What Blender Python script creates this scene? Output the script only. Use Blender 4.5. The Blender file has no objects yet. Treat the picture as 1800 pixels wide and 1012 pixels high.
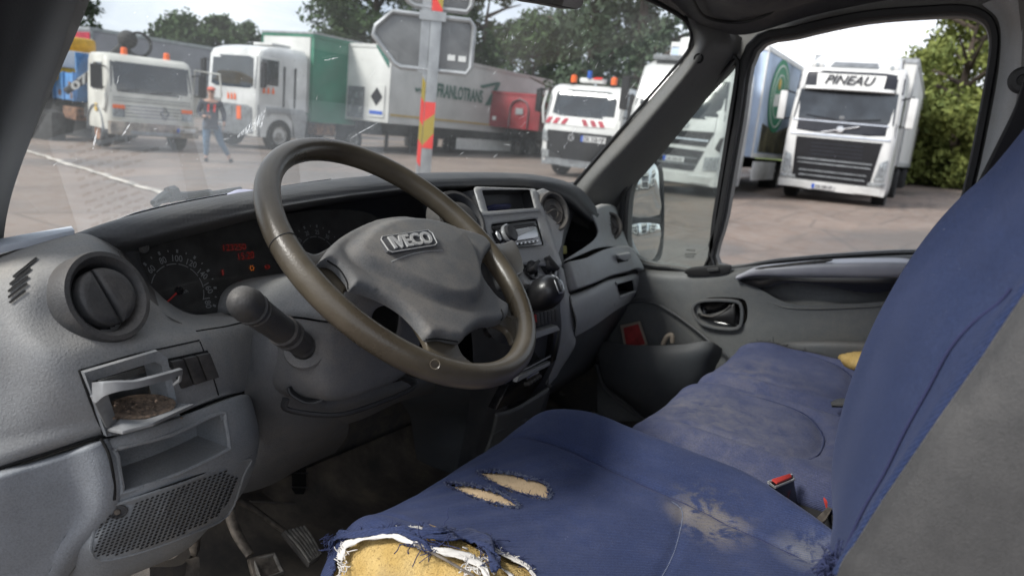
import bpy, bmesh, math, random
import numpy as np
from mathutils import Vector, Matrix, noise
R_ = math.radians
S = bpy.context.scene
COL = S.collection
random.seed(7)
# ------------------------------------------------------------------ camera
FPX, CH, PITCH, ROLL, HEAD = 1300., 1.60, 12.3, 5.8, 30.
def _basis():
    h, p, r = R_(HEAD), R_(PITCH), R_(ROLL)
    f = np.array([math.cos(h)*math.cos(p), math.sin(h)*math.cos(p), -math.sin(p)])
    rt = np.array([math.sin(h), -math.cos(h), 0.]); up = np.cross(rt, f)
    return f, rt*math.cos(r)+up*math.sin(r), -rt*math.sin(r)+up*math.cos(r)
FW, RT, UP = _basis()
C0 = np.array([0, 0, CH])
cam = bpy.data.cameras.new('camera'); camo = bpy.data.objects.new('camera', cam); COL.objects.link(camo)
camo.matrix_world = Matrix(((RT[0], UP[0], -FW[0], 0), (RT[1], UP[1], -FW[1], 0), (RT[2], UP[2], -FW[2], CH), (0, 0, 0, 1)))
cam.sensor_width = 36; cam.lens = 36*FPX/1800; cam.clip_start = .02; cam.clip_end = 2000
cam.dof.use_dof = True; cam.dof.focus_distance = 1.0; cam.dof.aperture_fstop = 6.5
S.camera = camo
S.view_settings.view_transform = 'Standard'; S.view_settings.look = 'None'; S.view_settings.gamma = 1
S.view_settings.exposure = 1.6
# ------------------------------------------------------------------ world: overcast sky with soft clouds
SUN_EL, SUN_AZ = R_(42), R_(300)
W = bpy.data.worlds.new('World'); S.world = W; W.use_nodes = True
nt = W.node_tree; nt.nodes.clear()
def wn(t, **k):
    n = nt.nodes.new(t)
    for a, v in k.items(): setattr(n, a, v)
    return n
sky = wn('ShaderNodeTexSky', sky_type='NISHITA', sun_disc=False, sun_elevation=SUN_EL, sun_rotation=SUN_AZ)
tc = wn('ShaderNodeTexCoord'); mp = wn('ShaderNodeMapping'); mp.inputs['Scale'].default_value = (1, 1, 2.6)
n1 = wn('ShaderNodeTexNoise'); n1.inputs['Scale'].default_value = 1.9; n1.inputs['Detail'].default_value = 6; n1.inputs['Roughness'].default_value = .55
r1 = wn('ShaderNodeValToRGB'); r1.color_ramp.elements[0].position = .42; r1.color_ramp.elements[0].color = (2.9, 3.2, 3.8, 1)
r1.color_ramp.elements[1].position = .72; r1.color_ramp.elements[1].color = (7.4, 7.5, 7.7, 1)
mx = wn('ShaderNodeMix', data_type='RGBA'); mx.inputs[0].default_value = .9
bg = wn('ShaderNodeBackground'); bg.inputs['Strength'].default_value = .082
ow = wn('ShaderNodeOutputWorld')
nt.links.new(tc.outputs['Generated'], mp.inputs[0]); nt.links.new(mp.outputs[0], n1.inputs[0]); nt.links.new(n1.outputs['Fac'], r1.inputs[0])
nt.links.new(sky.outputs[0], mx.inputs[6]); nt.links.new(r1.outputs[0], mx.inputs[7]); nt.links.new(mx.outputs[2], bg.inputs[0]); nt.links.new(bg.outputs[0], ow.inputs[0])
sl = bpy.data.lights.new('sun', 'SUN'); sl.energy = 1.5; sl.angle = R_(16); sl.color = (1, .97, .92)
so = bpy.data.objects.new('sun', sl); COL.objects.link(so)
so.rotation_euler = Vector((math.sin(SUN_AZ)*math.cos(SUN_EL), math.cos(SUN_AZ)*math.cos(SUN_EL), math.sin(SUN_EL))).to_track_quat('Z', 'Y').to_euler()
# ------------------------------------------------------------------ pixel -> point on a real surface (photo is 1800 x 1012)
def ray(px, py): return FW+RT*(px-900)/FPX-UP*(py-506)/FPX
def atX(px, py, x): d = ray(px, py); return C0+d*(x/d[0])
def atY(px, py, y): d = ray(px, py); return C0+d*(y/d[1])
def atZ(px, py, z): d = ray(px, py); return C0+d*((z-CH)/d[2])
GA, GB, GC = .0227, -.024, .112
def gz(x, y): return GA*x+GB*y+GC
def atG(px, py):
    d = ray(px, py); t = (GC-CH)/(d[2]-GA*d[0]-GB*d[1]); return C0+d*t
def proj(P):
    d = np.array(P)-C0; z = d@FW; return (900+FPX*(d@RT)/z, 506-FPX*(d@UP)/z)
def V(*a): return np.array(a, float)
def unit(v): v = np.array(v, float); return v/np.linalg.norm(v)
# ------------------------------------------------------------------ materials
MATS = {}; WROOTS = set()
class NB:
    def __init__(s, name):
        s.m = bpy.data.materials.new(name); s.m.use_nodes = True; s.t = s.m.node_tree
        s.b = s.t.nodes['Principled BSDF']; s.tc = s.n('ShaderNodeTexCoord'); s.out = s.t.nodes['Material Output']
        MATS[name] = s.m
    def n(s, t, **k):
        x = s.t.nodes.new(t)
        for a, v in k.items(): setattr(x, a, v)
        return x
    def l(s, a, b): s.t.links.new(a, b)
    def noise(s, scale, detail=4, rough=.55, src=None, sc=None, dist=0):
        n = s.n('ShaderNodeTexNoise'); n.inputs['Scale'].default_value = scale; n.inputs['Detail'].default_value = detail
        n.inputs['Roughness'].default_value = rough; n.inputs['Distortion'].default_value = dist
        v = src or s.tc.outputs['Object']
        if sc is not None:
            m = s.n('ShaderNodeMapping'); m.inputs['Scale'].default_value = sc; s.l(v, m.inputs[0]); v = m.outputs[0]
        s.l(v, n.inputs['Vector']); return n.outputs['Fac']
    def ramp(s, f, a, b, lo=0., hi=1.):
        r = s.n('ShaderNodeMapRange'); r.inputs['From Min'].default_value = a; r.inputs['From Max'].default_value = b
        r.inputs['To Min'].default_value = lo; r.inputs['To Max'].default_value = hi; s.l(f, r.inputs['Value']); return r.outputs['Result']
    def mix(s, f, a, b):
        m = s.n('ShaderNodeMix', data_type='RGBA')
        for i, v in ((0, f), (6, a), (7, b)):
            if isinstance(v, (tuple, list)): m.inputs[i].default_value = tuple(v)+((1,) if len(v) == 3 else ())
            elif isinstance(v, (int, float)): m.inputs[i].default_value = v
            else: s.l(v, m.inputs[i])
        return m.outputs[2]
    def math(s, op, a, b=None):
        m = s.n('ShaderNodeMath', operation=op)
        for i, v in ((0, a), (1, b)):
            if v is None: continue
            if isinstance(v, (int, float)): m.inputs[i].default_value = v
            else: s.l(v, m.inputs[i])
        return m.outputs[0]
    def col(s, c):
        if isinstance(c, (tuple, list)): s.b.inputs['Base Color'].default_value = tuple(c)+((1,) if len(c) == 3 else ())
        else: s.l(c, s.b.inputs['Base Color'])
    def set(s, rough=None, metal=None, spec=None, coat=None):
        for k, v in (('Roughness', rough), ('Metallic', metal), ('Specular IOR Level', spec), ('Coat Weight', coat)):
            if v is None: continue
            if isinstance(v, (int, float)): s.b.inputs[k].default_value = v
            else: s.l(v, s.b.inputs[k])
    def bump(s, h, strength=.3, dist=.001):
        b = s.n('ShaderNodeBump'); b.inputs['Strength'].default_value = strength; b.inputs['Distance'].default_value = dist
        s.l(h, b.inputs['Height']); s.l(b.outputs[0], s.b.inputs['Normal'])
    def spot(s, c, r, soft=.4):
        """1 inside a ball of radius r round c, ragged edge comes from noise added later"""
        d = s.n('ShaderNodeVectorMath', operation='DISTANCE'); s.l(s.tc.outputs['Object'], d.inputs[0]); d.inputs[1].default_value = tuple(c)
        return s.ramp(d.outputs['Value'], r, r*(1-soft))
def plain(name, c, rough=.5, metal=0, spec=.5, var=.06, nscale=6, grain=None, gs=.25, coat=None):
    k = NB(name); f = k.noise(nscale, 5)
    a = tuple(max(0, x*(1-var*2)) for x in c); b = tuple(min(1, x*(1+var*2)) for x in c)
    k.col(k.mix(k.ramp(f, .3, .7), a, b)); k.set(k.ramp(f, .3, .7, rough*.9, min(1, rough*1.1)), metal, spec, coat)
    if grain: k.bump(k.noise(grain, 2), gs, .0006)
    return k.m
def dusty(name, c, dust=(.30, .26, .21), amt=.55, rough=.55, grain=420, gs=.6, spots=(), scr=.25, upw=.5):
    """moulded grained plastic with settled dust, rub marks and pale scratches"""
    k = NB(name)
    big = k.noise(5, 6, .6); fine = k.noise(42, 5, .6); sp = k.noise(260, 2, .5)
    nr = k.n('ShaderNodeNewGeometry'); sx = k.n('ShaderNodeSeparateXYZ'); k.l(nr.outputs['Normal'], sx.inputs[0])
    up = k.ramp(sx.outputs['Z'], .0, .9, 0, upw)
    d = k.math('MULTIPLY', k.ramp(big, .40, .68), k.ramp(fine, .3, .62)); d = k.math('ADD', d, up)
    d = k.math('MULTIPLY', k.math('MINIMUM', d, 1.), amt)
    base = k.mix(k.ramp(fine, .3, .7), tuple(x*.95 for x in c), tuple(x*1.05 for x in c))
    co = k.mix(d, base, dust)
    co = k.mix(k.ramp(sp, .70, .80, 0, .35), co, tuple(min(1, x*1.8) for x in c))
    sc = k.noise(26, 3, .7, sc=(1, 9, 3), dist=.6); co = k.mix(k.ramp(sc, .70, .76, 0, scr), co, tuple(min(1, x*2.2+.05) for x in c))
    for (ctr, r, colr) in spots:
        m = k.math('MULTIPLY', k.spot(ctr, r, .9), k.ramp(k.noise(30, 6, .65), .42, .6)); co = k.mix(m, co, colr)
    gr_ = k.noise(430, 2, .7); co = k.mix(k.ramp(gr_, .35, .5, .24, 0), co, tuple(x*.4 for x in c)); co = k.mix(k.ramp(gr_, .55, .72, 0, .12), co, tuple(min(1, x*1.9) for x in c))
    k.col(co); k.set(k.ramp(d, 0, .6, rough, min(1, rough+.3)), 0, .45)
    g1_ = k.noise(grain, 2, .6); k.bump(g1_, gs, .0009)
    return k.m
# ------------------------------------------------------------------ objects
def catmull(P, n, closed=False):
    P = [np.array(p, float) for p in P]; m = len(P); out = []
    segs = m if closed else m-1
    for i in range(segs):
        if closed: a, b, c, d = P[(i-1) % m], P[i], P[(i+1) % m], P[(i+2) % m]
        else:
            b, c = P[i], P[i+1]; a = P[i-1] if i else 2*b-c; d = P[i+2] if i+2 < m else 2*c-b
        for j in range(n):
            t = j/n; out.append(.5*((2*b)+(-a+c)*t+(2*a-5*b+4*c-d)*t*t+(-a+3*b-3*c+d)*t**3))
    if not closed: out.append(P[-1])
    return out
class MB:
    def __init__(s): s.v = []; s.f = []; s.M = None
    def add(s, vs, fs):
        o = len(s.v)
        s.v += [tuple(map(float, v)) for v in vs]; s.f += [tuple(i+o for i in f) for f in fs]; return s
    def grid(s, G, closeu=False, closev=False):
        nr, nc = len(G), len(G[0]); vs = [p for r in G for p in r]; fs = []
        for i in range(nr-(0 if closev else 1)):
            for j in range(nc-(0 if closeu else 1)):
                a, b = i*nc+j, i*nc+(j+1) % nc; c, d = ((i+1) % nr)*nc+(j+1) % nc, ((i+1) % nr)*nc+j
                fs.append((a, b, c, d))
        return s.add(vs, fs)
    def loft(s, rows, nu=6, nv=6, closeu=False):
        rr = [catmull(r, nu, closeu) for r in rows]
        cols = [catmull([rr[i][j] for i in range(len(rr))], nv) for j in range(len(rr[0]))]
        return s.grid([[cols[j][i] for j in range(len(cols))] for i in range(len(cols[0]))], closeu)
    def box(s, c, d, rz=0, bev=0):
        c = V(*c); hx, hy, hz = d[0]/2, d[1]/2, d[2]/2; cs, sn = math.cos(rz), math.sin(rz)
        if bev:
            return s.rbox(c, d, bev, rz)
        vs = []
        for z in (-hz, hz):
            for x, y in ((-hx, -hy), (hx, -hy), (hx, hy), (-hx, hy)): vs.append(c+V(x*cs-y*sn, x*sn+y*cs, z))
        return s.add(vs, [(3, 2, 1, 0), (4, 5, 6, 7), (0, 1, 5, 4), (1, 2, 6, 5), (2, 3, 7, 6), (3, 0, 4, 7)])
    def rbox(s, c, d, r, rz=0, n=2):
        """box with chamfered/rounded edges"""
        bm = bmesh.new(); bmesh.ops.create_cube(bm, size=1)
        for v in bm.verts: v.co = Vector((v.co.x*d[0], v.co.y*d[1], v.co.z*d[2]))
        bmesh.ops.bevel(bm, geom=bm.edges[:], offset=min(r, min(d)*.49), segments=n, affect='EDGES', profile=.6)
        bmesh.ops.rotate(bm, verts=bm.verts, cent=(0, 0, 0), matrix=Matrix.Rotation(rz, 3, 'Z'))
        bm.verts.index_update(); vs = [V(*v.co)+V(*c) for v in bm.verts]; fs = [tuple(v.index for v in f.verts) for f in bm.faces]; bm.free()
        return s.add(vs, fs)
    def prism(s, pts, off, bev=0, seg=2, flip=False):
        """closed 3-D polygon extruded by vector off, edges bevelled"""
        bm = bmesh.new(); vs = [bm.verts.new(Vector(p)) for p in pts]; f = bm.faces.new(vs)
        r = bmesh.ops.extrude_face_region(bm, geom=[f]); nv = [g for g in r['geom'] if isinstance(g, bmesh.types.BMVert)]
        bmesh.ops.translate(bm, verts=nv, vec=Vector(off)); bmesh.ops.recalc_face_normals(bm, faces=bm.faces)
        if bev: bmesh.ops.bevel(bm, geom=bm.edges[:], offset=bev, segments=seg, affect='EDGES', profile=.6)
        bm.verts.index_update(); o = [V(*v.co) for v in bm.verts]; fs = [tuple(v.index for v in f.verts) for f in bm.faces]; bm.free()
        return s.add(o, fs)
    def tube(s, P, r, n=10, caps=True, closed=False, flat=None):
        P = [V(*p) for p in P]; m = len(P); rr = r if isinstance(r, (list, tuple)) else [r]*m; G = []; ref = None
        for i in range(m):
            if closed: t = P[(i+1) % m]-P[i-1]
            else: t = P[min(i+1, m-1)]-P[max(i-1, 0)]
            t = unit(t+1e-12)
            if ref is None: ref = V(0, 0, 1) if abs(t[2]) < .9 else V(1, 0, 0)
            a = np.cross(t, ref); a = unit(a); b = np.cross(a, t); ref = b
            fb = flat or 1
            G.append([P[i]+a*math.cos(2*math.pi*j/n)*rr[i]+b*math.sin(2*math.pi*j/n)*rr[i]*fb for j in range(n)])
        o = len(s.v); s.grid(G, closeu=True, closev=closed)
        if caps and not closed:
            s.f.append(tuple(o+j for j in range(n))[::-1]); s.f.append(tuple(o+(m-1)*n+j for j in range(n)))
        return s
    def lathe(s, c, ax, prof, n=28, ref=None, sx=1, sy=1):
        """profile [(radius, height along axis)] turned round axis ax at c; sx/sy squash"""
        ax = unit(ax); r0 = V(*ref) if ref is not None else (V(0, 0, 1) if abs(ax[2]) < .9 else V(1, 0, 0))
        a = unit(np.cross(r0, ax)); b = np.cross(ax, a); c = V(*c)
        G = [[c+ax*h+a*math.cos(2*math.pi*j/n)*r*sx+b*math.sin(2*math.pi*j/n)*r*sy for j in range(n)] for r, h in prof]
        return s.grid(G, closeu=True)
    def dome(s, pts, ctr, nrm, prof, base=True):
        """rings of outline pts shrunk to ctr: prof [(scale, height)]"""
        ctr = V(*ctr); nrm = unit(nrm); pts = [V(*p) for p in pts]
        return s.grid([[ctr+(p-ctr)*k+nrm*h for p in pts] for k, h in prof], closeu=True)
    def sphere(s, c, r, n=12, sc=(1, 1, 1)):
        G = []
        for i in range(n+1):
            th = math.pi*i/n
            G.append([V(*c)+V(math.sin(th)*math.cos(2*math.pi*j/(2*n))*r*sc[0], math.sin(th)*math.sin(2*math.pi*j/(2*n))*r*sc[1], math.cos(th)*r*sc[2]) for j in range(2*n)])
        return s.grid(G, closeu=True)
    def xform(s, M):
        s.v = [tuple(M @ Vector(v)) for v in s.v]; return s
    def build(s, name, mat, parent=None, smooth=True, ang=38, solid=0, bevel=0, subsurf=0, off=-1, weld=True):
        me = bpy.data.meshes.new(name); me.from_pydata(s.v, [], s.f)
        bm = bmesh.new(); bm.from_mesh(me)
        if weld: bmesh.ops.remove_doubles(bm, verts=bm.verts, dist=1e-5)
        bmesh.ops.recalc_face_normals(bm, faces=bm.faces); bm.to_mesh(me); bm.free()
        me.materials.append(MATS[mat] if isinstance(mat, str) else mat)
        if smooth:
            me.polygons.foreach_set('use_smooth', [True]*len(me.polygons)); me.set_sharp_from_angle(angle=R_(ang))
        o = bpy.data.objects.new(name, me); COL.objects.link(o)
        if solid:
            m = o.modifiers.new('s', 'SOLIDIFY'); m.thickness = solid; m.offset = off
        if bevel:
            m = o.modifiers.new('b', 'BEVEL'); m.width = bevel; m.segments = 3; m.limit_method = 'ANGLE'; m.angle_limit = R_(35); m.harden_normals = True
        if subsurf:
            m = o.modifiers.new('u', 'SUBSURF'); m.levels = subsurf; m.render_levels = subsurf
        if parent is not None: put(o, parent)
        return o
def put(o, parent):
    o.parent = parent
    if parent.name in WROOTS: o.matrix_parent_inverse = Matrix.Translation(-Vector(parent.location))
    return o
def bake(o):
    """apply modifiers"""
    dg = bpy.context.evaluated_depsgraph_get(); dg.update(); me = bpy.data.meshes.new_from_object(o.evaluated_get(dg))
    o.modifiers.clear(); o.data = me; return o
def cut(o, mbs):
    for mb in mbs:
        c = mb.build('cutter', list(MATS)[0], smooth=False)
        m = o.modifiers.new('c', 'BOOLEAN'); m.operation = 'DIFFERENCE'; m.object = c; m.solver = 'EXACT'
        bake(o); bpy.data.objects.remove(c)
    o.data.set_sharp_from_angle(angle=R_(38)); return o
def thing(name, label, cat, loc=(0, 0, 0), rz=0, group=None, world=False):
    o = bpy.data.objects.new(name, None); COL.objects.link(o); o.location = tuple(map(float, loc)); o.rotation_euler = (0, 0, rz); o.empty_display_size = .1
    o['label'] = label; o['category'] = cat
    if group: o['group'] = group
    if world: WROOTS.add(o.name)
    return o
def tag(o, label=None, cat=None, group=None, kind=None):
    for k, v in (('label', label), ('category', cat), ('group', group), ('kind', kind)):
        if v: o[k] = v
    return o
def textquad(body, quad, depth, name, mat, parent, bold=.0, shear=0):
    """raised lettering stretched on the quad TL,TR,BR,BL"""
    cu = bpy.data.curves.new('t', 'FONT'); cu.body = body; cu.offset = bold; cu.shear = shear; cu.resolution_u = 3
    t = bpy.data.objects.new('t', cu); COL.objects.link(t); dg = bpy.context.evaluated_depsgraph_get(); dg.update()
    me = bpy.data.meshes.new_from_object(t.evaluated_get(dg)); bpy.data.objects.remove(t)
    vs = [V(*v.co) for v in me.vertices]; x0, x1 = min(v[0] for v in vs), max(v[0] for v in vs); y0, y1 = min(v[1] for v in vs), max(v[1] for v in vs)
    TL, TR, BR, BL = [V(*q) for q in quad]; n = unit(np.cross(TR-TL, TL-BL))
    if n@(C0-TL) < 0: n = -n
    def mp(v, h):
        a, b = (v[0]-x0)/(x1-x0), (v[1]-y0)/(y1-y0); return (TL*(1-a)+TR*a)*b+(BL*(1-a)+BR*a)*(1-b)+n*h
    N = len(vs); fs = [tuple(p.vertices) for p in me.polygons]; mb = MB()
    from collections import Counter
    ec = Counter()
    for f in fs:
        for i in range(len(f)): ec[(f[i], f[(i+1) % len(f)])] += 1
    side = [(a, b) for (a, b) in ec if (b, a) not in ec]
    mb.add([mp(v, depth) for v in vs]+[mp(v, 0) for v in vs], fs+[(a, b, b+N, a+N) for a, b in side])
    o = mb.build(name, mat, parent, smooth=False, weld=False); bpy.data.meshes.remove(me); return o
def arc2(cx, cy, rx, ry, a0, a1, n): return [(cx+rx*math.cos(R_(a0+(a1-a0)*i/n)), cy+ry*math.sin(R_(a0+(a1-a0)*i/n))) for i in range(n+1)]
from mathutils.geometry import delaunay_2d_cdt
from mathutils.bvhtree import BVHTree
def inpoly(x, y, P):
    c = False; j = len(P)-1
    for i in range(len(P)):
        if (P[i][1] > y) != (P[j][1] > y) and x < (P[j][0]-P[i][0])*(y-P[i][1])/(P[j][1]-P[i][1])+P[i][0]: c = not c
        j = i
    return c
def edist(x, y, P):
    P = np.array(P); A, B = P, np.roll(P, -1, 0); AB = B-A; q = np.array([x, y]); t = np.clip(((q-A)*AB).sum(1)/((AB*AB).sum(1)+1e-12), 0, 1); return float(np.min(np.linalg.norm(q-(A+t[:, None]*AB), axis=1)))
def cdt(mp, outer, holes, h, pitch, th, wall=True):
    """sheet inside a 2-D outline (with holes) of the height h(u,v,edge distance), with side walls th deep"""
    u0, v0 = np.min(outer, 0); u1, v1 = np.max(outer, 0); L = [outer]+list(holes); P, E = [], []
    for l in L: o = len(P); P += [Vector((float(a), float(b))) for a, b in l]; E += [(o+i, o+(i+1) % len(l)) for i in range(len(l))]
    nb = len(P)
    r = 0; v = v0+pitch/2
    while v < v1:
        u = u0+pitch/2+(pitch/2 if r % 2 else 0)
        while u < u1:
            if inpoly(u, v, outer) and not any(inpoly(u, v, q) for q in holes) and min(edist(u, v, q) for q in L) > pitch*.35: P.append(Vector((float(u), float(v))))
            u += pitch
        v += pitch*.87; r += 1
    vs, _, fs, *_r = delaunay_2d_cdt(P, E, [], 0, 1e-7)
    ed = [min(edist(q[0], q[1], l) for l in L) if i >= nb else 0. for i, q in enumerate(vs)]
    m = MB(); m.v = [tuple(mp(q[0], q[1], h(q[0], q[1], d))) for q, d in zip(vs, ed)]
    for f in fs:
        c = sum((vs[i] for i in f), Vector((0, 0)))/len(f)
        if inpoly(c[0], c[1], outer) and not any(inpoly(c[0], c[1], q) for q in holes): m.f.append(tuple(f))
    if wall:
        for l in L: a = [mp(x, y, h(x, y, 0.)) for x, y in l]; b = [mp(x, y, h(x, y, 0.)-th) for x, y in l]; m.grid([a, b], closeu=True)
    return m
def punch(m, polys):
    """drop the faces of a dense skin that fall inside pixel outlines"""
    V_ = np.array(m.v); k = []
    for f in m.f:
        q = proj(V_[list(f)].mean(0))
        if not any(inpoly(q[0], q[1], p) for p in polys): k.append(f)
    m.f = k; return m
def tree_of(o): me = o.data; return BVHTree.FromPolygons([v.co.copy() for v in me.vertices], [tuple(p.vertices) for p in me.polygons])
def hit(t, px, py, off=0.):
    d = Vector(ray(px, py)).normalized(); q, n, _, _ = t.ray_cast(Vector(C0), d)
    if q is None: return None, None
    if n.dot(d) > 0: n = -n
    return V(*q)+V(*n)*off, V(*n)
def pts(L, fn, v): return [fn(p[0], p[1], p[2] if len(p) > 2 else v) for p in L]
def rows(L, fn=atY): return [[fn(*p) for p in r] for r in L]
# ------------------------------------------------------------------ material list
SEAT_STAINS = []
dusty('dash_grey', (.195, .21, .225), amt=.42, dust=(.27, .245, .21))
dusty('dash_side', (.19, .205, .225), amt=.22, dust=(.27, .245, .21))
dusty('dash_warm', (.205, .212, .218), amt=.55, dust=(.33, .30, .255))
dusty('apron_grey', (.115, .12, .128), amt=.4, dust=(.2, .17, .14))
dusty('fascia', (.40, .41, .415), amt=.4, rough=.45)
dusty('dash_dark', (.045, .048, .055), amt=.22, dust=(.16, .14, .115), scr=.12, upw=.3)
dusty('foot_dark', (.085, .085, .088), amt=.65, dust=(.27, .22, .165), scr=.2, upw=.5, rough=.7)
dusty('vent_dark', (.036, .038, .041), amt=.55, dust=(.2, .175, .15), rough=.5)
dusty('hub_grey', (.092, .10, .108), amt=.7, dust=(.22, .2, .175), rough=.5, grain=700, gs=.5)
dusty('shroud', (.115, .118, .122), amt=.5, dust=(.22, .19, .16), rough=.55)
dusty('door_grey', (.125, .132, .136), amt=.28, dust=(.2, .175, .14), scr=.12)
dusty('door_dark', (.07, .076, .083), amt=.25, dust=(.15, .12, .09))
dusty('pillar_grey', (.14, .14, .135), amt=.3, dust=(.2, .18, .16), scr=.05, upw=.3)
dusty('roof_lining', (.10, .098, .098), amt=.2, rough=.9, gs=.5, scr=0)
dusty('seat_worn', (.11, .11, .107), amt=.6, dust=(.26, .25, .23), rough=.5, grain=700)
dusty('seat_plastic', (.042, .042, .043), amt=.22, dust=(.13, .125, .12), rough=.45, grain=900, scr=.1)
plain('black', (.012, .012, .013), .5)
plain('black_soft', (.02, .02, .022), .75, grain=500)
plain('void', (.004, .004, .004), .9)
plain('rubber_seal', (.014, .014, .015), .6)
plain('gloss_black', (.01, .01, .012), .15)
plain('dial_face', (.034, .033, .032), .5, var=.2, nscale=40)
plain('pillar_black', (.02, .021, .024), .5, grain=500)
plain('chrome', (.75, .75, .76), .18, 1)
plain('silver', (.45, .46, .47), .35, .6)
plain('steel_worn', (.15, .13, .11), .6, .4, var=.3, nscale=60)
plain('lens_dark', (.012, .013, .015), .22, spec=.3)
plain('print_white', (.24, .25, .25), .6)
plain('needle_red', (.55, .03, .03), .5)
plain('buckle_red', (.55, .06, .05), .4)
plain('belt_black', (.018, .016, .018), .55, grain=900)
plain('yellow_tag', (.42, .38, .10), .6)
plain('red_card', (.30, .03, .03), .6, var=.25, nscale=40)
plain('card_beige', (.30, .25, .20), .7)
plain('cloth_navy', (.05, .055, .13), .9)
plain('cloth_pale', (.4, .4, .5), .9)
plain('paper', (.52, .55, .60), .8, var=.03)
plain('paper_print', (.12, .12, .13), .8)
plain('thread_dark', (.018, .022, .07), .9)
plain('thread_navy', (.018, .025, .075), .9)
plain('thread_white', (.55, .53, .5), .9)
plain('thread_blue', (.13, .15, .21), .9)
plain('mirror_glass', (.85, .87, .88), .02, 1, var=0)
plain('switch_dark', (.04, .038, .036), .55, var=.3, nscale=80, grain=400)
plain('ash_brown', (.12, .085, .06), .95, var=.4, nscale=250, grain=300, gs=1)
plain('cup_grey', (.17, .175, .18), .45, var=.15, nscale=40)
plain('knob_leather', (.012, .012, .013), .3, grain=260, gs=.5)
for n_, c_, s_ in (('led_red', (1, .05, .03), .03), ('led_amber', (1, .25, .03), .10)):
    k = NB(n_); k.col((.02, .01, .01)); k.b.inputs['Emission Color'].default_value = c_+(1,); k.b.inputs['Emission Strength'].default_value = s_
# steering wheel rim: worn brown-grey moulded leather look, shiny on the polished arcs
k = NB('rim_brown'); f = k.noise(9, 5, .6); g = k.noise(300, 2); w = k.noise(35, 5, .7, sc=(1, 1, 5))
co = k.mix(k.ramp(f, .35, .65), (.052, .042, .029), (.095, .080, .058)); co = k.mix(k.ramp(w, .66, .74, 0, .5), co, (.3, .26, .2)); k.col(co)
k.set(k.ramp(f, .3, .7, .24, .42)); vor = k.n('ShaderNodeTexVoronoi'); vor.inputs['Scale'].default_value = 420; k.l(k.tc.outputs['Object'], vor.inputs['Vector'])
k.bump(vor.outputs['Distance'], .22, .0006)
# foam
k = NB('foam'); f = k.noise(30, 5); g = k.noise(420, 3, .7)
co = k.mix(k.ramp(f, .35, .7), (.50, .34, .12), (.62, .45, .19)); co = k.mix(k.ramp(g, .55, .66, 0, .75), co, (.27, .17, .06)); vv = k.noise(160, 3, .7); co = k.mix(k.ramp(vv, .60, .68, 0, .6), co, (.22, .15, .07)); dd_ = k.noise(14, 5, .6); co = k.mix(k.ramp(dd_, .55, .7, 0, .45), co, (.30, .24, .15)); k.col(co); k.set(.95, 0, .1); k.bump(k.math('ADD', g, vv), 1., .003)
k = NB('foam_pale'); g = k.noise(420, 3, .7); k.col(k.mix(k.ramp(g, .5, .75), (.62, .47, .30), (.42, .30, .18))); k.set(.95, 0, .1); k.bump(g, .5, .001)
def fabric(name, c, stains=(), wear=.4, dust=(.22, .20, .185), freq=900, soft=.10):
    """woven blue upholstery: fine twill, faded patches, mud and dust marks"""
    k = NB(name); O = k.tc.outputs['Object']
    f = k.noise(7, 5, .6); f2 = k.noise(38, 6, .7); 
    co = k.mix(k.ramp(f, .3, .7), tuple(x*.85 for x in c), tuple(x*1.2 for x in c))
    co = k.mix(k.math('MULTIPLY', k.ramp(f2, .30, .78), k.ramp(f, .30, .70, 0, wear)), co, dust)
    sp = k.noise(330, 2, .5); co = k.mix(k.ramp(sp, .74, .80, 0, .6), co, (.35, .36, .42))
    for (ctr, r, cl, lo) in stains:
        m = k.math('MULTIPLY', k.spot(ctr, r, .95), k.ramp(k.noise(28, 8, .72, dist=.5), lo, lo+soft, 0, .92)); co = k.mix(m, co, cl)
    wv = k.n('ShaderNodeTexWave', wave_type='BANDS', bands_direction='DIAGONAL'); wv.inputs['Scale'].default_value = freq/6.283*1.0; wv.inputs['Distortion'].default_value = .6
    k.l(O, wv.inputs['Vector']); co = k.mix(k.ramp(wv.outputs['Fac'], 0, 1, 0, .45), co, tuple(x*1.9 for x in c))
    gr_ = k.noise(420, 3, .75); co = k.mix(k.ramp(gr_, .35, .5, .3, 0), co, tuple(x*.4 for x in c)); co = k.mix(k.ramp(gr_, .52, .7, 0, .30), co, tuple(x*2.4 for x in c))
    k.col(co); k.set(.95, 0, .15); k.b.inputs['Sheen Weight'].default_value = .10; k.b.inputs['Sheen Roughness'].default_value = .4
    k.b.inputs['Sheen Tint'].default_value = (.6, .65, .9, 1)
    h = k.math('ADD', wv.outputs['Fac'], k.noise(1500, 2)); k.bump(h, .6, .0006); return k.m
st = [(atZ(1250, 868, 1.15), .075, (.17, .15, .105), .45), (atZ(1255, 915, 1.13), .06, (.235, .205, .16), .42), (atZ(1205, 885, 1.135), .032, (.235, .205, .16), .42),
      (atZ(1420, 960, 1.13), .05, (.2, .2, .2), .42), (atZ(1047, 988, 1.14), .010, (.25, .24, .24), .2), (atZ(1282, 985, 1.14), .008, (.2, .2, .2), .2)]
fabric('seat_cloth', (.023, .033, .080), st, wear=.16)
fabric('back_cloth', (.017, .026, .064), (), wear=.08)
fabric('bench_cloth', (.042, .051, .105), [(atZ(1290, 740, 1.12), .25, (.20, .185, .175), .36), (atZ(1320, 650, 1.12), .2, (.2, .18, .165), .40), (atZ(1210, 700, 1.12), .1, (.25, .23, .21), .44)], wear=.55, dust=(.17, .16, .16), soft=.34)
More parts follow.
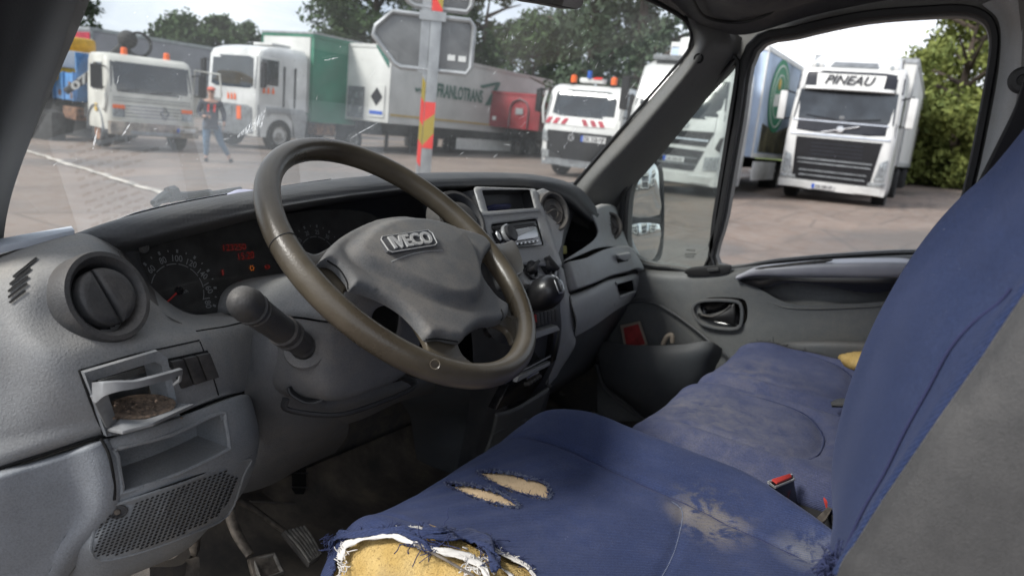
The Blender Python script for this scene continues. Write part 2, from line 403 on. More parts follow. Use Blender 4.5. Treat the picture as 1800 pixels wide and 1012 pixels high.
# glass
def thin_glass(name, tint, dirt, rough=.0, dustcol=(.6, .62, .62), gl=1.0, reflection_patch=None):
    k = NB(name); t = k.t; t.nodes.remove(k.b)
    tr = k.n('ShaderNodeBsdfTransparent'); tr.inputs[0].default_value = tint+(1,)
    gs_ = k.n('ShaderNodeBsdfGlossy'); gs_.inputs['Roughness'].default_value = rough; gs_.inputs[0].default_value = (gl, gl, gl, 1)
    fr = k.n('ShaderNodeFresnel'); gm = k.n('ShaderNodeNewGeometry'); k.l(k.ramp(gm.outputs['Backfacing'], 0, 1, 1.5, 1/1.5), fr.inputs[0])
    m1 = k.n('ShaderNodeMixShader'); k.l(fr.outputs[0], m1.inputs[0]); k.l(tr.outputs[0], m1.inputs[1]); k.l(gs_.outputs[0], m1.inputs[2])
    last = m1
    if dirt:
        df = k.n('ShaderNodeBsdfDiffuse'); df.inputs[0].default_value = dustcol+(1,); tl = k.n('ShaderNodeBsdfTranslucent'); tl.inputs[0].default_value = dustcol+(1,)
        ad = k.n('ShaderNodeMixShader'); ad.inputs[0].default_value = .6; k.l(df.outputs[0], ad.inputs[1]); k.l(tl.outputs[0], ad.inputs[2])
        film = k.ramp(k.noise(3.5, 5, .6), .35, .75, dirt*.25, dirt)
        v = k.n('ShaderNodeTexVoronoi'); v.inputs['Scale'].default_value = 85; k.l(k.tc.outputs['Object'], v.inputs['Vector'])
        spk = k.math('MULTIPLY', k.ramp(v.outputs['Distance'], .10, .05), k.ramp(k.noise(12, 2), .5, .6)); film = k.math('ADD', film, k.math('MULTIPLY', spk, .35))
        sm = k.noise(14, 4, .75, sc=(1, 1, .18), dist=1.2); film = k.math('ADD', film, k.ramp(sm, .70, .78, 0, dirt*1.6))
        sl_ = k.noise(40, 2, .5, sc=(1, 2.5, .10), dist=.3); film = k.math('ADD', film, k.ramp(sl_, .76, .80, 0, .28)); film = k.math('ADD', film, k.math('MULTIPLY', k.spot(reflection_patch[0], reflection_patch[1], .95), k.ramp(k.noise(5, 5, .6), .3, .7, reflection_patch[2]*.5, reflection_patch[2]))) if reflection_patch else film; film = k.math('MINIMUM', film, .8)  # dash papers' reflection painted as a pale spot in the dust colour
        m2 = k.n('ShaderNodeMixShader'); k.l(film, m2.inputs[0]); k.l(m1.outputs[0], m2.inputs[1]); k.l(ad.outputs[0], m2.inputs[2]); last = m2
    k.l(last.outputs[0], k.out.inputs['Surface']); return k.m
thin_glass('windscreen_glass', (.93, .95, .94), .12, reflection_patch=((.62, 1.05, 1.46), .34, .15))  # last argument paints the bright paper reflection into the lower left glass
dusty('stalk_black', (.035, .036, .038), amt=.5, dust=(.17, .155, .135), rough=.42)
thin_glass('quarter_glass', (.80, .84, .82), .16)
thin_glass('clear_plastic', (.75, .77, .78), .25, .1, (.35, .3, .25))
thin_glass('cluster_glass', (.93, .93, .93), .05, .015, (.35, .33, .3), gl=.5)
# pad of fine diamond texture
k = NB('dash_pad'); a_ = k.noise(6, 4); k.col(k.mix(k.ramp(a_, .35, .7), (.055, .058, .063), (.105, .103, .10))); k.set(.62, 0, .4)
v = k.n('ShaderNodeTexVoronoi'); v.inputs['Scale'].default_value = 190; v.inputs['Randomness'].default_value = .15; k.l(k.tc.outputs['Object'], v.inputs['Vector']); k.bump(v.outputs['Distance'], .55, .0012)
# ------------------------------------------------------------------ the van the photograph is taken in
van = thing('van', 'old van with torn blue seats and dusty grey dashboard, seen from its open driver door', 'van', (1.2, .3, .15), world=True)
def line(P, r=.0013, n=6, k=6): m = MB(); m.tube(catmull(P, k), r, n); return m
# dashboard shell pieces -------------------------------------------------------
DASH = [  # driver's end of the dashboard, rows top to bottom, each point px, py, depth y
 [(-60, 455, .98), (0, 447, .95), (60, 428, .95), (150, 408, .93), (200, 402, .91), (240, 430, .92)],
 [(-60, 480, .87), (0, 455, .865), (60, 433, .86), (150, 415, .85), (205, 440, .845), (222, 450, .90)],
 [(-60, 520, .80), (0, 500, .79), (70, 480, .775), (165, 470, .77), (240, 505, .785), (262, 500, .86)],
 [(-60, 560, .785), (0, 548, .765), (70, 560, .745), (180, 560, .745), (300, 562, .77), (330, 550, .82)],
 [(-60, 625, .775), (10, 610, .75), (95, 622, .715), (200, 610, .712), (340, 592, .735), (438, 562, .78)],
 [(-60, 690, .775), (10, 690, .75), (125, 680, .705), (240, 680, .70), (370, 645, .72), (440, 615, .765)],
 [(-60, 760, .775), (5, 765, .75), (158, 735, .705), (260, 738, .70), (380, 690, .715), (432, 678, .76)],
 [(-60, 842, .78), (0, 820, .755), (176, 765, .712), (262, 745, .71), (385, 700, .722), (424, 690, .76)],
 [(-60, 850, .84), (0, 828, .83), (180, 772, .78), (265, 752, .78), (385, 707, .80), (420, 697, .82)]]
m0 = MB(); m0.loft(rows(DASH), 12, 12); dbv2 = BVHTree.FromPolygons([Vector(v) for v in m0.v], m0.f)
m = MB(); m.loft(rows(DASH), 14, 12)
SLOT = []
for (x0, y0), (x1, y1) in (((26, 488), (64, 457)), ((20, 501), (53, 475)), ((17, 513), (49, 489)), ((17, 523), (47, 501)), ((19, 532), (44, 513))):
    d_ = np.array([x1-x0, y1-y0])/math.hypot(x1-x0, y1-y0); n_ = np.array([-d_[1], d_[0]])*2.2; A, B = np.array([x0, y0]), np.array([x1, y1])
    SLOT.append([tuple(q) for q in (A-n_, A-d_*2, A+n_, (A+B)/2+n_, B+n_, B+d_*2, B-n_, (A+B)/2-n_)])
punch(m, [[(152, 658), (282, 622), (313, 738), (183, 758)], [(169+64*math.cos(t), 524+58*math.sin(t)) for t in np.linspace(0, 6.28, 25)[:-1]]])
dash = m.build('dashboard', 'dash_warm', van, ang=60)
def holepx(outer, depth_near, depth_far, n=6, fn=atY):
    """cutter: closed pixel outline swept between two depths"""
    P = catmull([(a, b, 0) for a, b in outer], n, True) if n else [(a, b, 0) for a, b in outer]
    c = MB(); c.grid([[fn(p[0], p[1], depth_near) for p in P], [fn(p[0], p[1], depth_far) for p in P]], closeu=True)
    k = len(P); c.f.append(tuple(range(k))[::-1]); c.f.append(tuple(range(k, 2*k))); return c
def rrect(q, r=.12, n=4):
    """rounded outline inside a pixel quad TL,TR,BR,BL"""
    TL, TR, BR, BL = [np.array(p, float) for p in q]
    uv = [(1-r+r*math.sin(a), r-r*math.cos(a)) for a in np.linspace(0, math.pi/2, n+1)] + [(1-r+r*math.cos(a), 1-r+r*math.sin(a)) for a in np.linspace(0, math.pi/2, n+1)] \
        + [(r-r*math.sin(a), 1-r+r*math.cos(a)) for a in np.linspace(0, math.pi/2, n+1)] + [(r-r*math.cos(a), r-r*math.sin(a)) for a in np.linspace(0, math.pi/2, n+1)]
    return [tuple((TL*(1-u)+TR*u)*(1-v)+(BL*(1-u)+BR*u)*v) for u, v in uv]
# thick shell, then openings for the cup holder, the defroster slots
dbv = tree_of(dash)
for L in SLOT:
    P = []
    for p in catmull([(x, y, 0) for x, y in L], 4, True):
        q, n = hit(dbv, p[0], p[1], .0018); P.append(q)
    c = np.mean(P, axis=0); m = MB(); m.grid([[p-vn0*0 if 0 else p for p in P], [c+(p-c)*.01 for p in P]], closeu=True); m.build('vent_slot', 'void', dash)
# left module colour break: bluish side skin in front of the fold
m = MB(); m.tube(catmull([atY(-60, 845, .778), atY(0, 822, .754), atY(100, 791, .728), atY(176, 768, .709), atY(262, 748, .709), atY(385, 702, .721), atY(424, 691, .76)], 8), .0016, 6)
m.tube(catmull([hit(dbv2, a, b)[0] for a, b in ((140, 650), (190, 636), (240, 622), (300, 609), (350, 598))], 6), .0010, 6)
m.tube(catmull([hit(dbv2, a, b)[0] for a, b in ((351, 600), (359, 620), (366, 640), (376, 668), (384, 694))], 6), .0010, 6)
m.tube(catmull([hit(dbv2, a, b)[0] for a, b in ((345, 582), (370, 578), (395, 574), (420, 568), (434, 564))], 6), .0011, 6)
m.tube(catmull([atY(140, 650, .702), atY(158, 700, .70), atY(181, 760, .705)], 6), .0016, 6)
m.build('panel_gap', 'void', dash)
# round side vent -------------------------------------------------------------
def frame_at(c, nrm):
    n = unit(nrm); a = unit(np.cross(V(0, 0, 1), n)); b = np.cross(n, a); return V(*c), a, b, n      # a: to the right seen from behind n, b: up
def vent(c, nrm, r, name, mat='vent_dark', split=True, tilt=12, parent=None, sy=1.):
    c, a, b, n = frame_at(c, nrm)
    L = lambda u, v, h: c+a*u*r+b*v*r*sy+n*h*r
    ring = [L(math.cos(t), math.sin(t), 0) for t in np.linspace(0, 2*math.pi, 49)[:-1]]
    m = MB(); m.dome(ring, c, n, [(1.0, -.35*r), (1.0, .06*r), (.96, .19*r), (.86, .20*r), (.76, .10*r), (.72, -.02*r), (.70, -.5*r)])
    o = m.build(name, mat, parent or van, ang=50)
    m = MB(); m.dome(ring, c, n, [(.71, -.28*r), (.001, -.28*r)]); m.build('vent_opening', 'void', o)
    ct, st_ = math.cos(R_(tilt)), math.sin(R_(tilt))
    def flap(sgn):
        out = []
        for i in range(25):
            t = math.pi*(i/24)-math.pi/2
            u = sgn*(.04+.60*math.cos(t)); v = .62*math.sin(t)*(.995)
            u, v = u*ct-v*st_, u*st_+v*ct; out.append((u, v))
        P = [L(u, v, .05+.10*abs(u)) for u, v in out]; mm = MB(); cc = L(sgn*.28*ct, sgn*.28*st_, .02)
        mm.dome(P, cc, n, [(1, -.20*r), (1, .02*r), (.93, .09*r), (.6, .14*r), (.001, .15*r)]); return mm
    if split:
        for sg in (-1, 1):
            q = flap(sg); q.build('vent_flap', mat, o, ang=60)
    else:
        mm = MB(); mm.dome([c+(p-c)*.66 for p in ring], c, n, [(1, -.1*r), (1, .06*r), (.9, .12*r), (.8, .07*r), (.5, .10*r), (.45, .05*r), (.001, .06*r)]); mm.build('vent_flap', mat, o, ang=50)
        mm = MB(); mm.tube(catmull([L(-.55, -.1, .14), L(0, .1, .17), L(.55, -.1, .14)], 5), .03*r, 6); mm.build('vent_tab', mat, o)
    return o
vc, vn = hit(BVHTree.FromPolygons([Vector(v) for v in (lambda q: (q.loft(rows(DASH), 8, 8), q)[1])(MB()).v], MB().loft(rows(DASH), 8, 8).f), 169, 525)
vent(vc+vn*.011, unit(vn*.8+V(0, -.15, .22)), .0500, 'air_vent', parent=dash, tilt=14)
# cup holder hanging open, ash and dirt in it ------------------------------------
m = MB(); m.grid([pts([(150, 655), (282, 620)], atY, .80), pts([(180, 765), (320, 740)], atY, .80)]); m.grid([pts([(150, 655), (182, 768)], atY, .70), pts([(150, 655), (182, 768)], atY, .80)])
m.build('cup_recess', 'void', dash)
fr = [catmull([atY(a, b, y) for a, b in L], 1, True) for L, y in (([(142, 652), (272, 614), (288, 626), (312, 735), (308, 742), (182, 764)], .700), ([(158, 668), (268, 634), (280, 640), (300, 728), (298, 733), (192, 750)], .703))]
m = MB(); m.grid([fr[0], [p-V(0, .006, 0) for p in fr[0]], [p-V(0, .004, 0) for p in fr[1]], [p+V(0, .03, 0) for p in fr[1]]], closeu=True); m.build('cup_frame', 'dash_grey', dash, ang=30, weld=False)
cupr = MB()
tray = [atY(a, b, y) for a, b, y in ((188, 752, .695), (200, 700, .76), (296, 690, .77), (312, 708, .70), (341, 709, .662), (270, 742, .640), (215, 757, .650))]
cupr.prism(tray, (0, 0, -.004), .0012)
cup = cupr.build('cup_holder', 'cup_grey', dash)
m = MB(); tc_ = (atY(248, 716, .70)); m.lathe(tc_+V(0, 0, .001), (0, 0, 1), [(.033, -.003), (.034, .0012), (.031, .0022), (.029, .0003), (.026, .0018), (.0235, .0003), (.019, .0016), (.0155, .0003), (.010, .001), (.0001, .001)], 40); m.build('ash_bed', 'ash_brown', cup, ang=60)
m = MB(); m.grid([pts([(172, 668), (262, 642), (300, 650)], atY, .765), pts([(192, 740), (255, 700), (300, 705)], atY, .775)]); m.build('cup_back', 'cup_grey', cup, solid=.0015)
m = MB(); a_ = [atY(174, 668, .69), atY(264, 640, .745), atY(262, 652, .745), atY(178, 684, .685)]; m.prism(a_, (0, .002, 0), .0006); m.prism([atY(262, 642, .745), atY(302, 655, .70), atY(300, 706, .70), atY(262, 690, .745)], (.0, .002, 0), .0006); m.build('cup_wall', 'clear_plastic', cup)
m = MB(); rr_ = random.Random(3)
for _ in range(70): p = atY(rr_.uniform(196, 322), rr_.uniform(706, 742), .67+rr_.random()*.05); m.sphere(V(p[0], p[1], tc0[2]+.0035 if 0 else p[2]+.002), rr_.uniform(.0008, .0022), 3)
m.build('cigarette_ash', 'ash_brown', cup)
m = MB(); arm = [(165, 690, .672), (180, 683, .66), (205, 678, .65), (235, 675, .645), (265, 668, .645), (295, 660, .65), (318, 652, .66)]
G = []
for i, (a, b, y) in enumerate(arm):
    p = atY(a, b, y); w = [.016, .011, .008, .006, .006, .006, .005][i]; G.append([p+V(0, -.003, w*.6), p+V(0, .003, w*.6), p+V(0, .003, -w*.6), p+V(0, -.003, -w*.6)])
m.loft([catmull(g, 1, True) for g in G], 1, 5, closeu=True); 
a0, a1 = atY(172, 694, .675), atY(188, 752, .69); m.prism([a0+V(-.006, 0, 0), a0+V(.010, 0, 0), a1+V(.012, 0, 0), a1+V(.0, 0, 0)], (0, .004, 0), .001)
a0, a1 = atY(166, 690, .675), atY(160, 664, .70); 
m.tube([atY(318, 652, .66), atY(316, 668, .668), atY(306, 676, .675)], .002, 6); m.build('cup_arm', 'cup_grey', cup)
# blank switch trio -----------------------------------------------------------
q = [(292, 634), (362, 618), (379, 661), (310, 682)]
for i in range(3):
    f0, f1 = i/3+.012, (i+1)/3-.012; TL, TR, BR, BL = [np.array(p, float) for p in q]
    c4 = [TL+(TR-TL)*f0, TL+(TR-TL)*f1, BL+(BR-BL)*f1, BL+(BR-BL)*f0]
    m = MB(); m.prism([atY(*p, .7125) for p in c4], (0, -.009, .001), .002, 2); m.build('switch', 'switch_dark', dash)
m = MB(); m.prism([atY(a, b, .711) for a, b in ((289, 631), (364, 615), (382, 663), (308, 685))], (0, -.0015, 0), .0006); m.build('switch_bezel', 'void', dash)
# lower side skin and knee bolster with open pocket ------------------------------------
LOW = [
 [(-60, 850, .80), (0, 828, .78), (90, 806, .76), (176, 774, .722), (300, 738, .70), (420, 694, .735), (440, 700, .80)],
 [(-60, 850, .79), (0, 832, .768), (100, 806, .74), (186, 778, .703), (305, 742, .686), (426, 700, .715), (447, 712, .80)],
 [(-60, 900, .79), (0, 890, .77), (110, 860, .745), (200, 838, .695), (315, 805, .676), (441, 750, .700), (456, 765, .80)],
 [(-60, 960, .80), (0, 950, .78), (110, 920, .75), (206, 895, .695), (325, 862, .676), (442, 800, .708), (450, 806, .80)],
 [(-60, 1030, .82), (0, 1010, .80), (100, 985, .76), (180, 960, .705), (330, 915, .690), (427, 850, .725), (432, 856, .80)],
 [(-60, 1120, .84), (0, 1100, .82), (110, 1070, .79), (210, 1016, .735), (330, 962, .725), (400, 888, .750), (404, 894, .82)],
 [(-60, 1130, .90), (0, 1110, .90), (110, 1080, .88), (212, 1012, .82), (330, 955, .82), (396, 880, .84), (400, 884, .86)]]
pk = [(208, 788), (300, 764), (386, 726), (396, 742), (402, 782), (396, 792), (318, 830), (222, 864), (216, 855), (207, 800)]
m = MB(); m.loft(rows(LOW), 16, 16); punch(m, [pk]); low = m.build('knee_bolster', 'dash_grey', van, ang=60)
m0 = MB(); m0.loft(rows(LOW), 12, 12); lbv = BVHTree.FromPolygons([Vector(v) for v in m0.v], m0.f)
pk = [(208, 788), (300, 764), (386, 726), (396, 742), (402, 782), (396, 792), (318, 830), (222, 864), (216, 855), (207, 800)]
m = MB()   # pocket liner
P0 = [atY(a, b, .672+.0) for a, b in pk]; surf_y = []
def low_y(px, py):
    best = None
    for y in np.linspace(.66, .80, 71):
        pass
    return y
rim = [(208, 788, .697), (300, 764, .687), (386, 726, .703), (396, 742, .703), (402, 782, .700), (396, 792, .700), (318, 830, .678), (222, 864, .692), (216, 855, .692), (207, 800, .697)]
r0 = catmull([hit(lbv, a, b, .001)[0] for a, b, _ in rim], 3, True); r1 = [p+V(0, .006, 0) for p in r0]
back = [(236, 792, .75), (305, 772, .75), (372, 744, .75), (379, 756, .75), (382, 776, .75), (377, 784, .75), (318, 810, .75), (242, 836, .75), (238, 828, .75), (235, 800, .75)]
r2 = [p+V(0, .055, .0) for p in r0]; r2 = [p+(np.mean(r2, axis=0)-p)*.06 for p in r2]
m.grid([r0, r1, r2, [np.mean(r2, axis=0)+(p-np.mean(r2, axis=0))*.01 for p in r2]], closeu=True)
for i in range(len(m.f)): m.f[i] = m.f[i][::-1]
m.build('storage_pocket', 'dash_grey', low, ang=30, weld=False)
# rounded bead round the pocket mouth
m = MB(); m.tube([p+V(0, .001, 0) for p in r0], .0026, 8, closed=True); m.build('pocket_lip', 'dash_grey', low)
# side skin that overlaps the bolster
SK = [
 [(-60, 848, .775), (0, 826, .752), (60, 809, .742), (120, 790, .728), (160, 777, .71), (174, 776, .712)],
 [(-60, 880, .776), (0, 865, .755), (60, 850, .743), (130, 828, .727), (178, 815, .703), (192, 818, .706)],
 [(-60, 930, .785), (0, 915, .763), (60, 900, .748), (135, 880, .73), (184, 862, .703), (198, 868, .706)],
 [(-60, 980, .79), (0, 965, .77), (60, 950, .755), (125, 925, .737), (172, 902, .712), (188, 906, .716)],
 [(-60, 1030, .80), (0, 1015, .78), (50, 1000, .765), (95, 975, .75), (125, 955, .737), (140, 958, .742)],
 [(-60, 1100, .81), (0, 1085, .79), (40, 1060, .775), (75, 1030, .765), (88, 1010, .757), (98, 1016, .762)]]
m = MB(); m.loft(rows(SK), 6, 6); m.build('side_trim', 'dash_side', van, ang=60, solid=.012, off=-1)
# speaker grille -----------------------------------------------------------
sq = [(195, 892), (436, 806), (396, 915), (150, 985)]
OUT = [(160, 965), (168, 925), (190, 893), (260, 868), (340, 841), (437, 806), (428, 835), (400, 905), (330, 940), (260, 966), (200, 982), (172, 982)]
def low_pt(a, b, off=0):
    q, n = hit(lbv, a, b); q = q if q is not None else atY(a, b, .73); return q+unit(C0-q)*(off-.007)
m = MB(); ring = catmull([low_pt(a, b, .010) for a, b in OUT], 4, True); m.tube(ring, .0018, 6, closed=True)
ctr = low_pt(290, 895, .010)
m.dome(ring, ctr, unit(C0-ctr), [(1, -.002), (.985, .0008), (.6, .0008), (.001, .0008)]); sp = m.build('speaker_grille', 'dash_grey', low, ang=30)
m = MB(); inside = []
from_poly = [(a, b) for a, b in OUT]
ux, uy = np.array([9.2, -3.3]), np.array([-2.2, 5.6])
for i in range(-25, 40):
    for j in range(-22, 26):
        p = np.array([250., 900.])+ux*i+uy*j
        if inpoly(p[0]-5, p[1], OUT) and inpoly(p[0]+5, p[1]+2, OUT) and inpoly(p[0], p[1]-5, OUT) and inpoly(p[0], p[1]+6, OUT) and not (p[0] < 232 and p[1] < 905) and not (p[0] > 402 and p[1] < 838):
            c = low_pt(p[0], p[1], .0115); a = low_pt(p[0]+2.6, p[1]-.9, .0115)-c; b = low_pt(p[0]-.6, p[1]+1.6, .0115)-c
            n = unit(C0-c)*.0007; m.add([c-a-b, c+a-b, c+a+b, c-a+b], [(0, 1, 2, 3)])
m.build('grille_holes', 'void', sp)
m = MB(); q_ = low_pt(206, 899, .0095); nq_ = hit(lbv, 206, 899)[1]; m.lathe(q_, nq_, [(.0105, -.001), (.0100, .0008), (.0088, .0010), (.0080, -.0004), (.0001, -.0002)], 22, sy=.75); sc_ = m.build('screw_recess', 'vent_dark', low)
m = MB(); m.lathe(q_+nq_*.0002, nq_, [(.0036, 0), (.0030, .0012), (.0001, .0013)], 10); m.build('screw_head', 'steel_worn', sc_)
m = MB(); m.tube(catmull([low_pt(190, 893, .009), low_pt(260, 866, .009), low_pt(340, 838, .009), low_pt(441, 799, .004)], 6), .0012, 6)
m.tube(catmull([atY(177, 770, .700), atY(192, 800, .690), atY(201, 850, .690), atY(201, 878, .690)], 6), .0016, 6); m.build('panel_gap', 'void', low)
# dash pad: long hood over cluster and centre ---------------------------------------
PAD = [
 [(90, 440, 1.18), (200, 420, 1.2), (330, 390, 1.2), (480, 370, 1.2), (640, 355, 1.2), (800, 345, 1.2), (940, 350, 1.15), (1010, 365, 1.10), (1050, 395, 1.02)],
 [(120, 416, .97), (200, 394, .96), (330, 362, .955), (480, 337, .95), (640, 318, .95), (800, 310, .94), (940, 314, .93), (1010, 332, .90), (1050, 370, .86)],
 [(132, 412, .885), (205, 386, .875), (330, 355, .87), (480, 330, .865), (640, 310, .865), (800, 303, .86), (935, 307, .855), (1015, 328, .85), (1054, 372, .83)],
 [(150, 418, .862), (215, 396, .845), (335, 366, .835), (485, 341, .825), (640, 321, .825), (800, 311, .82), (933, 314, .815), (1008, 333, .82), (1052, 380, .82)],
 [(175, 428, .856), (235, 415, .835), (345, 386, .825), (490, 358, .812), (640, 336, .812), (800, 322, .808), (930, 324, .81), (1000, 341, .815), (1046, 386, .82)],
 [(205, 441, .86), (262, 424, .845), (360, 398, .835), (490, 368, .82), (640, 345, .82), (800, 330, .815), (925, 332, .82), (990, 350, .82), (1040, 390, .825)],
 [(225, 452, .92), (275, 436, .93), (370, 410, .93), (490, 378, .93), (640, 352, .93), (800, 336, .90), (920, 340, .88), (985, 360, .87), (1036, 396, .86)]]
m = MB(); m.loft(rows(PAD), 8, 6); pad = m.build('dash_pad', 'dash_pad', dash, ang=70)
# cluster bay: side cheek, bottom sill, back wall
BAY = [
 [(205, 440, .865), (270, 425, .90), (370, 398, .93), (500, 366, .95), (640, 345, .955), (770, 334, .93), (830, 332, .90)],
 [(212, 452, .868), (285, 448, .92), (380, 430, .95), (500, 410, .96), (640, 390, .96), (770, 380, .93), (840, 370, .86)],
 [(240, 500, .83), (290, 500, .90), (400, 490, .93), (520, 480, .94), (650, 470, .94), (780, 450, .91), (860, 430, .82)],
 [(285, 548, .79), (320, 555, .84), (420, 545, .87), (530, 530, .88), (660, 520, .88), (790, 510, .86), (880, 500, .78)],
 [(345, 580, .765), (370, 579, .77), (440, 562, .78), (540, 545, .80), (670, 560, .80), (800, 560, .80), (900, 560, .76)]]
m = MB(); m.loft(rows(BAY), 7, 7); m.build('cluster_bay', 'dash_dark', dash, ang=70)
# dusty sill under the lens
SILL = [
 [(262, 530, .835), (300, 553, .835), (350, 553, .84), (420, 543, .845), (500, 520, .85), (560, 500, .86)],
 [(266, 540, .815), (306, 562, .81), (356, 564, .81), (430, 553, .815), (510, 528, .82), (565, 505, .84)],
 [(275, 552, .785), (312, 570, .78), (350, 578, .765), (436, 562, .778), (520, 540, .79), (570, 515, .82)]]
m = MB(); m.loft(rows(SILL), 6, 5); m.build('cluster_sill', 'dash_warm', dash, ang=70)
m = MB(); m.loft(rows([[(206, 441, .846), (240, 500, .792), (285, 549, .775), (318, 570, .766), (346, 581, .758)], [(214, 442, .846), (250, 500, .80), (295, 551, .785), (325, 569, .772), (348, 578, .764)], [(224, 450, .88), (262, 500, .85), (304, 548, .83), (330, 562, .82), (352, 570, .80)]]), 6, 4); m.build('cluster_cheek', 'vent_dark', dash)
q_ = atY(253, 436, .872); m = MB(); m.lathe(q_, unit(C0-q_), [(.0065, 0), (.006, .001), (.0045, .001), (.004, -.001), (.0001, -.001)], 14); m.build('screw_hole', 'vent_dark', dash)
# instrument cluster face: a real tilted plate
cn = unit(V(-.06, -1, .42)); cO = atY(318, 508, .872)
def atP(px, py, P, n): d = ray(px, py); t = ((P-C0)@n)/(d@n); return C0+d*t
def CL(px, py, off=0): return atP(px, py, cO+cn*off, cn)
face = [(213, 452), (262, 425), (370, 396), (500, 368), (640, 350), (700, 372), (660, 480), (560, 502), (500, 523), (420, 545), (350, 556), (300, 552), (262, 520)]
face = [(222, 462), (255, 440), (330, 412), (440, 385), (560, 370), (650, 375), (690, 420), (640, 490), (560, 505), (500, 524), (420, 545), (350, 555), (305, 552), (262, 520)]
m = MB(); m.prism(catmull([CL(a, b) for a, b in face], 4, True), -cn*.004); clu = m.build('instrument_cluster', 'dial_face', van, ang=30)
# lens
m = MB(); rg = catmull([CL(a, b, .006) for a, b in face], 4, True); cc = np.mean(rg, axis=0); m.dome(rg, cc, cn, [(1, 0), (.8, .003), (.001, .004)]); m.build('cluster_lens', 'cluster_glass', clu)
au = unit(np.cross(V(0, 0, 1), cn)); au = -au if au[0] < 0 else au; bv = unit(np.cross(cn, au)); bv = -bv if bv[2] < 0 else bv
def dial(c, r, vals, a0, a1, name, need=None, tsc=.16, nt_=36, blocks=True):
    P = lambda rr, a, h=.0006: c+au*rr*r*math.cos(R_(a))+bv*rr*r*math.sin(R_(a))+cn*h
    m = MB(); N = 72
    g = [P(1.28, 0)]  # faint dial disc
    m.lathe(c+cn*.0003, cn, [(r*1.32, 0), (r*.001, 0)], 60); d = m.build(name, 'dial_face', clu)
    m = MB()
    for i in range(nt_+1):
        a = a0+(a1-a0)*i/nt_
        big = i % 4 == 0; mid = i % 4 == 2
        if not (big or mid): continue
        w = 1.6 if big else .8; l0, l1 = (1.12, 1.22) if big else (1.14, 1.2)
        m.add([P(l0, a-w), P(l1, a-w), P(l1, a+w), P(l0, a+w)], [(0, 1, 2, 3)])
    for i in range(9):   # broken inner ring
        b0 = a0+(a1-a0)*(i+.08)/9; b1 = a0+(a1-a0)*(i+.9)/9; A = [P(.80, b0+(b1-b0)*t/5) for t in range(6)]; B = [P(.775, b0+(b1-b0)*t/5) for t in range(6)]; m.grid([A, B])
    m.build('dial_ticks', 'print_white', d, smooth=False)
    for i, v_ in enumerate(vals):
        if v_ == '': continue
        a = a0+(a1-a0)*i/(len(vals)-1); ct = P(.955, a); h = r*tsc*.6; w = h*.62*len(v_)
        # digits follow the arc on the sides
        rot = R_(a-90)*.75; tu = au*math.cos(rot)+bv*math.sin(rot); tv = -au*math.sin(rot)+bv*math.cos(rot)
        textquad(v_, [ct-tu*w/1.15+tv*h, ct+tu*w/1.15+tv*h, ct+tu*w/1.15-tv*h, ct-tu*w/1.15-tv*h], .0001, 'dial_number', 'print_white', d, bold=.01)
    if need is not None:
        m = MB(); e = P(1.0, need, .003); f_ = P(-.0, need, .003); s_ = unit(np.cross(e-f_, cn))*r*.018; m.prism([f_+s_*1.5, e+s_*.6, e-s_*.6, f_-s_*1.5], cn*.0006); m.build('needle', 'needle_red', d)
        m = MB(); m.lathe(c+cn*.002, cn, [(r*.13, 0), (r*.12, .0025), (.0001, .003)], 20); m.build('needle_hub', 'gloss_black', d)
    return d
sc = CL(313, 511, .0008)
dial(sc, .047, ['0', '20', '40', '60', '80', '100', '120', '140', '160', '180'], 214, -30, 'speedometer', need=213)
textquad('km/h', [CL(316, 510, .002)+V(0, 0, 0) if 0 else CL(314, 511, .002), CL(330, 508, .002), CL(331, 514, .002), CL(315, 517, .002)], .0001, 'dial_unit', 'print_white', clu)
tcn = CL(560, 455, .0008)
dial(tcn, .047, ['0', '5', '10', '15', '20', '25', '30', '35', '40', '45'], 214, -30, 'rev_counter', need=None, tsc=.13)
fu = CL(465, 515, .0008); dial(fu, .019, ['', 'C', '', 'H', ''], 160, 10, 'temperature_gauge', need=None, tsc=.3, nt_=16)
def glow(body, q, mat, nm): textquad(body, [CL(a, b, .0015) for a, b in q], .0001, nm, mat, clu)
glow('123250', [(392, 430), (432, 428), (433, 439), (393, 441)], 'led_red', 'odometer_digits')
glow('15:20', [(418, 445), (446, 441), (447, 454), (420, 457)], 'led_red', 'clock_digits')
def icon(px, py, s, mat, kind):
    m = MB(); L = lambda u, v: CL(px, py, .0015)+au*u*s+bv*v*s
    if kind == 'belt': m.tube([L(-.3, -1), L(.6, .9)], s*.12, 5); m.lathe(L(.1, .8), cn, [(s*.3, 0), (.0001, .0003)], 10); m.tube([L(-.6, .2), L(.7, -.1)], s*.1, 5); m.tube([L(.2, .4), L(.3, -1)], s*.12, 5)
    elif kind == 'lamp':
        m.tube(catmull([L(-.5, -.5), L(.3, -.6), L(.6, 0), L(.3, .6), L(-.5, .5)], 3, True), s*.09, 5, closed=True)
        for a in (0, 60, 120, 180, 240, 300): m.tube([L(.8*math.cos(R_(a)), .8*math.sin(R_(a))), L(1.1*math.cos(R_(a)), 1.1*math.sin(R_(a)))], s*.07, 4)
    else:
        m.tube([L(.7*math.cos(t), .7*math.sin(t)) for t in np.linspace(0, 6.28, 16)[:-1]], s*.09, 5, closed=True); m.tube([L(-.4, 0), L(.4, 0)], s*.14, 5); 
        for a in (-1, 1): m.tube([L(a*.95*math.cos(t), .95*math.sin(t)) for t in np.linspace(-.6, .6, 7)], s*.07, 4)
    m.build('warning_light', mat, clu)
icon(391, 479, .004, 'led_red', 'belt'); icon(443, 471, .0045, 'led_amber', 'lamp'); icon(470, 469, .0045, 'led_red', 'brake')
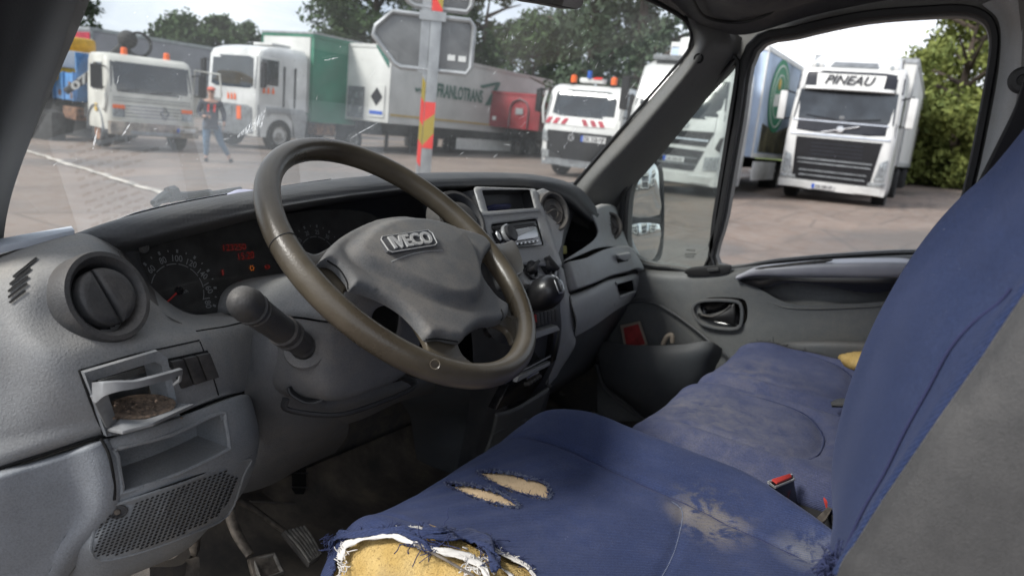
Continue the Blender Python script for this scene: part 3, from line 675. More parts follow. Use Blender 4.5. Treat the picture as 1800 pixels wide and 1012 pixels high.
icon(423, 496, .003, 'led_red', 'brake'); icon(450, 491, .003, 'led_red', 'belt'); icon(478, 514, .003, 'led_red', 'brake')
# stowed papers on the dash top by the driver's pillar ----------------------------------
m = MB(); m.prism([atY(-90, 452, .872), atY(40, 424, .872), atY(131, 404, .872), atY(126, 397, .93), atY(40, 412, .95), atY(-90, 436, .96)], (0, 0, -.008), .001)
P_ = m.build('paper_stack', 'paper', None); tag(P_, 'folded white papers lying on the dash top at the base of the left pillar', 'papers')
pbv = tree_of(pad)
def onpad(x, y, h): q, n, _, _ = pbv.ray_cast(Vector((x, y, 2.)), Vector((0, 0, -1))); return V(x, y, (q[2] if q is not None else 1.42)+h)
for i, (x0, y0, x1, y1, rz) in enumerate(((.565, .90, .76, 1.04, .03), (.80, .91, .93, 1.05, -.06), (1.02, .91, 1.26, 1.08, .03))):
    cx, cy = (x0+x1)/2, (y0+y1)/2; c, s = math.cos(rz), math.sin(rz); tp = lambda u, v, h: onpad(cx+u*c-v*s, cy+u*s+v*c, h)
    m = MB(); m.grid([[tp((u-.5)*(x1-x0), (v-.5)*(y1-y0), .003) for u in np.linspace(0, 1, 9)] for v in np.linspace(0, 1, 7)]); o = m.build('document', 'paper', None, solid=.0005)
    tag(o, ['printed sheet lying flat on the dash top nearest the left pillar, mirrored in the windscreen', 'small white sheet on the dash top ahead of the steering wheel', 'larger white sheet on the dash top just left of the screen centre'][i], 'paper', 'loose papers on the dash top')
    if i == 0:
        m = MB()
        for k_ in range(11):
            v0 = -(y1-y0)/2+.015+k_*.010; L_ = random.uniform(.4, .9); u0 = -(x1-x0)/2+.02
            while u0 < -(x1-x0)/2+.02+(x1-x0-.05)*L_:
                w = random.uniform(.006, .02); m.add([tp(u, v, .0045) for u, v in ((u0, v0), (u0+w, v0), (u0+w, v0+.004), (u0, v0+.004))], [(0, 1, 2, 3)]); u0 += w+.005
        m.build('printed_lines', 'paper_print', o, smooth=False)
m = MB(); m.loft([[atY(395, 345, .93), atY(420, 334, .93), atY(450, 336, .93)], [atY(400, 340, .90), atY(420, 333, .90), atY(450, 334, .90)], [atY(398, 344, .885), atY(420, 339, .885), atY(450, 337, .885)]], 5, 5)
o = m.build('cloth', 'cloth_pale', None, solid=.006); tag(o, 'pale violet rag crumpled on the dash top to the left of the wheel rim', 'rag')
# ------------------------------------------------------------------ centre stack and passenger side of the dashboard
CEN = [   # continuous fascia behind the add-on pieces
 [(740, 345, .84), (800, 340, .83), (835, 334, .80), (890, 334, .795), (945, 336, .80), (985, 350, .825), (1012, 368, .86)],
 [(750, 385, .85), (810, 385, .82), (850, 380, .775), (905, 380, .765), (960, 382, .765), (985, 390, .79), (1000, 400, .86)],
 [(780, 430, .83), (830, 430, .80), (872, 435, .728), (925, 432, .722), (972, 428, .725), (985, 432, .74), (990, 440, .80)],
 [(800, 470, .80), (850, 475, .76), (895, 478, .705), (940, 475, .70), (978, 470, .70), (985, 472, .71), (995, 480, .76)],
 [(820, 530, .78), (865, 535, .74), (905, 545, .69), (945, 545, .682), (975, 540, .68), (988, 540, .69), (1000, 545, .74)],
 [(830, 600, .78), (870, 600, .74), (910, 600, .70), (945, 595, .685), (975, 590, .685), (990, 590, .69), (1005, 590, .74)],
 [(830, 660, .80), (865, 660, .77), (900, 660, .72), (935, 655, .70), (955, 650, .695), (975, 640, .70), (990, 640, .74)],
 [(820, 740, .86), (850, 740, .82), (880, 735, .75), (905, 722, .735), (930, 705, .725), (955, 690, .72), (970, 680, .75)],
 [(800, 840, .92), (830, 830, .88), (860, 820, .80), (885, 800, .77), (910, 785, .76), (935, 765, .755), (950, 755, .78)]]
m = MB(); m.loft(rows(CEN), 6, 6); cen = m.build('centre_console', 'dash_dark', van, ang=60)
PN = unit(V(0, -1, .71)); PO = V(1.2, .78-.71*(1.479-1.40), 1.40)
def PF(px, py, off=0): return atP(px, py, PO+PN*off, PN)
def plate(name, L, off, th, mat, parent, bev=.003, n=3, r=None):
    P = catmull([PF(a, b, off) for a, b in L], n, True) if n else [PF(a, b, off) for a, b in L]
    m = MB(); m.prism(P, -PN*th, bev, 2); return m.build(name, mat, parent, ang=40)
# light grey surround with storage slot on top, stereo below
def cutP(L, o0, o1):
    c = MB(); c.grid([[PF(a, b, o0) for a, b in L], [PF(a, b, o1) for a, b in L]], closeu=True); k = len(L); c.f.append(tuple(range(k))[::-1]); c.f.append(tuple(range(k, 2*k))); return c
bez = cdt(lambda x, y, h: PF(x, y, h), rrect([(831, 328), (944, 332), (990, 470), (872, 462)], .06), [rrect([(847, 334), (931, 333), (940, 369), (858, 374)], .05), rrect([(863, 394), (943, 384), (956, 431), (880, 438)], .05)], lambda u, v, d: .010+.003*min(1, d/3.), 3.5, .035).build('stereo_surround', 'fascia', cen, ang=35)
m = MB()
for L, dpt in (([(847, 334), (931, 333), (940, 369), (858, 374)], .11), ([(863, 394), (943, 384), (956, 431), (880, 438)], .05)):
    a = [PF(*p, .003) for p in L]; b = [p-PN*dpt for p in a]; m.grid([a, b], closeu=True, ); o_ = len(m.v); m.add(b, [(0, 1, 2, 3)])
m.build('slot_liner', 'black_soft', cen, smooth=False)
m = MB(); m.prism([PF(a, b, .0125) for a, b in ((838, 374), (946, 366), (948, 372), (841, 381))], PN*.004, .0015); m.build('surround_rib', 'fascia', cen)
# blue cloth pouch in the slot
m = MB(); c0 = [(857, 372), (874, 361), (905, 358), (899, 371)]
m.loft([[PF(855, 373, -.03), PF(880, 370, -.02), PF(905, 371, -.03)], [PF(857, 365, -.02), PF(880, 360, -.005), PF(906, 358, -.03)], [PF(862, 361, -.05), PF(885, 356, -.05), PF(905, 357, -.06)]], 6, 6)
o = m.build('pouch', 'cloth_navy', None, solid=.008, subsurf=0); tag(o, 'small dark blue cloth pouch lying in the open slot above the car stereo', 'pouch')
# stereo ---------------------------------------------------------------------------
rad = plate('car_stereo', [(864, 396), (942, 386), (954, 430), (879, 437)], .012, .06, 'gloss_black', van, .003, 0)
plate('stereo_frame', [(866, 397), (941, 388), (943, 394), (868, 404)], .016, .004, 'black', rad, .001, 0)
plate('disc_slot', [(870, 402), (938, 392), (939, 394), (871, 405)], .0175, .001, 'void', rad, 0, 0)
plate('faceplate', rrect([(868, 404), (945, 393), (951, 426), (880, 433)], .15), .021, .01, 'gloss_black', rad, .003, 0)
plate('display', rrect([(897, 404), (943, 396), (948, 417), (902, 424)], .18), .027, .008, 'silver', rad, .003, 0)
q_ = PF(892, 413, .020); m = MB(); m.lathe(q_, PN, [(.0175, 0), (.0175, .010), (.015, .013), (.0001, .014)], 26); m.build('volume_knob', 'black', rad); m = MB(); m.lathe(q_+PN*.001, PN, [(.0195, 0), (.0195, .006), (.0178, .007)], 26); m.build('knob_ring', 'silver', rad)
m = MB()
for i in range(7):
    p = PF(901+i*7, 428.5-i*1.0, .0215); m.prism([p+V(-.0035, 0, 0)+PN*0, p+V(.0035, 0, 0), p+V(.003, -.001, -.003), p+V(-.003, -.001, -.003)], PN*.002)
m.build('preset_buttons', 'silver', rad, smooth=False)
m = MB(); q_ = PF(876, 415, .022); m.lathe(q_, PN, [(.005, 0), (.0045, .002), (.0001, .0025)], 12, sy=2); m.build('eject_button', 'silver', rad)
textquad('CD', [PF(930, 398.5, .0355), PF(938, 397.3, .0355), PF(939, 400.5, .0355), PF(931, 401.5, .0355)], .0001, 'stereo_print', 'black', rad, bold=.01)
# round vents either side of the surround
vent(PF(806, 388, .004), PN+V(-.15, 0, 0), .056, 'air_vent', parent=cen, split=True, tilt=8)
hs = [(945, 334), (968, 336), (985, 352), (993, 385), (988, 430), (978, 452), (968, 462), (955, 400)]
plate('vent_housing', hs, .008, .03, 'fascia', cen, .004, 2)
vent(PF(969, 373, .008)+V(0, -.002, 0), PN*.7+V(-.32, -.45, 0), .045, 'air_vent', parent=cen, split=False)
# open nook right of the stack
m = MB(); nk = [(990, 352), (1030, 352), (1047, 372), (1049, 428), (1020, 440), (988, 452), (984, 440), (993, 400)]
nk = [(1018+(a-1018)*1.16, 400+(b-400)*1.12) for a, b in nk]; r0 = [atY(a, b, .875) for a, b in nk]; r1 = [atY(a, b, 1.0)*1.0+V(0, 0, 0) for a, b in nk]; c1 = np.mean(r1, axis=0)
r1 = [V(p[0], 1.02, p[2]) for p in r0]
m.grid([r0, r1], closeu=True); m.add(r1, [tuple(range(len(r1)))]); m.build('nook', 'dash_dark', cen, smooth=False)
m = MB(); m.prism([atY(*p, .80) for p in ((983, 434), (987, 433), (996, 432), (997, 446), (973, 449), (972, 437))], (0, .006, 0), .001); m.prism([atY(*p, .80) for p in ((983, 435), (983, 422), (985, 419), (987, 422), (988, 435))], (0, .004, 0), .001)
for i in range(4): m.prism([atY(a, b, .7995) for a, b in ((975, 437.5+i*2.6), (994, 435.5+i*2.6), (994, 436.7+i*2.6), (975, 438.8+i*2.6))], (0, .001, 0))
o = m.build('air_freshener', 'yellow_tag', None, smooth=False); tag(o, 'yellow plastic air freshener with a clip standing in the dark dashboard nook', 'air freshener')
# passenger shell --------------------------------------------------------------------
PAS = [
 [(1046, 362, .87), (1060, 358, .875), (1080, 362, .89), (1098, 380, .90), (1112, 420, .90), (1130, 460, .86)],
 [(1040, 375, .82), (1056, 366, .83), (1078, 366, .85), (1095, 386, .86), (1108, 425, .85), (1126, 470, .80)],
 [(1050, 415, .81), (1058, 412, .815), (1072, 410, .82), (1090, 415, .82), (1106, 440, .80), (1122, 474, .775)],
 [(985, 462, .75), (1015, 450, .765), (1050, 436, .785), (1078, 434, .79), (1102, 448, .785), (1120, 478, .765)]]
m = MB(); m.loft(rows(PAS), 6, 6); pas = m.build('passenger_dash', 'fascia', van, ang=60, solid=.004)
vent(atY(1071, 398, .832), (-.55, -1, .35), .043, 'air_vent', parent=pas, split=False, sy=.98)
m = MB(); m.loft(rows([[(985, 468, .74), (1020, 458, .762), (1052, 443, .782), (1085, 436, .785), (1100, 440, .783), (1110, 455, .778), (1121, 473, .765)],
  [(990, 488, .72), (1025, 478, .745), (1058, 464, .765), (1088, 456, .770), (1104, 456, .77), (1112, 462, .768), (1121, 476, .763)],
  [(998, 512, .708), (1030, 500, .735), (1062, 486, .755), (1090, 478, .762), (1106, 474, .76), (1114, 474, .76), (1120, 478, .76)]]), 6, 6)
gb = m.build('glovebox_lid', 'fascia', van, solid=.02, ang=40)
m = MB(); P = catmull([atY(a, b, y) for a, b, y in ((1018, 503, .722), (1016, 478, .742), (1022, 467, .745), (1036, 465, .755), (1045, 480, .750), (1048, 493, .740))], 4); m.tube(P, .0016, 6)
m.tube([atY(1066, 439, .778), atY(1072, 462, .764), atY(1080, 482, .753)], .0016, 6); m.tube(catmull([atY(998, 514, .705), atY(1030, 502, .732), atY(1062, 488, .752), atY(1090, 480, .759), atY(1120, 479, .758)], 5), .0035, 6); m.build('panel_gap', 'void', gb)
m = MB(); m.prism([atY(a, b, .752) for a, b in ((1080, 446), (1102, 442), (1104, 452), (1092, 456), (1082, 452))], (0, -.012, -.002), .003); m.build('glovebox_handle', 'fascia', gb)
m = MB(); m.prism([atY(a, b, .748) for a, b in ((1084, 455), (1103, 451), (1103, 458), (1086, 462))], (0, -.003, 0), .001); m.build('handle_gap', 'void', gb)
# padded shelf below the lid
m = MB(); m.loft(rows([[(1000, 520, .72), (1035, 508, .745), (1065, 495, .765), (1095, 488, .775), (1125, 482, .78)],
  [(1002, 524, .692), (1036, 511, .712), (1067, 496, .735), (1096, 488, .75), (1123, 480, .762)],
  [(1006, 540, .680), (1040, 526, .700), (1072, 512, .724), (1100, 500, .742), (1124, 492, .758)],
  [(1012, 565, .682), (1045, 550, .702), (1078, 532, .726), (1103, 520, .745), (1123, 505, .765)],
  [(1010, 590, .70), (1045, 570, .715), (1080, 545, .74), (1105, 530, .765), (1122, 512, .79)]]), 6, 6)
sh = m.build('shelf_pad', 'fascia', van, ang=60)
s_ = sh.modifiers.new('s', 'SOLIDIFY'); s_.thickness = .003; s_.offset = -1; bake(sh)
cut(sh, [holepx([(1082, 498), (1112, 489), (1116, 512), (1088, 523)], .65, .765, 0)])
m = MB(); a = [atY(x, y, d) for x, y, d in ((1082, 498, .731), (1112, 489, .748), (1116, 512, .748), (1088, 523, .731))]; b = [p+V(0, .07, 0) for p in a]; m.grid([a, b], closeu=True); m.add(b, [(0, 1, 2, 3)]); m.build('cup_slot', 'black_soft', sh, smooth=False)
m = MB(); m.tube(catmull([p-V(0, .0, 0) for p in a], 1, True), .0045, 8, closed=True); m.tube([atY(1067, 497, .733), atY(1076, 516, .722), atY(1080, 536, .724)], .0013, 6); m.build('slot_rim', 'fascia', sh)
m = MB(); m.prism([atY(a, b, y) for a, b, y in ((1022, 528, .704), (1040, 520, .713), (1046, 508, .722), (1030, 513, .712))], (0, -.002, .001), .0008); m.build('lid_notch', 'void', sh)
# belly under the passenger dash
m = MB(); m.loft(rows([[(985, 560, .70), (1012, 580, .694), (1045, 568, .712), (1080, 545, .738), (1105, 528, .765), (1126, 505, .80)],
  [(978, 600, .70), (1005, 610, .71), (1040, 598, .74), (1070, 575, .775), (1095, 555, .80), (1115, 530, .84)],
  [(968, 640, .705), (995, 640, .73), (1025, 630, .77), (1055, 610, .81), (1078, 585, .85), (1100, 560, .89)],
  [(960, 682, .715), (980, 674, .745), (1005, 660, .79), (1030, 648, .84), (1055, 630, .89), (1075, 610, .94)],
  [(955, 700, .80), (975, 688, .82), (1000, 672, .87), (1030, 655, .92), (1055, 640, .97), (1075, 620, 1.02)]]), 6, 6)
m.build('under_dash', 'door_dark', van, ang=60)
# right-hand rim strip of the stack (light grey curl)
m = MB(); m.loft(rows([[(972, 470, .705), (984, 468, .700), (990, 472, .715)], [(978, 500, .695), (992, 505, .690), (1000, 512, .705)], [(984, 540, .684), (998, 540, .680), (1010, 548, .70)],
  [(985, 570, .684), (998, 585, .682), (1012, 600, .705)], [(980, 600, .688), (993, 612, .690), (1003, 622, .71)], [(968, 640, .700), (978, 645, .702), (985, 650, .72)], [(956, 672, .71), (962, 678, .713), (968, 682, .73)]]), 5, 6)
m.build('console_flank', 'fascia', van, solid=.004)
# heater knobs ------------------------------------------------------------------------
for i, (px, py, rr) in enumerate(((889, 480, 1), (930, 472, 1), (961, 468, 1))):
    o = plate('heater_bezel', [(px-15, py-20), (px+9, py-24), (px+17, py-10), (px+18, py+18), (px-2, py+28), (px-13, py+12)], .004, .012, 'fascia' if i else 'dash_dark', cen, .003, 3)
    c = PF(px, py, .006); m = MB(); m.lathe(c, PN, [(.024, 0), (.023, .004), (.020, .005), (.019, .001), (.0001, .001)], 26); kk = m.build('knob_dial', 'black', o)
    m = MB(); a, b = unit(np.cross(V(0, 0, 1), PN)), None; b = np.cross(PN, a)
    m.lathe(c, PN, [(.0135, 0), (.0125, .012), (.010, .014), (.0001, .014)], 18); an = (35, 20, -60)[i]; u = a*math.cos(R_(an))+b*math.sin(R_(an)); w = np.cross(PN, u)
    m.prism([c+PN*.004+u*.018+w*.003, c+PN*.004-u*.018+w*.003, c+PN*.004-u*.018-w*.003, c+PN*.004+u*.018-w*.003], PN*.016, .0015); m.build('knob_grip', 'black_soft', kk)
    m = MB()
    for a_ in range(-120, 121, 30):
        p = c+PN*.0052+(a*math.sin(R_(a_))+b*math.cos(R_(a_)))*.0212; m.lathe(p, PN, [(.0009, 0), (.0001, .0002)], 6)
    m.build('dial_marks', 'print_white', kk)
# row of blank switches, tray, lower black box, cover
for i in range(6):
    t = i/6; q = [(943+t*39, 551-t*9), (943+(t+.15)*39, 551-(t+.15)*9), (945+(t+.15)*38, 574-(t+.15)*10), (945+t*38, 574-t*10)]
    plate('console_switch', q, -.010, .012, 'black_soft', cen, .0015, 0) if 0 else None
    P = [atY(a, b, .668) for a, b in q]; m = MB(); m.prism(P, (0, .014, 0), .002); m.build('console_switch', 'vent_dark', cen)
m = MB(); m.prism([atY(a, b, .672) for a, b in ((925, 556), (939, 553), (943, 575), (930, 578))], (0, .012, 0), .001); m.prism([atY(941.5, 553, .666), atY(943, 553, .666), atY(944, 566, .666), atY(942.5, 566, .666)], (0, .004, 0)); m.build('hazard_edge', 'red_card', cen)
def ribbon(L, w, mat, nm, parent, th=.006):
    m = MB(); m.prism([atY(*p) for p in L], (0, th, 0), min(.0015, th*.3)); return m.build(nm, mat, parent)
ribbon([(930, 588, .662), (980, 572, .664), (985, 580, .664), (934, 598, .662)], 0, 'fascia', 'tray_edge', cen, .02)
ribbon([(975, 582, .667), (985, 578, .667), (978, 632, .675), (968, 640, .675)], 0, 'gloss_black', 'tray_side', cen, .02)
ribbon([(932, 600, .69), (974, 584, .69), (968, 622, .69), (925, 640, .69)], 0, 'void', 'tray_opening', cen, .004)
m = MB(); m.prism([atY(918, 650, .672), atY(968, 624, .672), atY(968, 624, .73), atY(922, 640, .73)], (0, 0, -.004), .001); m.build('tray_floor', 'fascia', cen)
ribbon([(912, 662, .674), (970, 634, .676), (966, 642, .677), (908, 672, .675)], 0, 'fascia', 'tray_lip', cen, .01)
ribbon([(895, 675, .684), (966, 642, .684), (950, 672, .69), (930, 698, .69), (872, 720, .70)], 0, 'gloss_black', 'ashtray_front', cen, .02)
for i in range(5):
    p = atY(930+i*5, 674-i*3.2, .677); m = MB(); m.lathe(p, (0.2, -1, .3), [(.0045, -.01), (.0045, 0), (.0038, .0015), (.0001, .002)], 10); m.build('button', 'vent_dark', cen)
ribbon([(926, 664, .677), (948, 652, .677), (948, 656, .677), (927, 668, .677)], 0, 'chrome', 'ashtray_grip', cen, .006)
# grey lower cover, left of it the side wall
m = MB(); m.loft(rows([[(870, 725, .712), (905, 715, .70), (950, 688, .70), (962, 680, .71)], [(862, 760, .735), (892, 752, .72), (925, 735, .715), (945, 722, .725)], [(845, 810, .76), (875, 800, .745), (905, 785, .74), (925, 775, .75)]]), 6, 6)
lc = m.build('console_cover', 'door_grey', cen, solid=.006)
m = MB(); m.tube(catmull([atY(868, 762, .722), atY(920, 738, .708), atY(926, 742, .708), atY(918, 762, .715), atY(880, 782, .73)], 4), .0022, 6); m.build('cover_rib', 'door_grey', lc)
# dark swoop between column and console
m = MB(); m.loft(rows([[(700, 640, .92), (760, 640, .90), (830, 650, .86), (880, 640, .78), (915, 630, .72)], [(690, 670, .93), (760, 675, .90), (835, 680, .85), (885, 672, .76), (922, 652, .702)],
  [(700, 700, .95), (770, 705, .92), (840, 708, .86), (885, 700, .77), (918, 676, .708)], [(720, 730, 1.0), (780, 740, .96), (835, 745, .90), (870, 740, .81), (892, 725, .74)],
  [(730, 790, 1.06), (770, 800, 1.0), (815, 810, .93), (845, 815, .85), (865, 815, .78)], [(740, 860, 1.1), (770, 870, 1.04), (805, 880, .97), (830, 890, .90), (850, 890, .82)]]), 7, 6)
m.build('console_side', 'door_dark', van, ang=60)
# gear lever ---------------------------------------------------------------------
gc = atY(958, 515, .615); gx = unit(V(-.05, -.75, .65)); 
m = MB(); base = gc-gx*.10; m.tube([base-gx*.06, base, gc-gx*.03], [.013, .011, .010], 12); gear = m.build('gear_lever', 'black', van)
m = MB(); m.lathe(gc, gx, [(.0005, -.044), (.012, -.043), (.021, -.036), (.029, -.020), (.0325, -.003), (.032, .012), (.027, .025), (.018, .033), (.008, .0365), (.0005, .037)], 32, sy=.95); kn = m.build('gear_knob', 'knob_leather', gear, ang=80)
def onknob(u, v, h=.0):   # u right, v up on the cap
    a = unit(np.cross(gx, V(0, 0, 1))); b = np.cross(a, gx); a = -a if a[0] < 0 else a; b = -b if b[2] < 0 else b
    tx, ty = u, v; R = .0335; z = .012+math.sqrt(max(1e-6, R*R-tx*tx-ty*ty))*.79; return gc+a*tx+b*ty+gx*(z+h)
kbv = tree_of(kn)
def khit(a, b, hh):
    for t in np.linspace(0, .9, 30):
        q, n = hit(kbv, a+(956-a)*t, b+(512-b)*t, hh)
        if q is not None: return q
for L_, hh, mt2, nm2 in (([(969, 483), (975, 482), (983, 486), (988, 496), (991, 508), (989, 515), (982, 516), (978, 507), (974, 495)], .0010, 'silver', 'shift_plate'),):
    P = [khit(a, b, hh) for a, b in L_]; c = np.mean(P, axis=0); m = MB(); m.grid([P, [c+(p-c)*.5+unit(C0-c)*.0012 for p in P], [c+(p-c)*.01+unit(C0-c)*.0016 for p in P]], closeu=True); m.build(nm2, mt2, kn, solid=.001)
for tx_, q in (('1 3', [(973, 486), (980, 487), (983, 494), (976, 493)]), ('2 R', [(979, 503), (987, 502), (988, 509), (981, 510)])): textquad(tx_, [khit(a, b, .0035) for a, b in q], .0003, 'shift_numbers', 'black', kn, bold=.02)
if 0: textquad('1 3 5', [onknob(.008, .011, .0015), onknob(.021, .011, .0005), onknob(.022, .003, .0015), onknob(.008, .003, .0015)], .0001, 'shift_numbers', 'black', kn, bold=.01)
if 0: textquad('2 4 R', [onknob(.008, -.002, .0018), onknob(.022, -.002, .0015), onknob(.022, -.010, .0012), onknob(.008, -.010, .0015)], .0001, 'shift_numbers', 'black', kn, bold=.01)
m = MB(); m.lathe(base-gx*.01, gx, [(.03, -.02), (.045, -.015), (.03, 0), (.028, .012), (.02, .02), (.018, .03), (.013, .035)], 20); m.build('gear_boot', 'black_soft', gear)
# ------------------------------------------------------------------ steering column and wheel
WC = V(.7635, .604, 1.420); TL_, YW = .9140, .0941
WN = V(math.sin(YW)*math.cos(TL_), -math.cos(YW)*math.cos(TL_), math.sin(TL_))
WA = unit(np.cross(WN, V(0, 0, 1))); WA = -WA if WA[0] < 0 else WA
WB = unit(np.cross(WN, WA)); WB = -WB if WB[2] < 0 else WB
def WP(px, py, off=0): return atP(px, py, WC+WN*off, WN)
RO, RT_ = .215, .0150
m = MB(); G = []
for i in range(160):
    t = 2*math.pi*i/160; e = WA*math.cos(t)+WB*math.sin(t); row = []
    for j in range(20):
        a = 2*math.pi*j/20; row.append(WC+e*(RO-RT_+RT_*math.cos(a))+WN*(RT_*1.12*math.sin(a)))
    G.append(row)
m.grid(G, closeu=True, closev=True); rim_ = m.build('steering_wheel', 'rim_brown', van, ang=80)
# grip seam rings
m = MB()
for p in ((497, 428), ):
    q = WP(*p); d = q-WC; t = math.atan2(d@WB, d@WA); e = WA*math.cos(t)+WB*math.sin(t); m.tube([WC+e*(RO-RT_+(RT_+.0002)*math.cos(a))+WN*((RT_*1.12+.0002)*math.sin(a)) for a in np.linspace(0, 6.283, 25)[:-1]], .0007, 5, closed=True)
m.build('rim_seam', 'black', rim_)
# spoke plate (brown ends) with its openings
SPK = [(505, 425), (548, 445), (572, 438), (600, 421), (645, 401), (690, 393), (740, 397), (792, 410), (832, 418), (860, 425), (885, 427), (905, 423), (922, 470), (905, 484), (885, 466), (862, 456), (843, 458), (832, 474), (832, 495), (843, 518), (862, 540), (890, 553), (912, 552), (932, 548), (925, 590), (905, 602), (893, 580), (870, 570), (840, 573), (808, 594), (810, 616), (824, 632), (850, 648), (850, 668), (760, 655), (752, 630), (752, 608), (743, 588), (724, 560), (697, 534), (660, 513), (625, 503), (606, 512), (600, 545), (535, 500), (515, 460)]
SP2 = catmull([WP(a, b, -.004) for a, b in SPK], 3, True)
m = MB(); m.prism(SP2, -WN*.010, .003, 3); m.build('spokes', 'rim_brown', rim_, ang=50)
# centre cover with four arms
COV = [(556, 468), (566, 452), (575, 441), (600, 421), (645, 400), (690, 391), (740, 395), (792, 408), (828, 418), (852, 428), (866, 437), (852, 448), (843, 462), (839, 476), (841, 494), (851, 514), (868, 533), (884, 544), (884, 562), (868, 573), (838, 578), (812, 596), (806, 604), (790, 603), (768, 598), (747, 600), (735, 586), (714, 563), (685, 541), (652, 524), (620, 514), (612, 512), (607, 500), (590, 480), (575, 470)]
def wuv(px, py): d = WP(px, py)-WC; return (float(d@WA), float(d@WB))
def uvw(u, v, h): return WC+WA*u+WB*v+WN*h
O = [wuv(p[0], p[1]) for p in catmull([(a, b, 0) for a, b in COV], 3, True)]
P2 = [(602, 440), (648, 407), (700, 398), (756, 402), (798, 420), (824, 455), (836, 500), (837, 530), (826, 549), (800, 556), (765, 551), (720, 534), (670, 508), (622, 482), (600, 460)]
I2 = [wuv(p[0], p[1]) for p in catmull([(a, b, 0) for a, b in P2], 4, True)]; cu_, cv_ = np.mean(I2, 0)
def hubh(u, v, d):
    e = .008+.007*math.sqrt(max(0, 1-(1-min(1, d/.009))**2)); r_ = math.hypot(u-cu_, v-cv_); e += .007*max(0, 1-(r_/.12)**2)
    if inpoly(u, v, I2): q = edist(u, v, I2); e += -.0022*math.exp(-(q/.006)**2)+.0110*(lambda t: t*t*(3-2*t))(min(1, q/.017))+.004*min(1, q/.06)
    else: q = edist(u, v, I2); e -= .0022*math.exp(-(q/.009)**2)
    return e
hub = cdt(uvw, O, [], hubh, .0032, .009).build('horn_pad', 'hub_grey', rim_, ang=75)
hbv = tree_of(hub)
_hq, _hn = hit(hbv, 720, 424)
def HP(px, py, h=0): return atP(px, py, _hq+_hn*(h-.001), _hn)
eq = [(676, 415), (744, 405), (768, 411), (763, 431), (750, 433), (690, 443), (682, 440), (670, 420)]
m = MB(); m.prism([HP(a, b, .0035) for a, b in ((672, 416), (752, 404.5), (760, 410), (768, 427), (764, 431), (690, 443), (683, 440), (670, 421))], -WN*.012, .0015); em = m.build('maker_badge', 'dash_dark', hub)
m = MB(); P_ = [HP(a, b, .0035) for a, b in ((672, 416), (752, 404.5), (760, 410), (768, 427), (764, 431), (690, 443), (683, 440), (670, 421))]; m.tube(P_, .0009, 6, closed=True); m.build('badge_rim', 'fascia', hub)
textquad('IVECO', [HP(680, 417.5, .0036), HP(752, 407.5, .0036), HP(763, 428, .0036), HP(694, 438, .0036)], .0022, 'badge_letters', 'fascia', hub, bold=.035)
m = MB(); m.tube([hit(hbv, p[0], p[1], -.0002)[0] for p in catmull([V(688, 460), V(715, 449), V(745, 442), V(778, 440)], 4)], .0008, 6); m.build('pad_crease', 'fascia', hub)
for L in ([(575, 458), (596, 472), (610, 494), (612, 508)], [(748, 596), (770, 595), (804, 600)], [(881, 544), (884, 555), (880, 563)]):
    m = MB(); P = []
    for a, b in catmull([V(x, y) for x, y in L], 4):
        q, n = hit(hbv, a, b, .0003)
        if q is not None: P.append(q)
    if len(P) > 2: m.tube(P, .0010, 6); m.build('cover_gap', 'void', hub)
m = MB(); q_ = WP(765, 640, .018); m.lathe(q_, unit(C0-q_), [(.006, .001), (.0055, .0016), (.0045, .0010)], 18); m.build('plug_mark', 'rim_brown', rim_)
# column shroud: two clamshells round the column ----------------------------
SH = [(.636, .030, 1.345, 1.290), (.640, .075, 1.368, 1.240), (.652, .102, 1.382, 1.216), (.69, .112, 1.384, 1.206), (.74, .115, 1.374, 1.198), (.80, .112, 1.36, 1.19), (.88, .10, 1.34, 1.185)]
def ssec(y, hw, zt, zb, lo, hi, n=22, e=.55):
    out = []; c, h = (zt+zb)/2, (zt-zb)/2
    for i in range(n+1):
        t = R_(lo+(hi-lo)*i/n); out.append(V(.765+math.copysign(abs(math.cos(t))**e, math.cos(t))*hw, y+.0, c+math.copysign(abs(math.sin(t))**e, math.sin(t))*h))
    return out
def shell(lo, hi, k=1.): 
    m = MB(); R = [ssec(y, hw*k, zt, zb, lo, hi) for y, hw, zt, zb in SH]
    cols = [catmull([r[j] for r in R], 4) for j in range(len(R[0]))]; m.grid([[c[i] for c in cols] for i in range(len(cols[0]))]); return m
lo_ = shell(168, 372).build('column_shroud', 'shroud', van, ang=60, solid=.003)
shell(14, 166, 1.012).build('column_top_cover', 'dash_warm', van, ang=60, solid=.003)
# lip and lower edge trim
m = MB(); m.tube(catmull([V(.650, .70, 1.222), V(.655, .70, 1.205), V(.70, .66, 1.196), V(.765, .648, 1.196), V(.86, .65, 1.2), V(.875, .72, 1.2)], 6), .006, 8, flat=.6); m.build('shroud_lip', 'black_soft', lo_)
m = MB(); m.tube(catmull([atY(508, 680, .70), atY(515, 692, .695), atY(545, 705, .68), atY(590, 690, .665), atY(700, 655, .655)], 6), .0055, 8, flat=.5); m.build('shroud_seam', 'black', lo_)
m = MB(); m.prism([atY(a, b, .668) for a, b in ((498, 560), (560, 545), (575, 600), (520, 640))], (0, .01, 0), .002); 
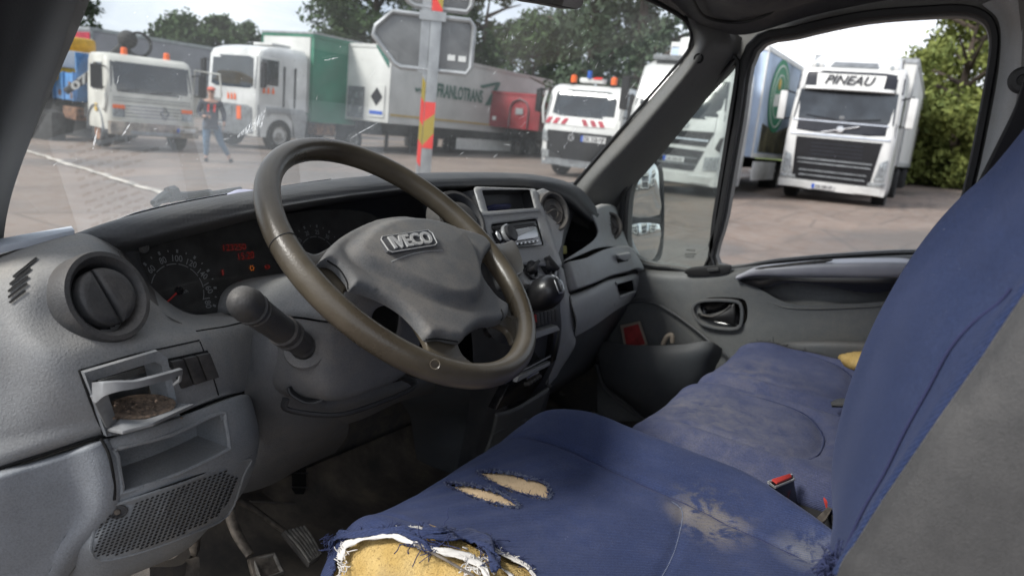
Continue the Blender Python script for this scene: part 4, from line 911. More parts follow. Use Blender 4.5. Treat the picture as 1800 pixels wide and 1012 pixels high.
# apron filling between shroud and the dash (left)
m = MB(); m.loft(rows([[(438, 562, .79), (465, 545, .765), (495, 530, .745), (540, 520, .76), (600, 515, .80)], [(434, 600, .778), (456, 592, .752), (478, 590, .728), (505, 600, .72), (540, 600, .74)],
  [(430, 650, .775), (448, 648, .752), (470, 645, .732), (500, 660, .72), (530, 660, .735)], [(430, 690, .785), (452, 700, .762), (485, 708, .742), (525, 712, .73), (580, 715, .73)],
  [(440, 740, .80), (465, 752, .785), (505, 760, .772), (550, 755, .77), (610, 735, .78)], [(430, 800, .83), (460, 815, .82), (500, 808, .82), (550, 790, .83), (610, 765, .85)],
  [(414, 862, .85), (430, 866, .86), (480, 850, .88), (530, 822, .91), (590, 795, .94)]]), 7, 6)
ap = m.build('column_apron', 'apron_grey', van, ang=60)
m = MB(); m.loft(rows([[(560, 700, .73), (620, 690, .725), (700, 670, .735), (760, 660, .76)], [(575, 722, .735), (630, 712, .732), (705, 688, .745), (765, 672, .77)], [(590, 750, .80), (640, 735, .80), (705, 705, .83), (765, 690, .86)]]), 6, 5); m.build('knee_pad', 'apron_grey', van)
m = MB(); m.prism([atY(a, b, .80) for a, b in ((668, 690), (680, 672), (716, 664), (708, 684), (690, 690))], (0, .01, 0), .001); m.build('loose_connector', 'void', ap)
if 0: m.tube(catmull([atY(462, 592, .736), atY(474, 615, .73), atY(492, 640, .722), atY(508, 680, .722)], 5), .003, 8)
# multi-function stalk -----------------------------------------------------------------
s0, s1 = atY(532, 606, .674), atY(424, 528, .600); sd = unit(s1-s0); L = np.linalg.norm(s1-s0)
m = MB(); m.lathe(s0-sd*.012, sd, [(.0155, 0), (.0165, .008), (.0165, .014), (.0148, .016), (.0148, .020), (.0162, .022), (.0160, .05), (.0155, .062)], 28); stk = m.build('stalk', 'stalk_black', van, ang=50)
m = MB(); m.lathe(s0, sd, [(.0150, .048), (.0190, .050), (.0192, .056), (.0160, .058), (.0160, .063), (.0190, .065), (.0188, .076), (.0150, .079)], 28); m.build('stalk_ring', 'vent_dark', stk, ang=40)
m = MB(); e = L-.018; m.lathe(s0, sd, [(.0158, .076), (.0165, .082), (.0170, e-.022), (.0148, e-.020), (.0148, e-.016), (.0184, e-.014), (.0182, e-.008), (.0154, e-.007), (.0154, e-.003), (.0188, e), (.0182, e+.006), (.0165, e+.016), (.0115, e+.024), (.005, e+.028), (.0003, e+.029)], 32); m.build('stalk_knob', 'stalk_black', stk, ang=45)
m = MB(); q_ = s0+sd*.064+unit(C0-s0)*.0172; b = unit(np.cross(sd, unit(C0-s0))); m.prism([q_+b*.006-sd*.012, q_+b*.006+sd*.004, q_-b*.002+sd*.008, q_-b*.004-sd*.004], unit(C0-s0)*.0022, .0006); m.build('stalk_tab', 'cup_grey', stk)
m = MB(); m.lathe(s0-sd*.015, sd, [(.030, 0), (.028, .006), (.018, .009)], 24); m.build('stalk_boot', 'shroud', lo_)
# ------------------------------------------------------------------ footwell, floor, pedals
m = MB(); m.loft([[atY(a, b, y) for a, b, y in r] for r in [
 [(380, 660, 1.02), (500, 690, 1.08), (620, 700, 1.12), (760, 690, 1.12), (900, 680, 1.12)],
 [(340, 760, 1.05), (480, 770, 1.12), (600, 780, 1.15), (720, 790, 1.15), (900, 760, 1.15)],
 [(320, 850, 1.08), (460, 850, 1.14), (580, 860, 1.16), (700, 870, 1.16), (880, 860, 1.16)],
 [(300, 900, 1.05), (440, 880, 1.10), (560, 900, 1.12), (680, 910, 1.12), (860, 900, 1.12)]]], 8, 7)
fw = m.build('footwell_wall', 'foot_dark', van, ang=70)
FL = [[(.28, 1.12, .80), (.6, 1.14, .80), (1.0, 1.14, .80), (1.5, 1.12, .80), (2.1, 1.1, .80)], [(.28, 1.02, .725), (.6, 1.04, .73), (1.0, 1.05, .73), (1.5, 1.05, .72), (2.1, 1.0, .72)],
      [(.28, .8, .715), (.6, .8, .72), (1.0, .8, .725), (1.5, .8, .715), (2.1, .8, .715)], [(.28, .4, .715), (.6, .4, .72), (1.0, .4, .72), (1.5, .4, .715), (2.1, .4, .715)],
      [(.28, -.6, .715), (.6, -.6, .72), (1.0, -.6, .72), (1.5, -.6, .715), (2.1, -.6, .715)]]
k = NB('floor_mat'); f = k.noise(7, 6, .65); g = k.noise(13, 5, .7, sc=(1, .35, 1)); k.col(k.mix(k.math('MULTIPLY', k.ramp(f, .34, .66), k.ramp(g, .3, .65)), (.075, .068, .062), (.25, .205, .155))); k.set(.85, 0, .3); k.bump(k.noise(90, 5), .15, .002)
m = MB(); m.loft([[V(*p) for p in r] for r in FL], 8, 6); m.build('floor_mat', 'floor_mat', van, ang=70)
m = MB(); m.tube(catmull([atY(440, 880, 1.094), atY(520, 915-30, 1.10), atY(600, 898, 1.108), atY(700, 905, 1.11)], 6), .002, 6)
m.tube(catmull([atY(985, 690, .99), atY(1020, 705, .95), atY(1060, 740, .80), atY(1090, 765, .70)], 6), .006, 8); m.build('mat_fold', 'foot_dark', fw)
m = MB(); P = [(520, 812), (535, 812), (538, 820), (538, 855), (534, 868), (520, 868), (515, 860), (515, 820)]; m.prism([atY(a, b, 1.10) for a, b in P], (0, .003, 0)); sv = m.build('drain_slot', 'void', fw)
m = MB(); [m.tube([atY(512, y_, 1.096), atY(541, y_+1, 1.096)], .0018, 6) for y_ in (830, 855)]; m.build('slot_bar', 'vent_dark', sv)
# bulkhead ahead of the footwells, closes the cabin towards the engine
m = MB(); m.grid([[V(x, 1.26, z) for x in np.linspace(.2, 2.2, 6)] for z in (.6, .95, 1.34)]); m.grid([[V(2.13, y, z) for y in (.3, .8, 1.26)] for z in (.6, .95, 1.18)]); m.grid([[V(.20, y, z) for y in (.98, 1.26)] for z in (.6, 1.34)]); m.grid([[V(x, y, .70) for x in (.25, 2.15)] for y in (-1, 1.26)]); m.build('firewall', 'foot_dark', van, solid=.01)
m = MB(); m.grid([[V(x, y, z) for x in (.55, 1.0, 1.6, 2.05)] for y, z in ((1.0, 1.32), (.93, 1.15), (.98, 1.02))]); m.build('dash_carrier', 'void', van)
def pedal(pad, arm, name, nm_mat, rib=0):
    m = MB(); m.tube(catmull([atY(*p) for p in arm], 6), [.011-.003*i/(len(catmull(arm, 6))-1) for i in range(len(catmull(arm, 6)))], 10, flat=.55); o = m.build(name, 'steel_worn', van)
    P = [atY(*p) for p in pad]; n = unit(np.cross(P[1]-P[0], P[2]-P[1])); n = n if n@(C0-P[0]) > 0 else -n
    m = MB(); m.prism(P, -n*.012, .004, 2); pd = m.build('pedal_pad', nm_mat, o)
    c = np.mean(P[:4], axis=0)
    if rib:
        m = MB()
        for i in range(rib):
            t = (i+.5)/rib; a = P[0]*(1-t)+P[1]*t; b = P[-1]*(1-t)+P[2]*t if len(P) == 4 else P[-1]*(1-t)+P[2]*t
            m.tube(catmull([a+(b-a)*.04+n*.001, (a+b)/2+n*.004, b-(b-a)*.04+n*.001], 5), .0028, 6)
        m.build('pad_ribs', 'cup_worn', pd)
    return o, pd, n, c
plain('cup_worn', (.17, .16, .145), .6, var=.3, nscale=60)
pedal([(496, 932, .93), (536, 922, .92), (566, 975, .86), (545, 992, .85)], [(400, 868, 1.02), (440, 890, 1.0), (475, 915, .97), (510, 940, .93)], 'accelerator_pedal', 'vent_dark', 6)
o, pd, n, c = pedal([(438, 980, .87), (484, 968, .86), (504, 1006, .835), (496, 1030, .825), (452, 1034, .83)], [(398, 862, .98), (404, 900, .95), (418, 940, .92), (440, 975, .885)], 'brake_pedal', 'steel_worn')
m = MB(); P = [atY(*p) for p in [(446, 984, .868), (481, 974, .858), (496, 1006, .835), (458, 1020, .83)]]; m.tube(catmull(P, 1, True), .004, 8, closed=True); m.build('pad_rim', 'cup_worn', pd)
pedal([(318, 985, .86), (352, 975, .86), (356, 1050, .82), (318, 1060, .82)], [(345, 930, .95), (342, 950, .92), (336, 980, .88)], 'clutch_pedal', 'steel_worn')
m = MB(); m.tube(catmull([atY(240, 1012, .83), atY(300, 1005, .86), atY(330, 960, .95)], 5), .02, 8); m.build('foot_rest', 'foot_dark', van)
# ------------------------------------------------------------------ body shell round the cabin
def wsy(x, z): return .92+(1.49-z)*.62+.12*(1-((x-1.2)/.78)**2)
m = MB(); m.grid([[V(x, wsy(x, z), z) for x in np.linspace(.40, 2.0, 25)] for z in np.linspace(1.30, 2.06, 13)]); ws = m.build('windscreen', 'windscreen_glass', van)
# black ceramic border of the windscreen
def wsp(px, py):
    # intersect ray with the curved screen by marching
    d = ray(px, py); lo, hi = .3, 4.
    for _ in range(50):
        t = (lo+hi)/2; p = C0+d*t
        if p[1] < wsy(p[0], p[2]): lo = t
        else: hi = t
    return C0+d*lo
edge = [(1120, -6), (1160, 12), (1196, 34), (1210, 56), (1209, 78), (1196, 102), (1120, 190), (1060, 260), (1010, 318), (985, 350)]
E_ = catmull([wsp(a, b) for a, b in edge], 5); E2 = catmull([wsp(a+9, b-3) for a, b in edge], 5)
m = MB(); m.grid([[p-V(0, .006, 0) for p in E_], [p-V(0, .006, 0)+(q-p)*.9+V(.03, 0, .02) for p, q in zip(E_, E2)]]); m.tube([p-V(0, .006, 0) for p in E_], .004, 6); m.build('screen_seal', 'rubber_seal', ws)
# dried splashes, scratches and wiper smears on the screen
k = NB('smear'); t_ = k.t; t_.nodes.remove(k.b); tr_ = k.n('ShaderNodeBsdfTransparent'); df_ = k.n('ShaderNodeBsdfDiffuse'); df_.inputs[0].default_value = (.8, .8, .8, 1); tl_ = k.n('ShaderNodeBsdfTranslucent'); tl_.inputs[0].default_value = (.8, .8, .8, 1)
a1 = k.n('ShaderNodeAddShader'); k.l(df_.outputs[0], a1.inputs[0]); k.l(tl_.outputs[0], a1.inputs[1]); m2_ = k.n('ShaderNodeMixShader'); k.l(k.ramp(k.noise(160, 3), .3, .7, .05, .5), m2_.inputs[0]); k.l(tr_.outputs[0], m2_.inputs[1]); k.l(a1.outputs[0], m2_.inputs[2]); k.l(m2_.outputs[0], k.out.inputs['Surface'])
rs = random.Random(11); m = MB()
def stroke(x, y, dx, dy, w):
    P = [(x, y), (x+dx*.3+rs.gauss(0, .6), y+dy*.3+rs.gauss(0, .6)), (x+dx*.7+rs.gauss(0, .6), y+dy*.7), (x+dx, y+dy)]; n_ = np.array([-dy, dx])/(math.hypot(dx, dy)+1e-6)
    A = [wsp(p[0]+n_[0]*w*k_, p[1]+n_[1]*w*k_)-V(0, .004, 0) for p, k_ in zip(P, (.3, 1, .8, .1))]; B = [wsp(p[0]-n_[0]*w*k_, p[1]-n_[1]*w*k_)-V(0, .004, 0) for p, k_ in zip(P, (.3, 1, .8, .1))]; m.grid([A, B])
for _ in range(46):
    x, y = rs.uniform(60, 1150), rs.uniform(20, 300)
    if rs.random() < .5: x, y = rs.uniform(860, 1120), rs.uniform(60, 300)
    L_ = rs.uniform(3, 18); a = rs.gauss(-.9, .35); stroke(x, y, L_*math.cos(a), L_*math.sin(a), rs.uniform(.3, .6))
for i in range(16): stroke(415+i*2.8, 242-i*1.2, 1+i*.4, -6-i*2.0, .9)
stroke(612, 244, 52, -30, .8); stroke(567, 106, 26, -5, 1.4); stroke(160, 262, 8, -36, 2); stroke(210, 240, 18, -26, 1.6)
for _ in range(150):
    x, y = rs.uniform(60, 1150), rs.uniform(10, 320); stroke(x, y, rs.uniform(.5, 1.4), rs.uniform(-1, 1), rs.uniform(.3, .8))
m.build('splash_marks', 'smear', ws, smooth=False, weld=False)
# passenger A pillar trim
AP = [
 [(1203, 30, 'w'), (1230, 40, 1.96), (1262, 48, 2.0), (1290, 58, 2.05), (1310, 70, 2.10)],
 [(1213, 66, 'w'), (1236, 72, 1.96), (1262, 78, 1.99), (1285, 88, 2.04), (1300, 98, 2.10)],
 [(1205, 95, 'w'), (1222, 104, 1.95), (1240, 114, 1.985), (1256, 126, 2.03), (1270, 138, 2.10)],
 [(1150, 160, 'w'), (1172, 168, 1.94), (1192, 178, 1.98), (1206, 190, 2.03), (1222, 200, 2.10)],
 [(1080, 240, 'w'), (1105, 248, 1.94), (1126, 258, 1.98), (1142, 268, 2.03), (1160, 276, 2.10)],
 [(1016, 313, 'w'), (1040, 322, 1.94), (1060, 332, 1.98), (1076, 344, 2.03), (1096, 352, 2.10)],
 [(975, 362, 'w'), (1000, 385, 1.94), (1030, 400, 1.98), (1050, 410, 2.03), (1066, 420, 2.10)]]
def mixr(L): return [[(wsp(a, b)-V(0, .008, 0)) if x == 'w' else atX(a, b, x) for a, b, x in r] for r in L]
m = MB(); m.loft(mixr(AP), 6, 7); apil = m.build('pillar_trim', 'pillar_grey', van, ang=70)
q_ = atX(1228, 103, 1.955); m = MB(); m.lathe(q_, unit(C0-q_), [(.013, 0), (.013, .0012), (.009, .002), (.007, -.002), (.0001, -.002)], 18); m.build('trim_plug', 'void', apil)
# driver's A pillar (near, black)
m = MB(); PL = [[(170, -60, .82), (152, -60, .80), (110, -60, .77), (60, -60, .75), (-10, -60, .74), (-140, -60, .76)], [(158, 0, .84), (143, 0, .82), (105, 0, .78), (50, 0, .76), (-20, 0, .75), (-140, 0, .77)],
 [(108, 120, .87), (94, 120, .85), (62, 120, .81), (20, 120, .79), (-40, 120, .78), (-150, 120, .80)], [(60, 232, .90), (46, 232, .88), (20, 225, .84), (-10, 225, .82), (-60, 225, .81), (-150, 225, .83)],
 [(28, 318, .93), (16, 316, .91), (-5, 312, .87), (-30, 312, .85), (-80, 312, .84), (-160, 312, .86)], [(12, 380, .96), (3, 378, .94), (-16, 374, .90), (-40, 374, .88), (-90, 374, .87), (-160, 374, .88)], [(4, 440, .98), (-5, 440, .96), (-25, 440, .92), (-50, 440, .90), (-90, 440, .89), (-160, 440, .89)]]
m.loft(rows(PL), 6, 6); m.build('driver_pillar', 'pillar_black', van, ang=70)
# roof lining and header
RL = [
 [(940, -60, 1.5), (1020, -55, 1.6), (1110, -16, 1.72), (1165, 10, 1.85), (1203, 32, 1.93), (1232, 46, 1.97), (1270, 58, 2.02), (1320, 60, 2.06), (1420, 30, 2.08), (1540, 4, 2.08), (1660, -12, 2.08), (1760, -20, 2.08), (1850, -15, 2.06)],
 [(940, -80, 1.42), (1030, -72, 1.5), (1120, -45, 1.62), (1180, -20, 1.74), (1225, 0, 1.82), (1262, 18, 1.86), (1300, 30, 1.92), (1350, 28, 1.97), (1440, 2, 2.01), (1550, -22, 2.02), (1670, -36, 2.02), (1770, -45, 2.02), (1860, -40, 2.0)],
 [(940, -110, 1.3), (1040, -105, 1.36), (1140, -90, 1.46), (1210, -70, 1.55), (1265, -45, 1.62), (1310, -22, 1.68), (1350, -10, 1.75), (1400, -10, 1.82), (1480, -30, 1.88), (1580, -55, 1.90), (1690, -70, 1.9), (1790, -80, 1.9), (1880, -80, 1.88)]]
R3 = [[atX(*p) for p in r] for r in RL]; R3.append([V(p[0]-.25, p[1]-.10, 2.13) for p in R3[-1]])
m = MB(); m.loft(R3, 6, 6); rl = m.build('roof_lining', 'roof_lining', van, ang=70)
m = MB(); m.grid([[V(x, y, 2.13+.02*math.sin((x-.3)/1.8*3.14)) for x in np.linspace(.28, 2.15, 9)] for y in (-1.0, -.3, .2, .62)]); m.build('roof_panel', 'roof_lining', van, solid=.02, off=1)
m = MB(); P = catmull([atX(1345, -5, 1.80), atX(1360, 20, 1.90), atX(1300, 40, 1.95), atX(1240, 30, 1.88), atX(1215, -5, 1.75)], 6); m.tube(P, .004, 8); m.build('lining_edge', 'rubber_seal', rl)
m = MB(); m.grid([[V(x, -.98, z) for x in np.linspace(.28, 2.15, 6)] for z in (.7, 1.4, 2.14)]); m.build('bulkhead', 'door_grey', van, solid=.02)
m = MB(); m.grid([[V(2.13, y, z) for y in (-.98, -.5, -.12)] for z in (.7, 1.4, 2.14)]); m.build('side_wall', 'door_grey', van, solid=.02)
# nose of the van below the screen (outside)
m = MB(); m.loft([[V(.35, 1.06, 1.36), V(.8, 1.16, 1.38), V(1.2, 1.18, 1.38), V(1.6, 1.16, 1.38), V(2.1, 1.06, 1.36)], [V(.30, 1.35, 1.28), V(.8, 1.5, 1.28), V(1.2, 1.54, 1.28), V(1.6, 1.5, 1.28), V(2.15, 1.35, 1.28)], [V(.28, 1.7, 1.05), V(.8, 1.86, 1.05), V(1.2, 1.9, 1.05), V(1.6, 1.86, 1.05), V(2.18, 1.7, 1.05)], [V(.28, 1.8, .55), V(.8, 1.96, .55), V(1.2, 2.0, .55), V(1.6, 1.96, .55), V(2.18, 1.8, .55)]], 5, 5)
plain('white_paint', (.62, .63, .62), .35, var=.05, coat=.3)
m.build('bonnet', 'white_paint', van, solid=.01)
m = MB(); m.tube(catmull([wsp(285, 362)+V(0, .02, 0), wsp(315, 346)+V(0, .03, 0), wsp(345, 349)+V(0, .03, 0), wsp(390, 344)+V(0, .03, 0)], 6), .007, 8); m.tube([wsp(318, 347)+V(0, .03, 0), wsp(330, 344)+V(0, .03, 0)], .013, 8); m.tube([wsp(300, 358)+V(0, .025, 0), wsp(440, 335)+V(0, .025, 0)], .004, 6); m.build('wiper', 'black', van)
# rear view mirror inside
m = MB(); mq = [(915, -14), (930, 1), (968, 8), (1008, 16), (1020, 15), (1026, 6), (1024, -30), (940, -60)]
P = catmull([atY(a, b, .52) for a, b in mq], 3, True); m.prism(P, (0, .025, 0), .004, 3); rv = m.build('interior_mirror', 'black', van, ang=50)
m = MB(); cc = np.mean(P, axis=0); m.prism([cc+(p-cc)*.93-V(0, .0012, 0) for p in P], (0, .001, 0)); m.build('mirror_glass', 'mirror_glass', rv)
m = MB(); m.tube([cc+V(0, .02, .01), cc+V(.0, .10, .10)], .012, 10); m.build('mirror_stem', 'black', rv)
# ------------------------------------------------------------------ passenger door
WIN = [(1326, 88), (1400, 62), (1520, 36), (1640, 26), (1692, 25), (1722, 33), (1737, 52), (1738, 95), (1722, 190), (1700, 300), (1678, 385), (1662, 425), (1646, 440), (1560, 443), (1450, 450), (1360, 458), (1257, 466), (1272, 380), (1300, 220)]
QTR = [(1293, 110), (1270, 128), (1230, 170), (1170, 240), (1120, 300), (1103, 330), (1097, 370), (1096, 430), (1104, 448), (1130, 462), (1170, 468), (1236, 468), (1252, 380), (1276, 230)]
DO = [(985, 440), (1000, 395), (1100, 262), (1228, 118), (1262, 74), (1300, 46), (1400, 20), (1530, -8), (1680, -24), (1770, -20), (1800, 30), (1802, 140), (1770, 300), (1740, 460), (1560, 480), (1200, 500), (1040, 500)]
def ring3(L, x, n=4): return catmull([atX(a, b, x) for a, b in L], n, True)
m = MB(); m.prism(ring3(DO, 2.085, 2), (.035, 0, 0)); door = m.build('passenger_door', 'pillar_grey', van, ang=30)
def holeX(L, x0, x1, n=4):
    c = MB(); P = catmull([(a, b, 0) for a, b in L], n, True) if n else [(a, b, 0) for a, b in L]
    c.grid([[atX(p[0], p[1], x0) for p in P], [atX(p[0], p[1], x0)+V(x1-x0, 0, 0) for p in P]], closeu=True); k = len(P); c.f.append(tuple(range(k))[::-1]); c.f.append(tuple(range(k, 2*k))); return c
cut(door, [holeX(WIN, 2.05, 2.2), holeX(QTR, 2.05, 2.2)])
# rubber channel round both panes, thick at the outer edge
def seal(L, wd, name, x=2.07, k=.006):
    P = catmull([(a, b, 0) for a, b in L], 4, True); c = np.mean(P, axis=0); G = []
    n_ = len(P); out = []
    for i in range(n_):
        t = P[(i+1) % n_]-P[i-1]; nn = np.array([t[1], -t[0], 0]); nn /= np.linalg.norm(nn); 
        out.append(nn)
    area = sum(P[i][0]*P[(i+1) % n_][1]-P[(i+1) % n_][0]*P[i][1] for i in range(n_)); sg = 1 if area > 0 else -1
    w = [wd(P[i][0], P[i][1]) for i in range(n_)]
    A = [atX(P[i][0], P[i][1], x+.035) for i in range(n_)]; B = [atX(P[i][0], P[i][1], x) for i in range(n_)]; D = [atX(P[i][0]+out[i][0]*sg*w[i], P[i][1]+out[i][1]*sg*w[i], x) for i in range(n_)]; E = [d+V(.02, 0, 0) for d in D]
    B2 = [b*.8+d*.2-V(k, 0, 0) for b, d in zip(B, D)]; D2 = [b*.2+d*.8-V(k, 0, 0) for b, d in zip(B, D)]
    m = MB(); m.grid([A, B, B2, D2, D, E], closeu=True); return m.build(name, 'rubber_seal', door, ang=50)
seal(WIN, lambda x, y: 3 if y > 435 else 17 if x > 1500 or y < 120 else 12, 'window_seal')
seal(QTR, lambda x, y: 4 if y > 440 else 9, 'quarter_seal')
m = MB(); m.prism(ring3(QTR, 2.11), (.004, 0, 0)); qg = m.build('quarter_window', 'quarter_glass', door, ang=30)
textquad('IVECO', [atX(1207, 438, 2.105), atX(1222, 439, 2.105), atX(1222, 442, 2.105), atX(1207, 441, 2.105)], .0003, 'glass_print', 'black', qg, bold=.02)
m = MB(); [m.prism([atX(1204, 445+i*3, 2.105), atX(1224-i*2, 446+i*3, 2.105), atX(1224-i*2, 447+i*3, 2.105), atX(1204, 446+i*3, 2.105)], (.0003, 0, 0)) for i in range(3)]; m.build('glass_print', 'black', qg)
# light frame strip behind the seal (rear edge) 
m = MB(); m.loft([[atX(*p) for p in r] for r in [[(1726, 8, 2.06), (1745, 0, 2.04), (1768, -6, 2.0), (1790, -10, 1.98)], [(1756, 40, 2.065), (1770, 36, 2.045), (1784, 34, 2.0), (1797, 30, 1.97)], [(1757, 110, 2.065), (1770, 110, 2.045), (1783, 112, 2.0), (1795, 115, 1.97)], [(1740, 210, 2.065), (1753, 212, 2.045), (1767, 218, 2.0), (1785, 225, 1.97)], [(1714, 330, 2.065), (1727, 332, 2.045), (1742, 340, 2.0), (1765, 350, 1.97)], [(1685, 430, 2.065), (1697, 436, 2.045), (1712, 446, 2.0), (1735, 460, 1.97)], [(1672, 470, 2.065), (1684, 478, 2.045), (1700, 490, 2.0), (1722, 500, 1.97)]]], 6, 6)
m.build('rear_frame', 'fascia', door, ang=70)
m = MB(); m.loft([[atX(*p) for p in r] for r in [[(1786, -20, 1.985), (1800, -25, 1.95), (1850, -30, 1.90)], [(1795, 60, 1.975), (1812, 60, 1.94), (1860, 60, 1.88)], [(1790, 150, 1.975), (1805, 150, 1.94), (1860, 160, 1.88)], [(1765, 290, 1.975), (1790, 300, 1.94), (1850, 300, 1.88)], [(1730, 450, 1.975), (1760, 460, 1.94), (1840, 460, 1.88)]]], 5, 5); m.build('rear_pillar', 'pillar_grey', van, ang=70)
# inner door card
m = MB(); m.grid([[V(2.125, y, z) for y in np.linspace(-.2, 1.2, 4)] for z in (.6, .9, 1.235)]); m.build('door_skin', 'door_dark', door, solid=.01, off=1)
DC = [
 [(1085, 452, 2.10), (1110, 462, 2.10), (1150, 470, 2.10), (1250, 472, 2.10), (1350, 463, 2.10), (1450, 455, 2.10), (1560, 448, 2.10), (1650, 445, 2.10), (1740, 452, 2.10)],
 [(1060, 440, 2.05), (1100, 470, 2.05), (1160, 482, 2.05), (1250, 480, 2.045), (1350, 468, 2.04), (1450, 460, 2.04), (1560, 453, 2.04), (1650, 451, 2.045), (1740, 460, 2.05)],
 [(1080, 490, 2.05), (1110, 500, 2.05), (1165, 505, 2.045), (1250, 505, 2.035), (1350, 495, 2.03), (1450, 488, 2.03), (1560, 480, 2.03), (1650, 480, 2.035), (1740, 490, 2.05)],
 [(1070, 540, 2.06), (1110, 530, 2.065), (1165, 540, 2.055), (1230, 545, 2.045), (1330, 550, 2.04), (1450, 545, 2.04), (1560, 540, 2.04), (1650, 540, 2.045), (1740, 540, 2.05)],
 [(1050, 590, 2.07), (1110, 590, 2.075), (1170, 590, 2.07), (1235, 590, 2.055), (1330, 590, 2.045), (1450, 590, 2.045), (1560, 590, 2.045), (1650, 590, 2.05), (1740, 590, 2.05)],
 [(1050, 650, 2.075), (1110, 655, 2.08), (1180, 650, 2.08), (1250, 650, 2.07), (1330, 650, 2.06), (1450, 650, 2.06), (1560, 650, 2.06), (1650, 650, 2.06), (1740, 650, 2.06)],
 [(1050, 740, 2.08), (1110, 740, 2.08), (1180, 740, 2.08), (1250, 740, 2.08), (1330, 740, 2.08), (1450, 740, 2.08), (1560, 740, 2.08), (1650, 740, 2.08), (1740, 740, 2.08)]]
m = MB(); m.loft([[atX(*p) for p in r] for r in DC], 8, 7); card = m.build('door_card', 'door_grey', door, ang=70)
s_ = card.modifiers.new('s', 'SOLIDIFY'); s_.thickness = .004; s_.offset = -1; bake(card)
CAV = [(1306, 496), (1340, 494), (1400, 487), (1480, 486), (1560, 484), (1606, 474), (1612, 490), (1590, 515), (1558, 534), (1500, 540), (1420, 542), (1375, 538), (1340, 520)]
HND = [(1218, 548), (1222, 534), (1240, 528), (1280, 528), (1301, 534), (1304, 560), (1296, 577), (1262, 577), (1232, 568)]
if card.data.polygons[0].normal.x > 0: pass
cut(card, [holeX(CAV, 1.98, 2.12, 3), holeX(HND, 1.98, 2.12, 3)])
def cavity(L, x, dp, nm, mat, sh=.12):
    P = catmull([atX(a, b, x) for a, b in L], 3, True); c = np.mean(P, axis=0); m = MB(); f_ = lambda k, h: [c+(p-c)*k+V(h, 0, 0) for p in P]
    m.grid([f_(1.03, 0), f_(1.0, .004), f_(.96, dp*.6), f_(1-sh, dp*.92), f_(.6, dp), f_(.01, dp)], closeu=True); return m.build(nm, mat, card, ang=70)
cavity(CAV, 2.035, .05, 'armrest_recess', 'door_grey')
cavity(HND, 2.043, .035, 'handle_recess', 'gloss_black')
# armrest: swept grab bar
AR = [(1296, 487, .004), (1330, 476, .008), (1380, 473, .011), (1450, 470, .014), (1530, 469, .015), (1590, 469, .014), (1606, 471, .007)]
G = []
for a, b, h in AR:
    c = atX(a, b, 2.025); k = h*1.1; G.append([c+V(-.012-h*1.4, 0, k*.6), c+V(-.004, 0, k*1.1), c+V(.02, 0, k*1.2), c+V(.03, 0, -k*.2), c+V(.012, 0, -k*1.6), c+V(-.010-h*.8, 0, -k*1.3)])
m = MB(); m.loft([catmull(g, 4, True) for g in G], 1, 8, closeu=True); m.build('armrest', 'armrest_grey', card, ang=70) if 0 else None
plain('armrest_grey', (.45, .45, .49), .35, var=.1, grain=600)
m.build('armrest', 'armrest_grey', card, ang=70)
m = MB(); m.prism(catmull([atX(a, b, 2.0) for a, b in ((1325, 472), (1370, 465), (1453, 456), (1460, 459), (1420, 466), (1370, 474))], 3, True), (.01, 0, 0), .002); m.build('grip_inlay', 'vent_dark', card)
m = MB(); m.prism(catmull([atX(a, b, 2.02) for a, b in ((1300, 491), (1355, 484), (1430, 480), (1530, 479), (1607, 480), (1597, 503), (1545, 515), (1500, 512), (1447, 502), (1395, 497), (1345, 505), (1320, 502))], 3, True), (.012, 0, 0), .003); m.build('armrest_underside', 'gloss_black', card)
# window switch panel
m = MB(); m.prism(catmull([atX(a, b, 2.03) for a, b in ((1202, 478), (1214, 470), (1250, 467), (1284, 466), (1280, 479), (1260, 484), (1215, 484))], 3, True), (.012, 0, 0), .003); sw = m.build('switch_panel', 'black', card)
m = MB(); m.prism([atX(a, b, 2.022) for a, b in ((1242, 472), (1262, 470), (1264, 476), (1244, 478))], (.006, 0, 0), .002); m.build('window_switch', 'vent_dark', sw)
# inner handle lever
m = MB(); m.loft([[atX(1228, 550, 2.045), atX(1228, 553, 2.045), atX(1229, 556, 2.045)], [atX(1250, 552, 2.035), atX(1250, 557, 2.033), atX(1250, 562, 2.036)], [atX(1272, 545, 2.035), atX(1272, 555, 2.03), atX(1272, 566, 2.036)], [atX(1292, 532, 2.04), atX(1293, 552, 2.036), atX(1292, 572, 2.042)]], 5, 5)
m.build('door_handle', 'black', card, solid=.004)
m = MB(); m.tube(catmull([atX(a, b, 2.036) for a, b in HND], 3, True), .005, 8, closed=True, flat=.7); m.build('handle_surround', 'door_dark', card)
m = MB(); m.tube(catmull([atX(1232, 553, 2.03), atX(1252, 556, 2.027), atX(1272, 547, 2.028), atX(1284, 536, 2.03)], 5), .0018, 6); m.build('handle_edge', 'vent_dark', card)
